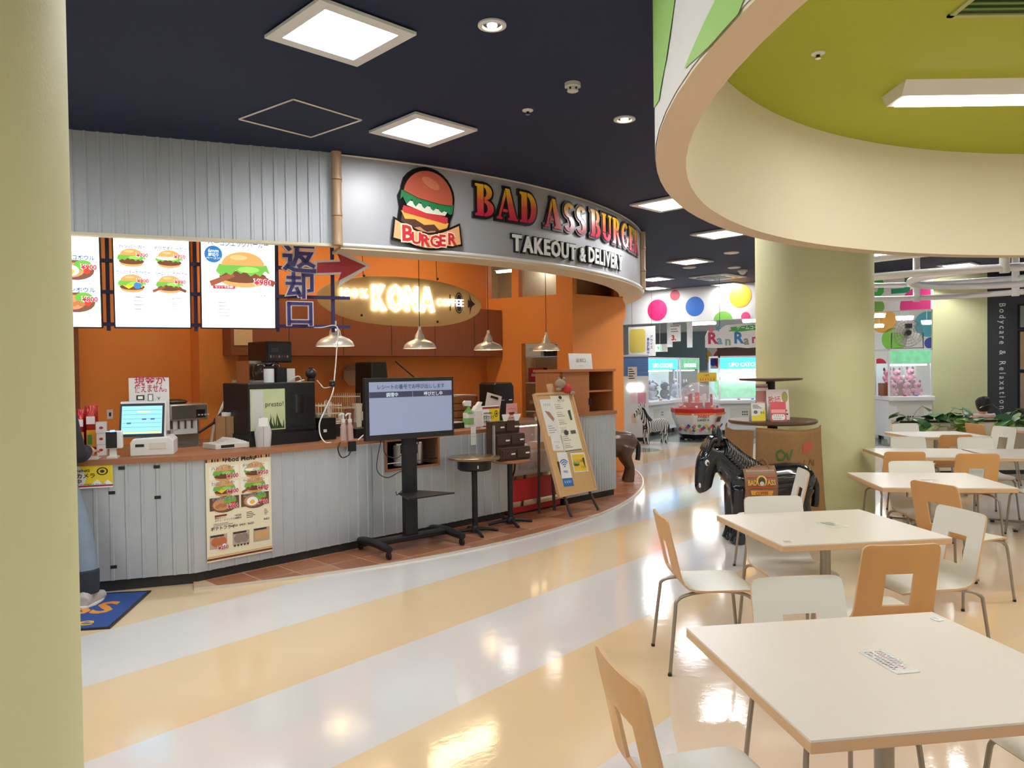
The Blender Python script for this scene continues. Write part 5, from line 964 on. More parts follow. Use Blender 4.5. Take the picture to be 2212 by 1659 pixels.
# plush on the easel
t = empty('plush_mouse', EF.M(s_+.17, .33, z_+H*.955+.012), 'small grey plush animal in a red shirt perched on the easel top', 'plush toy')
m_pl = mat('plush_grey', (168, 146, 128), .9, noise=.1, ns=40); m_pr = mat('plush_red', (200, 60, 60), .9)
B().ball((-.05, 0, .1), (.07, .055, .055), 14, 10).build('head', m_pl, t, smooth=60); B().ball((.06, .0, .04), (.08, .05, .055), 14, 10).build('body', m_pr, t, smooth=60)
for x, y, z in ((-.02, -.03, .155), (-.02, .04, .155)): B().ball((x, y, z), (.02, .012, .022), 10, 6).build('ear', m_pl, t, smooth=60)
for x, y, z in ((.13, -.03, -.01), (.13, .04, -.01), (-.1, -.02, .04)): B().ball((x, y, z), (.045, .022, .022), 10, 6).build('limb', m_pl, t, smooth=60)
# ================================================================ return cabinet
t = empty('return_cabinet', SH.M(3.62, 0, 0), 'wooden return shelf cabinet on a ribbed metal base', 'cabinet'); W = 1.0
for i in range(2): corr_sheet(W/2, .09, 1.03, .05, .02, .008).build('ribbed_sheet', m_corr, t, (W/2*i, 0, 0))
B().box(0, W, .005, .45, .09, 1.03).build('base_body', m_offw, t); B().box(.02, W-.02, .02, .43, 0, .09).build('kickboard', m_kick, t); B().box(-.01, W+.01, -.02, .46, 1.03, 1.07).build('worktop', m_wood, t)
B().box(0, W, .4, .43, 1.07, 1.56).build('shelf_back', m_cabw, t); B().box(.48, .51, .02, .4, 1.07, 1.56).build('divider', m_cabw, t); B().box(0, .48, .02, .045, 1.07, 1.56).build('door_panel', m_cabw, t)
for x in (0, W-.025): B().box(x, x+.025, .02, .4, 1.07, 1.56).build('side_panel', m_cabw, t)
B().box(.51, W-.025, .03, .4, 1.31, 1.33).build('shelf_board', m_cabw, t); B().box(-.02, W+.02, 0, .45, 1.56, 1.59).build('top_board', m_cabw, t); B().box(.5, .52, .0, .02, 1.16, 1.24).build('latch', m_dark, t)
s0, z0 = SH.hit(1231, 795, .1); s1, z1 = SH.hit(1280, 762, .1); W2_, H2_ = s1-s0, .19
t = B().box(-W2_/2, W2_/2, 0, .004, 0, H2_).build('return_notice', m_film, mw=SH.M((s0+s1)/2, .1, 1.592, 0, R(-6)), label='white laminated return notice standing on the return cabinet', cat='notice'); P().text('返却口', 0, H2_*.45, .05, GRY, 1, .01, 'C', width=W2_*.42).rect(-.04, H2_*.2, .04, H2_*.24, (190, 190, 186), 1).build('printed_text', t, Matrix.Translation((0, -.0006, 0))@FACE)
# floor mat
mc = [pz(x, y) for x, y in ((150, 1290), (319, 1280), (233, 1357), (120, 1362))]
m_mat = mat('blue_mat_pile', (40, 74, 140), .9, noise=.2, ns=40); q0 = pz(319, 1280); q1 = pz(233, 1357); vx = (q1-q0).normalized(); ux = Vector((vx.y, -vx.x, 0)); ux = ux if ux.x > 0 else -ux; ML = (q1-q0).length
ang = math.atan2(ux.y, ux.x)
t = empty('floor_mat', M4(q1, ang), 'blue logo floor mat with orange lettering in front of the counter', 'mat'); B().box(-1.5, 0, 0, ML, 0, .008).build('pile', m_mat, t); b = B().box(-1.5, 0, -.02, 0, 0, .01).box(-1.5, 0, ML, ML+.02, 0, .01).box(0, .02, -.02, ML+.02, 0, .01); b.build('rubber_edge', m_black, t)
p = P(); p.text('BAD ASS', -.1, ML*.40, .36, (226, 146, 50), 1, .03, 'R', width=1.15); p.text('attitude', -.12, ML*.08, .2, (224, 180, 60), 1, .01, 'R', width=.75); p.build('printed_lettering', t, (0, 0, .0083))
# ================================================================ dining area
def chair_meshes():
    prof = [(-.225, .408), (-.215, .418), (-.195, .426), (-.15, .431), (-.05, .430), (.05, .428), (.11, .431), (.145, .442), (.168, .462), (.182, .49), (.189, .515), (.196, .545), (.206, .59), (.217, .64), (.224, .668), (.236, .72), (.245, .76), (.250, .785), (.252, .797), (.253, .803)]
    hw = [.155, .18, .197, .2, .2, .199, .196, .193, .19, .188, .187, .186, .185, .184, .183, .182, .181, .178, .168, .15]
    js = [-1, -.75, -.36, 0, .36, .75, 1]; cut = (10, 14); th = .011; n = len(prof); m = len(js); vs = []; b = B()
    for side in (0, 1):
        for i in range(n):
            a = Vector(prof[max(0, i-1)]); c = Vector(prof[min(n-1, i+1)]); tg = (c-a).normalized(); nr = Vector((-tg.y, tg.x))   # towards the sitter
            for j in js:
                cx = j*hw[i]
                if cut[0] <= i <= cut[1] and abs(j) == .36: cx = math.copysign(.066, j)
                q = Vector(prof[i])+nr*(th/2 if side == 0 else -th/2); vs.append((cx, q.x+.012*(1-j*j)*(1 if i > 9 else 0), q.y))
    N = n*m; fs = []; ms = []
    def hole(i, k): return cut[0] <= i < cut[1] and k in (2, 3)
    ed = {}
    for i in range(n-1):
        for k in range(m-1):
            if hole(i, k): continue
            q = (i*m+k, i*m+k+1, (i+1)*m+k+1, (i+1)*m+k); fs.append(q); ms.append(0); fs.append(tuple(x+N for x in q[::-1])); ms.append(1)
            for a, c in zip(q, q[1:]+q[:1]): ed[(a, c)] = 1
    for (a, c) in list(ed):
        if (c, a) not in ed: fs.append((c, a, a+N, c+N)); ms.append(2)
    b.v = vs; b.f = fs; b.m = ms
    shell = b.mesh('seat_shell', [m_seat, m_oak, m_oakedge]); shell.polygons.foreach_set('use_smooth', [True]*len(shell.polygons)); shell.set_sharp_from_angle(angle=R(50))
    legs = []
    for sx in (-1, 1):
        for f in (-1, 1):
            y0, y1 = (-.05, -.20) if f < 0 else (.02, .22)
            pts = smoothpts([(sx*.13, y0, .413), (sx*.165, y0+(y1-y0)*.55, .41), (sx*.185, y1*.93, .385), (sx*.195, y1, .32), (sx*.215, y1+f*.035, .0)], 4)
            q = B().tube(pts, .0095, 8).mesh('leg', m_leg); q.polygons.foreach_set('use_smooth', [True]*len(q.polygons)); legs.append(q)
    tip = B().cyl((0, 0, 0), .011, .014, n=8).mesh('foot_tip', m_black)
    br = B().box(-.14, .14, -.06, .03, .405, .42).mesh('seat_bracket', m_leg)
    return shell, legs, tip, br
CH = chair_meshes()
def chair(x, y, yaw, lab):
    t = empty('dining_chair', M4((x, y, 0), R(yaw)), lab, 'chair', 'dining chairs')
    def ob(nm, me, par): o = D.objects.new(nm, me); COL.objects.link(o); o.parent = par; return o
    ob('seat_shell', CH[0], t); ob('seat_bracket', CH[3], t)
    i = 0
    for sx in (-1, 1):
        for f in (-1, 1):
            l = ob('leg', CH[1][i], t); i += 1; tp = ob('foot_tip', CH[2], l); tp.location = (sx*.215, (-.20-.035 if f < 0 else .22+.035), 0)
    return t
TZ = .72
def table(x, y, yaw, lab, W=.91, Dp=.80):
    t = empty('dining_table', M4((x, y, 0), R(yaw)), lab, 'table', 'square dining tables')
    B().box(-W/2, W/2, -Dp/2, Dp/2, TZ-.006, TZ).build('table_top', m_lam, t); b = B().box(-W/2-.001, W/2+.001, -Dp/2-.001, Dp/2+.001, TZ-.034, TZ-.006); b.build('edge_band', m_oakedge, t, bev=.003)
    B().cyl((0, 0, .05), .028, TZ-.09, n=18).build('pole', m_leg, t, smooth=40); B().box(-.15, .15, -.15, .15, TZ-.046, TZ-.034).build('top_bracket', m_dark, t)
    for k in range(4):
        b = B(); b.X = Matrix.Rotation(PI/4+k*PI/2, 4, 'Z'); b.add([(0, -.03, .03), (.36, -.02, .02), (.36, .02, .02), (0, .03, .03), (0, -.03, .06), (.36, -.018, .034), (.36, .018, .034), (0, .03, .06)], [(0, 3, 2, 1), (4, 5, 6, 7), (0, 1, 5, 4), (1, 2, 6, 5), (2, 3, 7, 6), (3, 0, 4, 7)]); f = b.build('foot_bar', m_leg, t); b = B(); b.X = Matrix.Rotation(PI/4+k*PI/2, 4, 'Z'); b.cyl((.335, 0, 0), .02, .022, n=12); b.build('glide', m_black, f)
    return t
T1 = table(1.085, 2.235, 8, 'nearest dining table with a printed card on it'); T2 = table(1.71, 4.18, 8, 'dining table in front of the black horse statue')
T3 = table(3.14, 5.79, -7, 'third dining table right of the round column foot'); table(4.08, 7.58, -9, 'table beside the round column with an oak chair before it'); table(5.02, 7.40, -9, 'table right of the column next to the white chairs'); table(5.3, 9.55, -2, 'farthest full table in front of the planter'); table(7.05, 10.05, 0, 'table at the right edge by the planter')
for x, y, a, lab in ((1.05, 4.15, 91, 'chair seen side on at the aisle end of the second table'), (1.6, 4.41, 3, 'white chair tucked behind the second table by the horse'), (1.97, 5.86, -98, 'white chair turned sideways right behind the horse statue'), (1.70, 3.62, 184, 'oak backed chair in front of the second table'),
                     (1.09, 2.62, 6, 'white chair tucked behind the nearest table'), (2.2, 4.12, -80, 'white chair at the right end of the second table'), (3.05, 5.2, 112, 'oak backed chair angled towards the third table'), (3.25, 6.02, -5, 'white chair behind the third table'),
                     (3.6, 7.2, 174, 'oak backed chair beside the round column'), (4.14, 6.98, 172, 'oak backed chair behind the third table to the right'), (4.78, 6.86, 172, 'oak backed chair at the right edge of the photo'), (4.3, 8.12, -8, 'white chair behind the table beside the column'), (4.95, 7.98, -8, 'white chair behind the table next to the right edge'),
                     (4.98, 8.8, 178, 'oak backed chair before the farthest full table'), (5.28, 10.02, 0, 'white chair between the farthest table and the planter'), (5.92, 9.5, -78, 'white chair at the right end of the farthest table'), (6.35, 10.1, 95, 'white chair at the table on the right edge'), (.52, 2.09, 103, 'nearest chair cut off at the bottom with an oak back'), (1.74, 2.27, -84, 'chair at the right end of the nearest table')):
    chair(x, y, a, lab)
# cards on the tables
def tcard(px, lab, full):
    q = [pz(x, y, TZ) for x, y in px]; u = (q[3]-q[0]); L = u.length; u.normalize(); w = (q[1]-q[0]).length; ang = math.atan2(u.y, u.x)
    t = B().prism(rrect(L, w, .004, 2, L/2, w/2), 0, .002).build('table_card', m_film, mw=M4((q[0].x, q[0].y, TZ+.0006), ang), label=lab, cat='card', group='cards on the tables'); p = P()
    if full:
        [glyphs(p, L*.1, L*e, w*y, w*.14, c, 1, k) for k, (y, e, c) in enumerate(((.72, .7, (120, 116, 120)), (.54, .9, (196, 60, 70)), (.3, .8, INK), (.1, .85, INK)))]
    else: lines(p, L*.1, L*.85, w*.7, 4, w*.17, w*.05)
    p.build('printed_text', t, (0, 0, .0018))
tcard([(1852, 1407), (1905, 1405), (1993, 1453), (1937, 1457)], 'white printed card with red lines on the nearest table', True)
tcard([(1761, 1129), (1795, 1127), (1826, 1138), (1797, 1141)], 'white printed card on the second table', False)
tcard([(1985, 1036), (2020, 1036), (2030, 1039), (1995, 1040)], 'white card on the third table', False)
tcard([(2008, 1336), (2025, 1335), (2043, 1341), (2026, 1343)], 'small white sticker at the far corner of the nearest table', False)
tcard([(1690, 1169), (1703, 1168), (1710, 1172), (1697, 1173)], 'small grey sticker at the near corner of the second table', False)
# ================================================================ arcade
m_mach = mat('machine_white', (226, 226, 226), .35); m_blue = mat('lit_blue_header', (70, 170, 230), .4, emit=1.3, noise=.3, ns=2, stretch=(.3, 1, 6))
m_gart = mat('green_art_panel', (120, 200, 150), .4, noise=.5, ns=6, emit=.35); m_glow = mat('machine_tube', (255, 255, 255), .4, emit=6)
def claw(mw, W, Dp, H, lab, header, htxt, zw=(.82, 1.55)):
    t = empty('claw_machine', mw, lab, 'claw machine', 'claw machines in the arcade')
    B().box(-W/2, W/2, 0, Dp, .1, zw[0]-.1).build('lower_cabinet', m_mach, t, bev=.01); ct = B().box(-W/2-.02, W/2+.02, -.1, Dp, zw[0]-.1, zw[0]).build('control_shelf', m_mach, t, bev=.02)
    for x in (-.15, .1): b = B(); b.cyl((W*x, -.05, zw[0]), .035, .02, n=14); b.build('button', m_red if x < 0 else pm((60, 110, 200)), ct)
    B().box(-W*.3, W*.3, -.004, 0, .2, zw[0]-.2).build('hatch_door', m_offw, t); b = B()
    for k in range(6): b.box(-W*.08+.05*(k % 3), -W*.08+.03+.05*(k % 3), -.006, -.004, .45+.06*(k//3), .48+.06*(k//3))
    b.build('vent_slots', m_kick, t)
    for x in (-W/2, W/2-.035):
        for y in (0, Dp-.035): B().box(x, x+.035, y, y+.035, zw[0], H).build('corner_post', m_mach, t)
    B().box(-W/2, W/2, 0, Dp, H-.04, H).build('roof', m_mach, t); B().box(-W/2+.035, W/2-.035, .0, .06, zw[1], H-.04).build('header_panel', header, t)
    if htxt: P(1.5).text(htxt, 0, zw[1]+.05, .13, (235, 250, 255), 1, .02, 'C', width=W*.62).build('printed_header', t, Matrix.Translation((0, -.001, 0))@FACE)
    B().box(-W/2+.035, W/2-.035, .005, .01, zw[0], zw[1]).build('front_glass', m_aglass, t); B().box(-W/2+.035, W/2-.035, Dp-.03, Dp-.02, zw[0], zw[1]).build('back_panel', mat('pale_machine_back', (210, 224, 230), .5, emit=.2) if 'pale_machine_back' not in D.materials else D.materials['pale_machine_back'], t)
    B().box(-W*.42, W*.42, .1, .16, zw[1]-.05, zw[1]-.02).build('light_tube', m_glow, t); B().box(-.02, .02, Dp*.45, Dp*.5, zw[1]-.3, zw[1]).build('claw_arm', m_chrome, t); B().ball((0, Dp*.47, zw[1]-.3), .06, 12, 8).build('claw_head', m_white, t, smooth=60)
    for x in (-W*.4, W*.4):
        for y in (.08, Dp-.08): B().cyl((x, y, 0), .03, .1, n=10).build('foot', m_dark, t)
    return t
def plush(mw, c, c2, lab, k=1.):
    t = empty('plush_toy', mw@Matrix.Scale(k, 4), lab, 'plush toy', 'plush toys in the claw machines')
    m1 = pmx(c); m2 = pmx(c2)
    B().ball((0, 0, .1), (.09, .08, .1), 12, 8).build('body', m1, t, smooth=60); hd = B().ball((0, -.02, .25), (.095, .085, .08), 12, 8).build('head', m1, t, smooth=60); B().ball((0, -.09, .23), (.045, .03, .03), 10, 6).build('muzzle', m2, hd, smooth=60)
    for sx in (-1, 1):
        B().ball((sx*.07, 0, .335), (.03, .02, .045), 8, 6).build('ear', m2, hd, smooth=60); B().ball((sx*.035, -.095, .265), .012, 8, 6).build('eye', m_black, hd); B().ball((sx*.1, -.04, .13), (.03, .035, .05), 8, 6).build('arm', m1, t, smooth=60); B().ball((sx*.06, -.07, .03), (.035, .05, .03), 8, 6).build('leg', m1, t, smooth=60)
_pmx = {}
def pmx(c):
    if c not in _pmx: _pmx[c] = mat('plush_%02x%02x%02x' % c, c, .9, noise=.08, ns=30)
    return _pmx[c]
AR = Fr((3.07, 17.5), 56)
q0, q1 = AR.hit(1397, 900)[0], AR.hit(1467, 900)[0]; W = q1-q0-.03
c1 = claw(AR.M((q0+q1)/2, 0, 0), W, .9, 1.84, 'long white claw machine with a blue header left of the candy dome', m_blue, 'UFO CATCHER')
for i, (u, c, c2) in enumerate(((.16, (60, 56, 58), (220, 210, 200)), (.3, (206, 150, 110), (240, 220, 200)), (.46, (180, 180, 190), (90, 90, 100)), (.66, (84, 96, 80), (220, 220, 200)), (.85, (60, 60, 64), (200, 200, 200)))):
    plush(AR.M(q0+(q1-q0)*u, .28+.12*(i % 2), .8205), c, c2, ['dark plush toy at the left end of the long claw machine', 'tan plush toy in the long claw machine', 'grey plush toy in the middle of the long claw machine', 'green plush toy in the long claw machine', 'black plush toy at the right end of the long claw machine'][i], 1.25)
q0, q1 = AR.hit(1470, 870)[0], AR.hit(1512, 870)[0]
claw(AR.M((q0+q1)/2, 0, 0), q1-q0-.03, .9, 1.84, 'white claw machine with a green lit header behind the candy dome', m_gart, 'UFO CATCHER')
plush(AR.M((q0+q1)/2-.3, .3, .8205), (190, 180, 200), (120, 110, 130), 'lilac plush toy in the green claw machine', 1.2); plush(AR.M((q0+q1)/2+.4, .3, .8205), (90, 80, 84), (200, 190, 180), 'dark plush toy in the green claw machine', 1.2)
# kiosk with two round lamps
p = pd(1394, 945, 17.2); W = .8; t = empty('crane_kiosk', (p.x-W/2-.03, 16.55, 0), 'white prize kiosk with two round lamps half hidden by the orange wall', 'kiosk')
B().box(-W/2, W/2, 0, .6, .08, 1.42).build('cabinet', m_mach, t, bev=.02); B().box(-W/2, W/2, .02, .58, 1.42, 1.84).build('header_box', mat('louvre_blue', (90, 130, 190), .4, noise=.4, ns=2, stretch=(.2, 1, 20)), t); B().box(-W/2, W/2, -.03, .6, 1.84, 1.88).build('roof', m_mach, t); B().box(-W*.45, W*.45, .05, .55, 0, .08).build('plinth', m_dark, t)
for x in (.02, .2): b = B(); b.X = Matrix.Translation((x, 0, 1.17))@Matrix.Rotation(PI/2, 4, 'X'); b.cyl((0, 0, 0), .07, .03, n=18); b.build('round_lamp', mat('kiosk_lamp', (255, 250, 245), .4, emit=7) if x < .1 else D.materials['kiosk_lamp'], t)
p = P(); p.rect(.0, .82, .12, 1.06, (236, 200, 210), 1); p.cut('picture_panel').rect(.16, .82, .34, 1.06, (226, 150, 170), 1).cut('picture_panel'); glyphs(p, .17, .36, .74, .04, INK, 1, 3); p.rect(.02, .4, .12, .6, (230, 190, 170), 1); p.rect(-.05, 1.3, .15, 1.62, (226, 216, 200), 2); lines(p, -.03, .12, 1.56, 5, .05, .02); p.build('printed_panels', t, Matrix.Translation((0, -.002, 0))@FACE)
# right-hand machine beside the column
p = pd(1553, 900, 18); claw((p.x+.62, 18, 0) if False else M4((p.x+.65, 18, 0), 0), 1.3, .9, 1.85, 'claw machine with a blue header half hidden behind the round column', m_blue, 'UFO CATCHER')
B().box(-.6, .6, 0, .05, 0, .42).build('plant_print', mat('leafy_prize_print', (110, 170, 130), .5, noise=.5, ns=9, emit=.6), mw=M4((p.x+.65, 18.5, .86), 0), label='leafy green printed panel inside the half hidden claw machine', cat='panel')
a = pd(1556, 822, 17.9); b = pd(1655, 815, 17.9); t = empty('machine_tube_light', (a.x, 17.85, a.z), 'bright tube light across the half hidden claw machine', 'tube light'); B().box(0, b.x-a.x, 0, .05, 0, .09).build('tube', m_glow, t, bev=.02); B().box(-.02, 0, 0, .05, 0, .09).build('end_cap', m_mach, t)
# candy dome machine
p = pd(1519, 950, 16.4); t = empty('candy_dome_machine', M4((p.x, 16.9, 0), R(22.5)), 'octagonal candy pusher machine under a clear dome', 'candy machine')
def oct_(pr, n=8): return B().lathe(pr, n=n)
oct_([(.40, .12), (.56, .5), (.58, .62)]).build('lower_body', m_mach, t); oct_([(.585, .6), (.585, .68), (.57, .7), (0, .7)]).build('red_rim', m_red, t); oct_([(.36, .03), (.42, .13)]).build('foot_ring', m_dark, t)
for k in range(8): a = R(45*k+22.5); B().cyl((.36*math.cos(a), .36*math.sin(a), 0), .03, .05, n=8).build('foot', m_dark, t)
B().lathe([(.5*math.cos(R(90*k/10)), .7+.56*math.sin(R(90*k/10))) for k in range(11)], n=32, cap=False).build('clear_dome', mat('acrylic_dome', (250, 250, 250), .03, alpha=.2, spec=.8), t, smooth=60)
B().cyl((0, 0, .7), .3, .12, n=24).build('turntable', m_red, t, smooth=40); B().cyl((0, 0, .82), .05, .22, n=14).build('tower', pm((230, 90, 70)), t)
for k in range(6): a = R(60*k+20); B().box(.3*math.cos(a)-.02, .3*math.cos(a)+.02, .3*math.sin(a)-.02, .3*math.sin(a)+.02, .7, 1.0).build('red_post', m_red if k % 2 else m_mach, t)
CB = [(230, 60, 60), (60, 90, 190), (240, 190, 50), (240, 240, 236), (90, 170, 90), (230, 130, 160)]
for k in range(24):
    a = random.uniform(0, 6.28); r = random.uniform(.33, .44); B().ball((r*math.cos(a), r*math.sin(a), .73), .03, 8, 6).build('candy_ball', pm(CB[k % 6]), t, smooth=60)
f = R(-90-22.5); n_ = 0.53*math.cos(R(22.5))
for k, fa in enumerate((-45, 0, 45)):
    pp = P(); 
    if k == 1: pp.text('SWEET', 0, .18, .085, (200, 50, 60), 6, .03, 'C', width=.26); pp.text('LAND 4', 0, .10, .07, (60, 120, 60), 6, .03, 'C', width=.24)
    for j in range(12): pp.ell(-.18+.036*j*(1-.0), -.12+.07*((j*5) % 4)/2, .038, .038, CB[(j+k) % 6], 2+j % 4)
    pp.rect(-.21, .24, .21, .29, (240, 130, 50), 1)
    if k == 2: pp.rect(-.09, .06, .09, .2, (230, 100, 50), 5); pp.rect(-.07, .08, .07, .18, (50, 46, 44), 6)
    ang = f+R(fa)+R(90)
    pp.build('printed_panel', t, Matrix.Rotation(ang, 4, 'Z')@Matrix.Translation((0, -.475, .34))@Matrix.Rotation(R(22), 4, 'X')@FACE)
q = pd(1529, 826, 16.8); t = empty('yellow_price_sign', (q.x, 16.9, 1.27), 'yellow paper sign on top of the candy dome', 'sign'); b = B().box(-.2, .22, 0, .02, 0, .2); b.build('card', pm((240, 206, 70)), t); glyphs(P(), -.16, .18, .025, .055, (190, 60, 40), 1, 5).text('10円', 0, .12, .06, RED_, 1, .01, 'C').rect(-.17, .09, .19, .092, RED_, 1).build('printed_text', t, Matrix.Translation((0, -.001, 0))@FACE); B().cyl((0, .03, -.01), .05, .01, n=12).build('foot', m_red, t)
# hanging prize boards, signs
q = BK.hit(1358, 770, -.2); q2 = BK.hit(1415, 704, -.2); t = empty('prize_board', BK.M(q[0], -.2, q[1]), 'plain yellow prize board with blue writing hanging by the orange wall', 'board'); W, H = q2[0]-q[0], q2[1]-q[1]
B().box(0, W, 0, .02, 0, H).build('board', m_paper, t); p = P(); p.poly(rrect(W*.6, H*.8, .08, 4, W*.34, H*.52), (226, 200, 96), 1); p.vtext('プライス', W*.86, H*.6, .085, (50, 70, 140), 2, .02, 1.05); p.vtext('景品展開中!', W*.74, H*.52, .08, (50, 70, 140), 2, .02, 1.05); p.build('printed_text', t, Matrix.Translation((0, -.001, 0))@FACE)
for x in (.1, W-.1): B().tube([(x, .01, H), (x, .01, HC-q[1])], .004, 5).build('hanging_wire', m_cable, t)
q = BK.hit(1446, 738, .35); q2 = BK.hit(1470, 701, .35); W, H = q2[0]-q[0], q2[1]-q[1]; t = empty('price_poster', BK.M(q[0], .35, q[1]), 'white price poster with a large red three hanging below the bulkhead', 'poster'); B().box(0, W, 0, .01, 0, H).build('sheet', m_paper, t); P().text('3.', W*.2, H*.08, H*.42, (200, 60, 40), 2, .05).rect(W*.15, H*.57, W*.8, H*.63, (200, 120, 90), 1).rect(W*.15, H*.72, W*.7, H*.77, GRY, 1).rect(W*.1, H*.9, W*.9, H*.95, RED_, 1).build('printed_text', t, Matrix.Translation((0, -.001, 0))@FACE); B().box(0, .02, 0, .01, H, 3.2-q[1]).build('strap', m_paper, t)
for i, (px0, px1, py0, py1) in enumerate(((1441, 1452, 716, 750), (1484, 1495, 700, 751))):
    q = BK.hit(px0, py1, .4); q2 = BK.hit(px1, py0, .4); B().box(0, q2[0]-q[0], 0, .02, 0, 3.2-q[1]).build('white_banner_strip', m_paper, mw=BK.M(q[0], .4, q[1]), label=['white hanging banner strip left of the price poster', 'white hanging banner strip right of the price poster'][i], cat='banner')
q = BK.hit(1424, 760, .5); t = empty('exit_sign', BK.M(q[0], .5, q[1]), 'green lit emergency exit sign in the arcade', 'exit sign'); B().box(-.16, .2, 0, .08, 0, .2).build('box', m_offw, t); B().box(-.14, .06, -.004, 0, .01, .19).build('lit_face', mat('exit_white', (235, 250, 240), .4, emit=1.5), t)
p = P(1.5); p.rect(-.14, .01, -.11, .19, (20, 160, 80), 1); p.rect(.03, .01, .06, .19, (20, 160, 80), 1); p.ell(-.03, .15, .016, .016, (20, 150, 80), 2); p.poly([(-.045, .13), (-.01, .135), (.01, .1), (.0, .07), (.02, .03), (.005, .03), (-.02, .065), (-.045, .03), (-.07, .025), (-.04, .075), (-.03, .1), (-.055, .085), (-.07, .1)], (20, 150, 80), 2); p.build('printed_symbol', t, Matrix.Translation((0, -.005, 0))@FACE); B().tube([(0, .04, .2), (0, .04, HC-q[1])], .008, 6).build('rod', m_offw, t)
# game corner sign
RD = 16.6; q = pd(1527, 752, RD); q2 = pd(1668, 700, RD); W = q2.x-q.x; H = q2.z-q.z; t = empty('game_corner_sign', (q.x, RD, q.z), 'white cut-out game corner sign with coloured letters and a green ribbon', 'sign')
lets = [('R', .02, .2, .34, (200, 60, 100)), ('a', .15, .17, .27, (130, 170, 190)), ('n', .28, .12, .27, (150, 170, 150)), ('R', .42, .2, .34, (50, 130, 190)), ('a', .56, .14, .27, (150, 150, 130)), ('n', .69, .2, .27, (190, 80, 120)), ('P', .83, .18, .32, (150, 165, 130))]
bk = B(); out = [(-.02, .02), (.2, .0), (.45, .03), (.62, -.02), (.9, .03), (1.02, .0), (1.02, .55), (.98, .95), (.6, 1.05), (.3, .98), (.2, .8), (.02, .75), (-.02, .5)]
ext(bk, [(x*W, y*H) for x, y in out], 0, .03); bk.build('backing', m_paper, t)
p = P()
for c, x, y, s, col in lets: p.text(c, x*W, y*H, s, col, 2, .035)
p.build('printed_letters', t, Matrix.Translation((0, -.001, 0))@FACE)
b = B(); ext(b, [(W*.33, H*.7), (W*.42, H*.74), (W*.45, H*.68), (W*.72, H*.76), (W*.95, H*.7), (W*1.0, H*.66), (W*.97, H*.86), (W*.7, H*.98), (W*.42, H*.9), (W*.36, H*.88), (W*.38, H*.8)], -.02, -.002); rb = b.build('ribbon', pm((80, 165, 80)), t); P().text('ゲームコーナー', W*.68, H*.79, .1, WHT, 1, .02, 'C', width=W*.46).build('printed_text', rb, Matrix.Translation((0, -.0205, 0))@FACE)
for k, (x, y, c) in enumerate(((.07, .78, (220, 110, 140)), (.17, .84, (90, 160, 190)))): b = B(); ext(b, [(W*x+(.05+.02*math.cos(5*a))*math.cos(a), H*y+(.05+.02*math.cos(5*a))*math.sin(a)) for a in [2*PI*i/30 for i in range(30)]], -.012, 0); b.build('flower', pm(c), t)
for x in (.2, .8): B().tube([(W*x, .015, H*.9), (W*x, .015, HC-q.z)], .005, 5).build('hanging_wire', m_cable, t)
# arcade tube lights
for i, (px0, px1, py, w) in enumerate(((1490, 1545, 703, 2.5), (1606, 1650, 697, 2.0), (1870, 1911, 687, 2.2), (1937, 1972, 692, 2.5), (1992, 2040, 701, 3.0), (1880, 1908, 708, 4.5))):
    q = BK.hit(px0, py, w); q2 = BK.hit(px1, py, w); t = empty('arcade_tube_light', BK.M(q[0], w, q[1]), ['arcade tube light above the game corner sign', 'arcade tube light left of the round column', 'upper arcade tube light right of the round column', 'arcade tube light above the fan', 'arcade tube light right of the fan', 'lower arcade tube light right of the round column'][i], 'tube light', 'hanging arcade tube lights')
    L = q2[0]-q[0]; B().box(0, L, -.08, .08, 0, .06).build('diffuser', mat('arcade_tube', (255, 255, 250), .4, emit=34) if i == 0 else D.materials['arcade_tube'], t, bev=.02); B().box(-.02, L+.02, -.06, .06, .06, .1).build('housing', m_frame, t)
    for x in (.1, L-.1): B().tube([(x, 0, .1), (x, 0, 3.2-q[1])], .006, 5).build('rod', m_frame, t)
# machines right of the round column
p = pd(1967, 957, 15.6); claw(M4((p.x, 15.6, 0), R(-6)), .86, .8, 1.92, 'tall claw machine with a green leafy header in front of the pillar', m_gart, None, (.95, 1.62))
for k, (x, z, y) in enumerate(((-.28, 0, .16), (.0, 0, .12), (.25, 0, .2), (-.12, .26, .3), (.16, .28, .3), (-.3, .26, .34))):
    if z: B().box(-.13, .13, -.12, .12, 0, z).build('plush_riser', m_brown, mw=M4((p.x+x, 15.62+y, .9505), 0), label=['tan box under the left upper pink plush', 'tan box under the middle upper pink plush', 'tan box under the right upper pink plush'][k % 3], cat='box')
    plush(M4((p.x+x, 15.62+y, .951+z), 0), (226, 150, 176), (110, 60, 84), ['pink plush toy at the lower left of the green machine', 'pink plush toy at the lower middle of the green machine', 'pink plush toy at the lower right of the green machine', 'pink plush toy in the upper middle of the green machine', 'pink plush toy at the upper right of the green machine', 'pink plush toy at the upper left of the green machine'][k], .85)
p2 = pd(1922, 930, 17.2); claw(M4((p2.x-.45, 17.2, 0), 0), .8, .8, 1.62, 'low claw machine with red trim right of the round column', m_red, None, (.8, 1.45))
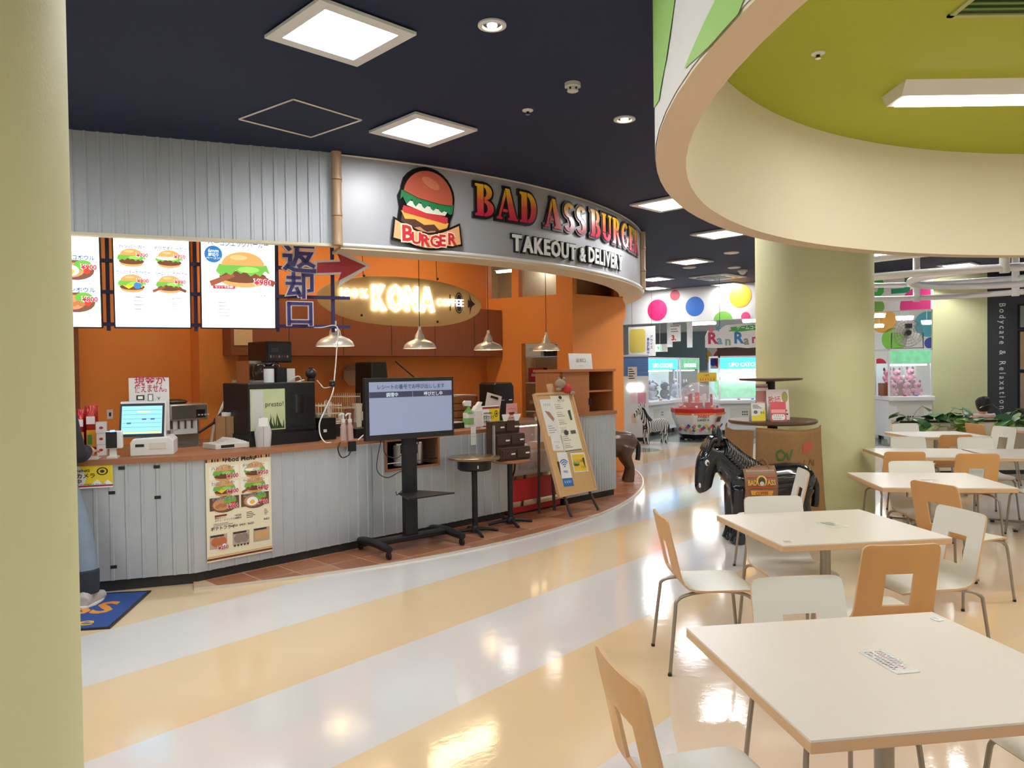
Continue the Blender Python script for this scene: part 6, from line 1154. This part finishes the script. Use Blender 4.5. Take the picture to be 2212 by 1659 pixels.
# big fan on the machine
q = pd(1968, 750, 15.8); t = empty('industrial_fan', M4((q.x, 15.95, 1.922), R(-6)), 'large round grey fan standing on the green claw machine', 'fan'); rr = .29
b = B()
for r_ in (rr, rr*.8, rr*.6, rr*.4, rr*.2):
    for dy in (-.07, .07): b.tube([(r_*math.cos(a), dy*(1-.3*r_/rr)-0, .33+r_*math.sin(a)) for a in [2*PI*i/28 for i in range(28)]], .004, 5, closed=True)
for k in range(20): a = 2*PI*k/20; b.tube([(.03*math.cos(a), -.075, .33+.03*math.sin(a)), (rr*math.cos(a), -.045, .33+rr*math.sin(a)), (rr*math.cos(a), .045, .33+rr*math.sin(a))], .003, 4)
b.build('cage', m_leg, t)
for k in range(4): a = 2*PI*k/4+.4; bb = B(); bb.X = Matrix.Translation((0, 0, .33))@Matrix.Rotation(a, 4, 'Y'); bb.add([(.04, -.03, -.03), (.25, -.04, -.08), (.26, .03, .09), (.04, .02, .05)], [(0, 1, 2, 3), (3, 2, 1, 0)]); o = bb.build('blade', m_offw, t); sm = o.modifiers.new('th', 'SOLIDIFY'); sm.thickness = .004
bb = B(); bb.X = Matrix.Translation((0, -.09, .33))@Matrix.Rotation(-PI/2, 4, 'X'); bb.cyl((0, 0, 0), .055, .16, n=18); bb.build('motor_hub', m_black, t); B().box(-.06, .06, -.1, -.02, .43, .52).build('switch_box', m_black, t)
B().tube([(-rr-.02, 0, .33), (-rr-.03, 0, .0), (rr+.03, 0, .0), (rr+.02, 0, .33)], .012, 6).build('stand', m_dark, t); B().box(-rr*.9, rr*.9, -.15, .15, 0, .015).build('base', m_dark, t)
# ================================================================ sack-covered table by the column
TB = (2.63, 7.72)
m_bur = mat('burlap', (156, 120, 82), .95, noise=.12, ns=25, bump=.25, bs=350, spec=.1); m_dwood = mat('dark_table_wood', (96, 66, 50), .4, noise=.1, ns=6)
t = empty('tall_round_table', (TB[0], TB[1], 0), 'tall round brown table with an upper tier beside the round column', 'table')
B().lathe([(0, 1.02), (.41, 1.02), (.43, 1.035), (.43, 1.05), (.42, 1.06), (0, 1.06)], n=40).build('table_top', m_dwood, t, smooth=40); B().cyl((0, 0, .03), .05, 1.0, n=18).build('pole', m_dark, t, smooth=40); B().lathe([(.3, 0), (.3, .015), (.06, .05)], n=28).build('base_plate', m_dark, t, smooth=40)
B().cyl((0, .05, 1.06), .045, .38, n=16).build('upper_pole', m_dark, t, smooth=40); B().lathe([(0, 1.44), (.06, 1.44), (.30, 1.455), (.31, 1.465), (.31, 1.475), (0, 1.475)], (0, .05, 0), n=40).build('upper_top', m_dwood, t, smooth=40)
def sack(a0, a1, ztl, ztr, zb, lab, prints, seed):
    rnd = random.Random(seed); na, nz_ = 26, 18; ph = rnd.uniform(0, 6)
    def f(u, v, out=0.):               # u across, v down
        a = R(a0+(a1-a0)*u); sag = .022*math.sin(PI*u)*math.sin(PI*u)*(1 if v < .02 else 1-v); zt = ztl+(ztr-ztl)*u-sag
        z = zt+(zb-zt)*v; r = .455+.018*math.sin(u*17+ph)*(.3+v)+.012*math.sin(u*31+v*5)*v+.06*v*v*(u*.6+.4)+out
        return (r*math.cos(a), r*math.sin(a), z)
    vs = [f(i/na, j/nz_) for i in range(na+1) for j in range(nz_+1)]; fs = [(i*(nz_+1)+j, (i+1)*(nz_+1)+j, (i+1)*(nz_+1)+j+1, i*(nz_+1)+j+1) for i in range(na) for j in range(nz_)]
    t = empty('burlap_sack', (TB[0], TB[1], 0), lab, 'sack', 'burlap sacks on the tall table'); o = B().add(vs, fs).build('cloth', m_bur, t, smooth=80); sm = o.modifiers.new('thickness', 'SOLIDIFY'); sm.thickness = .008; sm.offset = 0
    b = B(); b.tube([f(i/na, 0, .0) for i in range(na+1)], .008, 6); b.build('hem', m_bur, t, smooth=60)
    for nm, pts, c in prints:
        b = B(); 
        for poly in pts: b.add([f(.1+x*.66 if len(prints) > 1 else x, y, .008) for x, y in poly], [tuple(range(len(poly)))])
        b.build(nm, pm(c), t)
def el(cx, cy, rx, ry, n=14): return [(cx+rx*math.cos(2*PI*i/n), cy+ry*math.sin(2*PI*i/n)) for i in range(n)]
def stk(pl, w=.012):
    out = []
    for (x0, y0), (x1, y1) in zip(pl, pl[1:]):
        d = math.hypot(x1-x0, y1-y0) or 1; nx, ny = -(y1-y0)/d*w, (x1-x0)/d*w; out.append([(x0+nx, y0+ny), (x1+nx, y1+ny), (x1-nx, y1-ny), (x0-nx, y0-ny)])
    return out
sack(-128, -18, 1.0, 1.0, .12, 'large burlap sack with green and brown printing draped over the tall table', [
    ('green_print', stk([(.30, .26), (.24, .22), (.17, .26), (.19, .33), (.27, .33), (.33, .25), (.36, .33), (.42, .21)], .012), (70, 110, 56)),
    ('red_patch', [[(.62, .14), (.80, .13), (.82, .22), (.70, .26), (.62, .25)]], (184, 90, 62)),
    ('brown_letters', stk([(.26, .48), (.26, .38), (.32, .38), (.32, .43), (.27, .43)], .008)+stk([(.43, .38), (.36, .39), (.36, .47), (.43, .46)], .008)+stk([(.36, .43), (.42, .42)], .008)+stk([(.46, .37), (.56, .36)], .008)+stk([(.51, .37), (.51, .46)], .008)+stk([(.66, .33), (.62, .40), (.70, .40)], .008)+stk([(.73, .40), (.77, .33), (.81, .40)], .008)+stk([(.84, .34), (.84, .41)], .008), (120, 76, 50)),
    ('face_print', [el(.52, .47, .10, .012), el(.52, .455, .045, .035)]+stk([(.47, .49), (.45, .60), (.50, .66)], .014)+stk([(.57, .49), (.60, .60), (.55, .66)], .014)+stk([(.48, .62), (.53, .70), (.58, .62)], .01), (92, 56, 36))], 3)
sack(-205, -131, 1.01, .97, .45, 'smaller burlap sack hanging at the left of the tall table', [('brown_letters', stk([(.1, .4), (.1, .55)], .015)+stk([(.1, .4), (.2, .4)], .015), (110, 70, 44))], 5)
# leaflets on the table
def leaflet(px0, px1, pyt, y, lab, fill, zb=1.0605, W=None):
    a = pd(px0, 912, y); c = pd(px1, 912, y); z = pd((px0+px1)/2, pyt, y).z; W = c.x-a.x; H = z-zb; t = empty('leaflet_stand', (a.x+W/2, y, zb), lab, 'leaflet', 'leaflet stands on the tall table')
    cd = B().box(-W/2, W/2, -.003, 0, 0, H).build('card', m_paper, t, M4((0, 0, 0), 0, R(-8))); p = P(); fill(p, W, H); p.build('printed_card', cd, Matrix.Translation((-W/2, -.0035, 0))@FACE); B().box(-W/2, W/2, -.002, .001, 0, H*.9).build('rear_leg', m_paper, t, M4((0, .1, 0), 0, R(12)))
def fy(p, W, H): p.rect(0, 0, W, H*.3, (240, 220, 50), 1); p.poly([(W*.55, H*.3), (W, H*.75), (W, H*.3)], (240, 220, 50), 1); lines(p, W*.1, W*.8, H*.88, 3, H*.08, H*.03, INK); p.ell(W*.3, H*.5, W*.15, H*.1, (120, 110, 110), 2); glyphs(p, W*.62, W*.95, H*.4, H*.14, INK, 3, 2)
def fr_(p, W, H): p.rect(0, 0, W, H, (222, 90, 100), 1); p.poly(rrect(W*.84, H*.3, .02, 3, W*.5, H*.2), WHT, 2); glyphs(p, W*.18, W*.85, H*.22, H*.1, INK, 3, 3); glyphs(p, W*.18, W*.7, H*.1, H*.08, INK, 3, 4); p.rect(W*.05, H*.42, W*.95, H*.6, (244, 170, 170), 2)
def fp(p, W, H): p.rect(0, 0, W, H, (240, 225, 225), 1); p.text('教師', W*.06, H*.5, H*.34, (196, 50, 70), 2, .0, width=W*.56); p.ell(W*.82, H*.75, W*.14, H*.18, (170, 160, 90), 2); lines(p, W*.7, W*.96, H*.4, 3, H*.12, H*.05, INK)
leaflet(1624, 1654, 871, 7.5, 'yellow and white leaflet stand on the tall table', fy); leaflet(1665, 1699, 868, 7.46, 'red leaflet stand in front on the tall table', fr_); leaflet(1658, 1706, 841, 7.62, 'white leaflet with large red characters behind the red one', fp); leaflet(1636, 1662, 829, 7.66, 'pink leaflet box behind the yellow leaflet', lambda p, W, H: p.rect(0, H*.5, W, H*.95, (200, 130, 130), 1).rect(0, H*.3, W, H*.5, (230, 190, 170), 1))
# ================================================================ animals
def limbs(b, L):
    for pts, rad, sy in L: b.tube(smoothpts(pts, 4), sum([[rad[i]+(rad[i+1]-rad[i])*k/4 for k in range(4)] for i in range(len(rad)-1)], [])+[rad[-1]], 14, sy=sy)
def body_mesh(L, nm, m, parent, vox, it_=6):
    b = B(); limbs(b, L); o = b.build(nm, m, parent); r = o.modifiers.new('fuse', 'REMESH'); r.mode = 'VOXEL'; r.voxel_size = vox; r.use_smooth_shade = True; s = o.modifiers.new('soften', 'SMOOTH'); s.iterations = it_; s.factor = .5; return o
def horse(mw, coat, mane, nm, lab, up=False, vox=.014):
    t = empty(nm, mw, lab, 'statue')
    nk = [(.10, 0, .54), (.26, 0, .68), (.40, 0, .84)] if not up else [(.16, 0, .56), (.30, 0, .74), (.40, 0, .95)]
    hd = [(.42, 0, .85), (.49, 0, .74), (.52, 0, .60), (.53, 0, .50), (.52, 0, .465)] if not up else [(.38, 0, .98), (.46, 0, .96), (.56, 0, .87), (.63, 0, .80), (.66, 0, .78)]
    L = [([(-.50, 0, .52), (-.42, 0, .535), (-.25, 0, .53), (0, 0, .51), (.18, 0, .53), (.30, 0, .52)], [.06, .16, .19, .185, .19, .10], .86), (nk, [.175, .145, .10] if not up else [.15, .11, .075], .72), (hd, [.10, .105, .09, .078, .05] if not up else [.07, .075, .06, .05, .03], .8)]
    for sy in (-1, 1):
        L.append(([(.22, sy*.085, .50), (.235, sy*.095, .30), (.24, sy*.095, .14), (.245, sy*.095, .05), (.255, sy*.095, .0)], [.09, .066, .052, .07, .082] if not up else [.07, .045, .035, .04, .045], 1)); L.append(([(-.36, sy*.09, .50), (-.33, sy*.1, .36), (-.40, sy*.1, .20), (-.38, sy*.1, .05), (-.37, sy*.1, .0)], [.11, .085, .054, .068, .08] if not up else [.09, .065, .037, .04, .045], 1))
    body_mesh(L, 'body', coat, t, vox)
    pk = hd[0]
    for sy in (-1, 1): B().tube([(pk[0]-.02, sy*.05, pk[2]+.06), (pk[0]-.02, sy*.06, pk[2]+.15), (pk[0]-.01, sy*.065, pk[2]+.22)], [.022, .028, .004], 8).build('ear', coat, t, smooth=60)
    b = B(); n = 15
    for i in range(n):
        u = i/(n-1); c = Vector(nk[0]).lerp(Vector(nk[1]), u*2) if u < .5 else Vector(nk[1]).lerp(Vector(nk[2]), u*2-1); r_ = .17-.06*u if not up else .14-.06*u; up_ = Vector((-.6, 0, .8))
        for sy in (-1, -.6, -.2, .2, .6, 1): b.tube(smoothpts([c+up_*(r_*.85), c+up_*(r_*1.04)+Vector((.0, sy*.05, .0)), c+up_*(r_*.75)+Vector((-.03, sy*.10, -.04)), c+up_*(r_*.2)+Vector((-.05, sy*.115, -.06))]), .024 if not up else .013, 7)
    b.tube([Vector(q)+Vector((-.6, 0, .8))*w_ for q, w_ in ((nk[0], .13), (nk[1], .11), (nk[2], .085), (Vector(pk)+Vector((.03, 0, .03)), .02))], [.07, .065, .055, .05] if not up else [.05, .045, .03, .02], 10, sy=.8)
    if not up:
        for sy in (-1.4, -.7, 0, .7, 1.4): b.tube(smoothpts([(pk[0]-.05, sy*.02, pk[2]+.085), (pk[0]+.04, sy*.035, pk[2]+.085), (pk[0]+.10, sy*.04, pk[2]-.02)]), [.032]*12+[.015], 7)
    b.build('mane', mane, t, smooth=60)
    B().tube(smoothpts([(-.49, 0, .57), (-.525, 0, .50), (-.525, 0, .38), (-.515, 0, .3)]), [.03]*6+[.045]*9+[.015]*4 if False else .035, 10).build('tail', mane, t, smooth=60)
    return t
m_hblk = mat('black_gloss_fibreglass', (26, 30, 36), .12, coat=.5); m_hman = mat('black_mane_gloss', (18, 14, 13), .15, coat=.6, bump=.8, bs=30); m_hbrn = mat('bronze_brown_gloss', (92, 70, 56), .3, noise=.3, ns=3); m_hdk = mat('dark_bronze', (40, 38, 38), .3)
hb = horse(M4((2.26, 6.98, 0), R(184)), m_hblk, m_hman, 'horse_statue', 'glossy black horse statue with a drooping head and saddle blanket')
# saddle blanket, camera side is local +y
m_sad = mat('saddle_leather', (142, 102, 70), .4, coat=.15)
def sadp(x, a, r=.0): return (x, (.186+r)*math.cos(a)*.90, .515+(.205+r)*math.sin(a))
vs = []; fs = []; n1, n2 = 12, 16
for i in range(n1+1):
    for j in range(n2+1): x = -.09+.30*i/n1; e = .5*abs(2*i/n1-1)**4; vs.append(sadp(x, R(-32+e*14+(88-e*14)*j/n2), .014))
for i in range(n1):
    for j in range(n2): fs.append((i*(n2+1)+j, (i+1)*(n2+1)+j, (i+1)*(n2+1)+j+1, i*(n2+1)+j+1))
o = B().add(vs, fs).build('saddle_bag', m_sad, hb, smooth=70); sm = o.modifiers.new('th', 'SOLIDIFY'); sm.thickness = .012
for x in (-.03, .16): B().tube([sadp(x, R(45+k*8), .02) for k in range(16)], .016, 6, sy=.5).build('strap', m_sad, hb, smooth=60)
p = P(); p.ell(0, .05, .045, .04, (236, 180, 70), 1); p.ell(0, .045, .032, .034, (60, 56, 56), 2); p.ell(.0, .03, .02, .016, (200, 190, 180), 3); p.text('BAD ASS', 0, .015, .05, (226, 170, 60), 4, .02, 'C', width=.24) if False else p.text('BAD', -.045, .02, .05, (232, 176, 70), 4, .02, 'R', width=.075).text('ASS', .045, .02, .05, (232, 176, 70), 4, .02, 'L', width=.075); p.rect(-.13, .075, -.045, .083, (200, 60, 50), 3); p.rect(.045, .075, .13, .083, (200, 60, 50), 3); p.rect(-.13, .0, .13, .007, (200, 60, 50), 3); p.poly([(-.1, -.015), (.1, -.02), (.09, -.055), (-.09, -.05)], (226, 160, 60), 3); p.text('COFFEE', 0, -.048, .032, (170, 50, 40), 5, .02, 'C', width=.11)
p.b.v = [tuple(sadp(.06-x*1.05, R(0)+y/.19, .034+z)) for x, y, z in p.b.v]; p.build('printed_emblem', hb)
for sy in (-1, 1): B().ball((.515, sy*.073, .735), (.022, .012, .03), 10, 8).build('eye', m_white, hb, smooth=60); B().ball((.512, sy*.079, .73), (.012, .01, .018), 8, 6).build('pupil', m_black, hb)
for sy in (-1, 1): B().ball((.575, sy*.045, .53), (.012, .012, .026), 8, 6).build('nostril', m_white, hb, smooth=60)
horse(M4((1.24, 10.72, 0), R(182)), m_hbrn, m_hdk, 'horse_statue', 'brown horse statue with only its rump showing beside the cabinet')
m_zeb = D.materials.new('zebra_coat'); m_zeb.use_nodes = True; _n = m_zeb.node_tree.nodes; _l = m_zeb.node_tree.links; _tc = _n.new('ShaderNodeTexCoord'); _wv = _n.new('ShaderNodeTexWave'); _wv.inputs['Scale'].default_value = 5.5; _wv.inputs['Distortion'].default_value = 2.5; _wv.inputs['Detail'].default_value = 1; _rp = _n.new('ShaderNodeValToRGB'); _rp.color_ramp.interpolation = 'CONSTANT'; _rp.color_ramp.elements[0].color = (.02, .02, .02, 1); _rp.color_ramp.elements[1].color = (.72, .7, .66, 1); _rp.color_ramp.elements[1].position = .5; _l.new(_tc.outputs['Object'], _wv.inputs[0]); _l.new(_wv.outputs['Fac'], _rp.inputs[0]); _l.new(_rp.outputs[0], _n['Principled BSDF'].inputs['Base Color']); _n['Principled BSDF'].inputs['Roughness'].default_value = .6
q = pz(1406, 946)*.925; horse(M4((q.x+.05, q.y, 0), R(205))@Matrix.Scale(.74, 4), m_zeb, m_hdk, 'zebra_statue', 'small striped zebra statue in front of the claw machines', True, .016)
# ================================================================ hoop rails under the ceiling
t = empty('hoop_rails', (6.35, 11.0, 0), 'white tubular hoop rails hanging from the ceiling at the right', 'hoop rails')
m_hoop = mat('white_hoop_paint', (246, 245, 242), .35)
for r_, z, th, cx in ((2.05, 2.72, .045, 0), (2.05, 2.95, .04, 0), (1.35, 2.84, .05, .9)): B().tube([(cx+r_*math.cos(a), r_*math.sin(a), z) for a in [2*PI*i/64 for i in range(64)]], th, 8, closed=True).build('hoop', m_hoop, t, smooth=60)
for a in (75, 165, 255, 345, 35): B().cyl((2.05*math.cos(R(a)), 2.05*math.sin(R(a)), 2.66), .055, HC-2.66, n=14).build('post', m_hoop, t, smooth=40)
# ================================================================ planter and seated person
PY = 10.95; a = pd(1945, 906, PY); PZT = pd(2060, 908, PY).z
t = empty('planter_partition', (a.x, PY, 0), 'cream planter partition with a dark top rail behind the far tables', 'planter'); L = 5.2
for i in range(5): B().box(L*i/5+.002, L*(i+1)/5-.002, 0, .02, .06, PZT-.03).build('panel', m_cream, t)
B().box(0, L, .02, .3, 0, PZT-.06).build('trough', m_cream, t); B().box(0, L, -.01, .02, PZT-.03, PZT).build('top_rail', m_dark, t); B().box(0, L, .0, .3, 0, .06).build('plinth', m_kick, t); B().box(.02, L-.02, .03, .28, PZT-.06, PZT-.05).build('soil', mat('soil', (60, 46, 36), .9), t); B().box(0, L, .28, .3, PZT-.06, PZT).build('rear_rail', m_cream, t)
lf = []
for s_ in (1, .8):
    pts = [(0, 0), (.25, .42), (.6, .46), (.85, .22), (1.0, 0), (.85, -.22), (.6, -.46), (.25, -.42)]; vs = [(x*.13*s_, y*.13*s_, .03*math.sin(x*2.6)*s_-.1*abs(y)*.13) for x, y in pts]+[(x*.13*s_, 0, .03*math.sin(x*2.6)*s_-.012) for x in (.3, .6, .85)]
    lf.append(([tuple(v) for v in vs], [(0, 8, 1), (1, 8, 9, 2), (2, 9, 10, 3), (3, 10, 4), (4, 10, 5), (5, 10, 9, 6), (6, 9, 8, 7), (7, 8, 0)]))
m_lf = [mat('leaf_dark', (56, 96, 54), .35), mat('leaf_mid', (92, 138, 72), .35), mat('leaf_light', (150, 176, 96), .4)]
LME = [[B().add(*g).mesh('leaf', m) for m in m_lf] for g in lf]
for g_ in LME:
    for m_ in g_: m_.polygons.foreach_set('use_smooth', [True]*len(m_.polygons))
rnd = random.Random(11)
for i, (px, k, lab) in enumerate(((1966, 1.0, 'pothos plant at the left end of the planter'), (2043, 1.25, 'tall pothos plant right of the left end one'), (2080, 1.0, 'pothos plant in front of the seated person'), (2175, 1.25, 'large dark pothos plant below the wall lettering'), (2210, 1.0, 'pothos plant at the right edge of the photo'))):
    q = pd(px, 905, PY+.14); t = empty('pothos_plant', (q.x, PY+.14, PZT-.05), lab, 'plant', 'pothos plants in the planter'); n = 16
    for j in range(n):
        az = rnd.uniform(0, 2*PI); el_ = rnd.uniform(-.3, 1.0); L_ = rnd.uniform(.06, .17)*k; c = Vector((math.cos(az)*L_*1.1, math.sin(az)*L_*.7-.03, .06+max(0, el_)*L_*1.2))
        if rnd.random() < .35: c = Vector((rnd.uniform(-.16, .16)*k, -.17, rnd.uniform(-.06, .08)))
        st = B().tube([(0, 0, .0), tuple(c*.5+Vector((0, 0, .05))), tuple(c)], .004, 5).build('stem', m_lf[1], t)
        o = D.objects.new('leaf', rnd.choice(LME[j % 2])); COL.objects.link(o); o.parent = t; o.matrix_basis = Matrix.Translation(c)@Matrix.Rotation(rnd.uniform(-1, 1)+(az if c.y > -.1 else -PI/2), 4, 'Z')@Matrix.Rotation(rnd.uniform(.1, .9), 4, 'Y')@Matrix.Rotation(rnd.uniform(-.5, .5), 4, 'X')@Matrix.Scale(k*1.45, 4)
m_skin = mat('skin', (222, 176, 146), .5); m_hair = mat('black_hair', (22, 18, 17), .45, bump=.6, bs=60)
q = pd(2113, 855, 12.1); hz = q.z-.11
t = empty('bench_seat', (q.x, 12.05, 0), 'wooden bench behind the planter', 'bench'); B().box(-.8, .8, -.2, .22, .38, .42).build('seat_board', m_wood, t); B().box(-.8, .8, -.27, -.24, .42, .76).build('back_board', m_wood, t)
for x in (-.7, .7):
    for y in (-.24, .2): B().box(x-.03, x+.03, y-.03, y+.03, 0, .38).build('leg', m_wood, t)
sh = hz-.15
t = empty('person', (q.x, 12.0, .0), 'seated person with short black hair and a pale pink top behind the planter', 'person')
body_mesh([([(0, 0, .47), (0, 0, .7), (0, 0, sh-.05)], [.13, .115, .14], 1.25), ([(0, 0, sh-.02), (0, -.01, hz-.08)], [.055, .05], 1), ([(0, -.01, hz-.09), (0, -.015, hz-.03), (0, -.01, hz+.04), (0, 0, hz+.09)], [.055, .08, .085, .04], .9)]+
          [([(sx*.13, 0, sh-.04), (sx*.19, -.03, sh-.22), (sx*.2, .13, sh-.36), (sx*.12, .28, sh-.34)], [.055, .045, .036, .03], 1) for sx in (-1, 1)]+[([(sx*.08, 0, .49), (sx*.09, .38, .48), (sx*.09, .40, .1), (sx*.09, .44, .05), (sx*.09, .55, .045)], [.085, .065, .045, .04, .035], 1) for sx in (-1, 1)], 'body', m_skin, t, .012, 4)
body_mesh([([(0, 0, .46), (0, 0, .7), (0, 0, sh-.02)], [.15, .135, .15], 1.28)]+[([(sx*.13, 0, sh-.03), (sx*.195, -.03, sh-.22), (sx*.2, .06, sh-.3)], [.068, .058, .05], 1) for sx in (-1, 1)], 'pink_top', mat('pale_pink_cloth', (236, 206, 196), .8), t, .014, 4)
body_mesh([([(sx*.08, -.06, .49), (sx*.09, .38, .49), (sx*.09, .41, .12)], [.105, .08, .06], 1) for sx in (-1, 1)], 'trousers', m_kick, t, .014, 4)
body_mesh([([(0, -.035, hz-.13), (0, -.035, hz-.08), (0, -.03, hz-.02), (0, -.02, hz+.05), (0, -.005, hz+.09)], [.07, .095, .11, .11, .06], .98)], 'hair', m_hair, t, .012, 4)
# ================================================================ customer half hidden by the foreground column
X0 = Matrix.Translation((-3.24, 5.25, 0))@Matrix.Rotation(R(2), 4, 'Z')
t = empty('person', X0, 'standing customer in a dark jacket jeans and pale trainers at the till', 'person')
def fx(sx): return .29 if sx > 0 else -.13
arm = [(.17, .0, 1.30), (.22, .02, 1.06), (.17, .24, 1.05), (.15, .31, 1.045)]
hand = [([(.15, .29, 1.045), (.145, .34, 1.04), (.14, .375, 1.035)], [.024, .034, .03], 1)]+[([(.14+dx*.5, .37, 1.035), (.14+dx, .40+l*.4, 1.035), (.14+dx*1.1, .40+l, 1.02)], [.011, .0095, .008], 1) for dx, l in ((-.027, .05), (-.009, .062), (.009, .058), (.026, .042))]+[([(.115, .32, 1.04), (.09, .35, 1.045), (.085, .38, 1.04)], [.014, .011, .009], 1)]
body_mesh([([(0, 0, .86), (0, .0, 1.05), (0, -.01, 1.28), (0, 0, 1.36)], [.13, .115, .135, .08], 1.3), ([(0, 0, 1.34), (0, .01, 1.44)], [.055, .05], 1), ([(0, .0, 1.43), (0, .015, 1.49), (0, .01, 1.57), (0, 0, 1.62)], [.055, .08, .09, .04], .88), (arm, [.055, .045, .033, .026], 1), ([(-.17, 0, 1.3), (-.22, 0, 1.05), (-.2, .1, .85), (-.2, .13, .77)], [.055, .045, .032, .03], 1)]+hand+
          [([(sx*.09, 0, .86), (fx(sx)*.75, .02, .48), (fx(sx), .0, .1)], [.09, .06, .04], 1) for sx in (-1, 1)], 'body', m_skin, t, .0075, 3)
m_jk = mat('dark_jacket', (38, 36, 44), .8); m_jean = mat('washed_jeans', (126, 142, 160), .85, noise=.2, ns=8); m_jeand = mat('dark_denim', (46, 52, 66), .85)
body_mesh([([(0, 0, .82), (0, 0, 1.05), (0, -.01, 1.28), (0, 0, 1.38)], [.16, .14, .155, .07], 1.3), ([(.16, 0, 1.32), (.225, .02, 1.06), (.18, .22, 1.055)], [.075, .062, .05], 1), ([(-.16, 0, 1.32), (-.225, 0, 1.05), (-.2, .09, .87)], [.075, .062, .05], 1)], 'jacket', m_jk, t, .014, 4)
body_mesh([([(sx*.08, 0, .90), (fx(sx)*.72, .02, .55), (fx(sx)*.93, .01, .30), (fx(sx), .0, .2)], [.12, .085, .072, .07], 1) for sx in (-1, 1)], 'jeans', m_jean, t, .012, 4)
body_mesh([([(fx(sx), .0, .26), (fx(sx), .0, .09)], [.074, .07], 1) for sx in (-1, 1)], 'jeans_cuff', m_jeand, t, .012, 3)
body_mesh([([(0, -.02, 1.46), (0, -.02, 1.53), (0, -.01, 1.60), (0, .0, 1.645)], [.075, .10, .10, .05], .95)], 'hair', m_hair, t, .012, 4)
m_shoe = mat('pale_trainer', (190, 186, 180), .6)
for sx in (-1, 1):
    o = body_mesh([([(fx(sx), -.08, .05), (fx(sx), .0, .055), (fx(sx)+.01*sx, .09, .042), (fx(sx)+.015*sx, .17, .036)], [.045, .05, .045, .032], .9), ([(fx(sx), -.04, .06), (fx(sx), -.03, .11)], [.045, .045], 1)], 'trainer', m_shoe, t, .009, 3); o.location.z = -.002
    for k in range(4): B().tube([(fx(sx)-.025, .01+.03*k, .098-.009*k), (fx(sx)+.035, .015+.03*k, .098-.009*k)], .005, 5).build('lace', pm((226, 150, 150)), t)
    B().prism([(fx(sx)+.006+.05*math.cos(a), .03+(.15 if math.sin(a) > 0 else .13)*math.sin(a)) for a in [2*PI*i/20 for i in range(20)]], .010, .022).build('sole', m_paper, t)
# slip held by the customer and left counter clutter
t, W, H = it('folded_receipt', 176, 202, 955, 972, .0, 'folded white receipt lying by the customer hand', 'receipt', fr=LF); B().box(-.06, .06, .02, .16, 0, .003).build('sheet', m_paper, t); B().box(-.055, .05, .03, .15, .003, .006).build('fold', m_paper, t, M4((0, 0, 0), 0, R(4)))
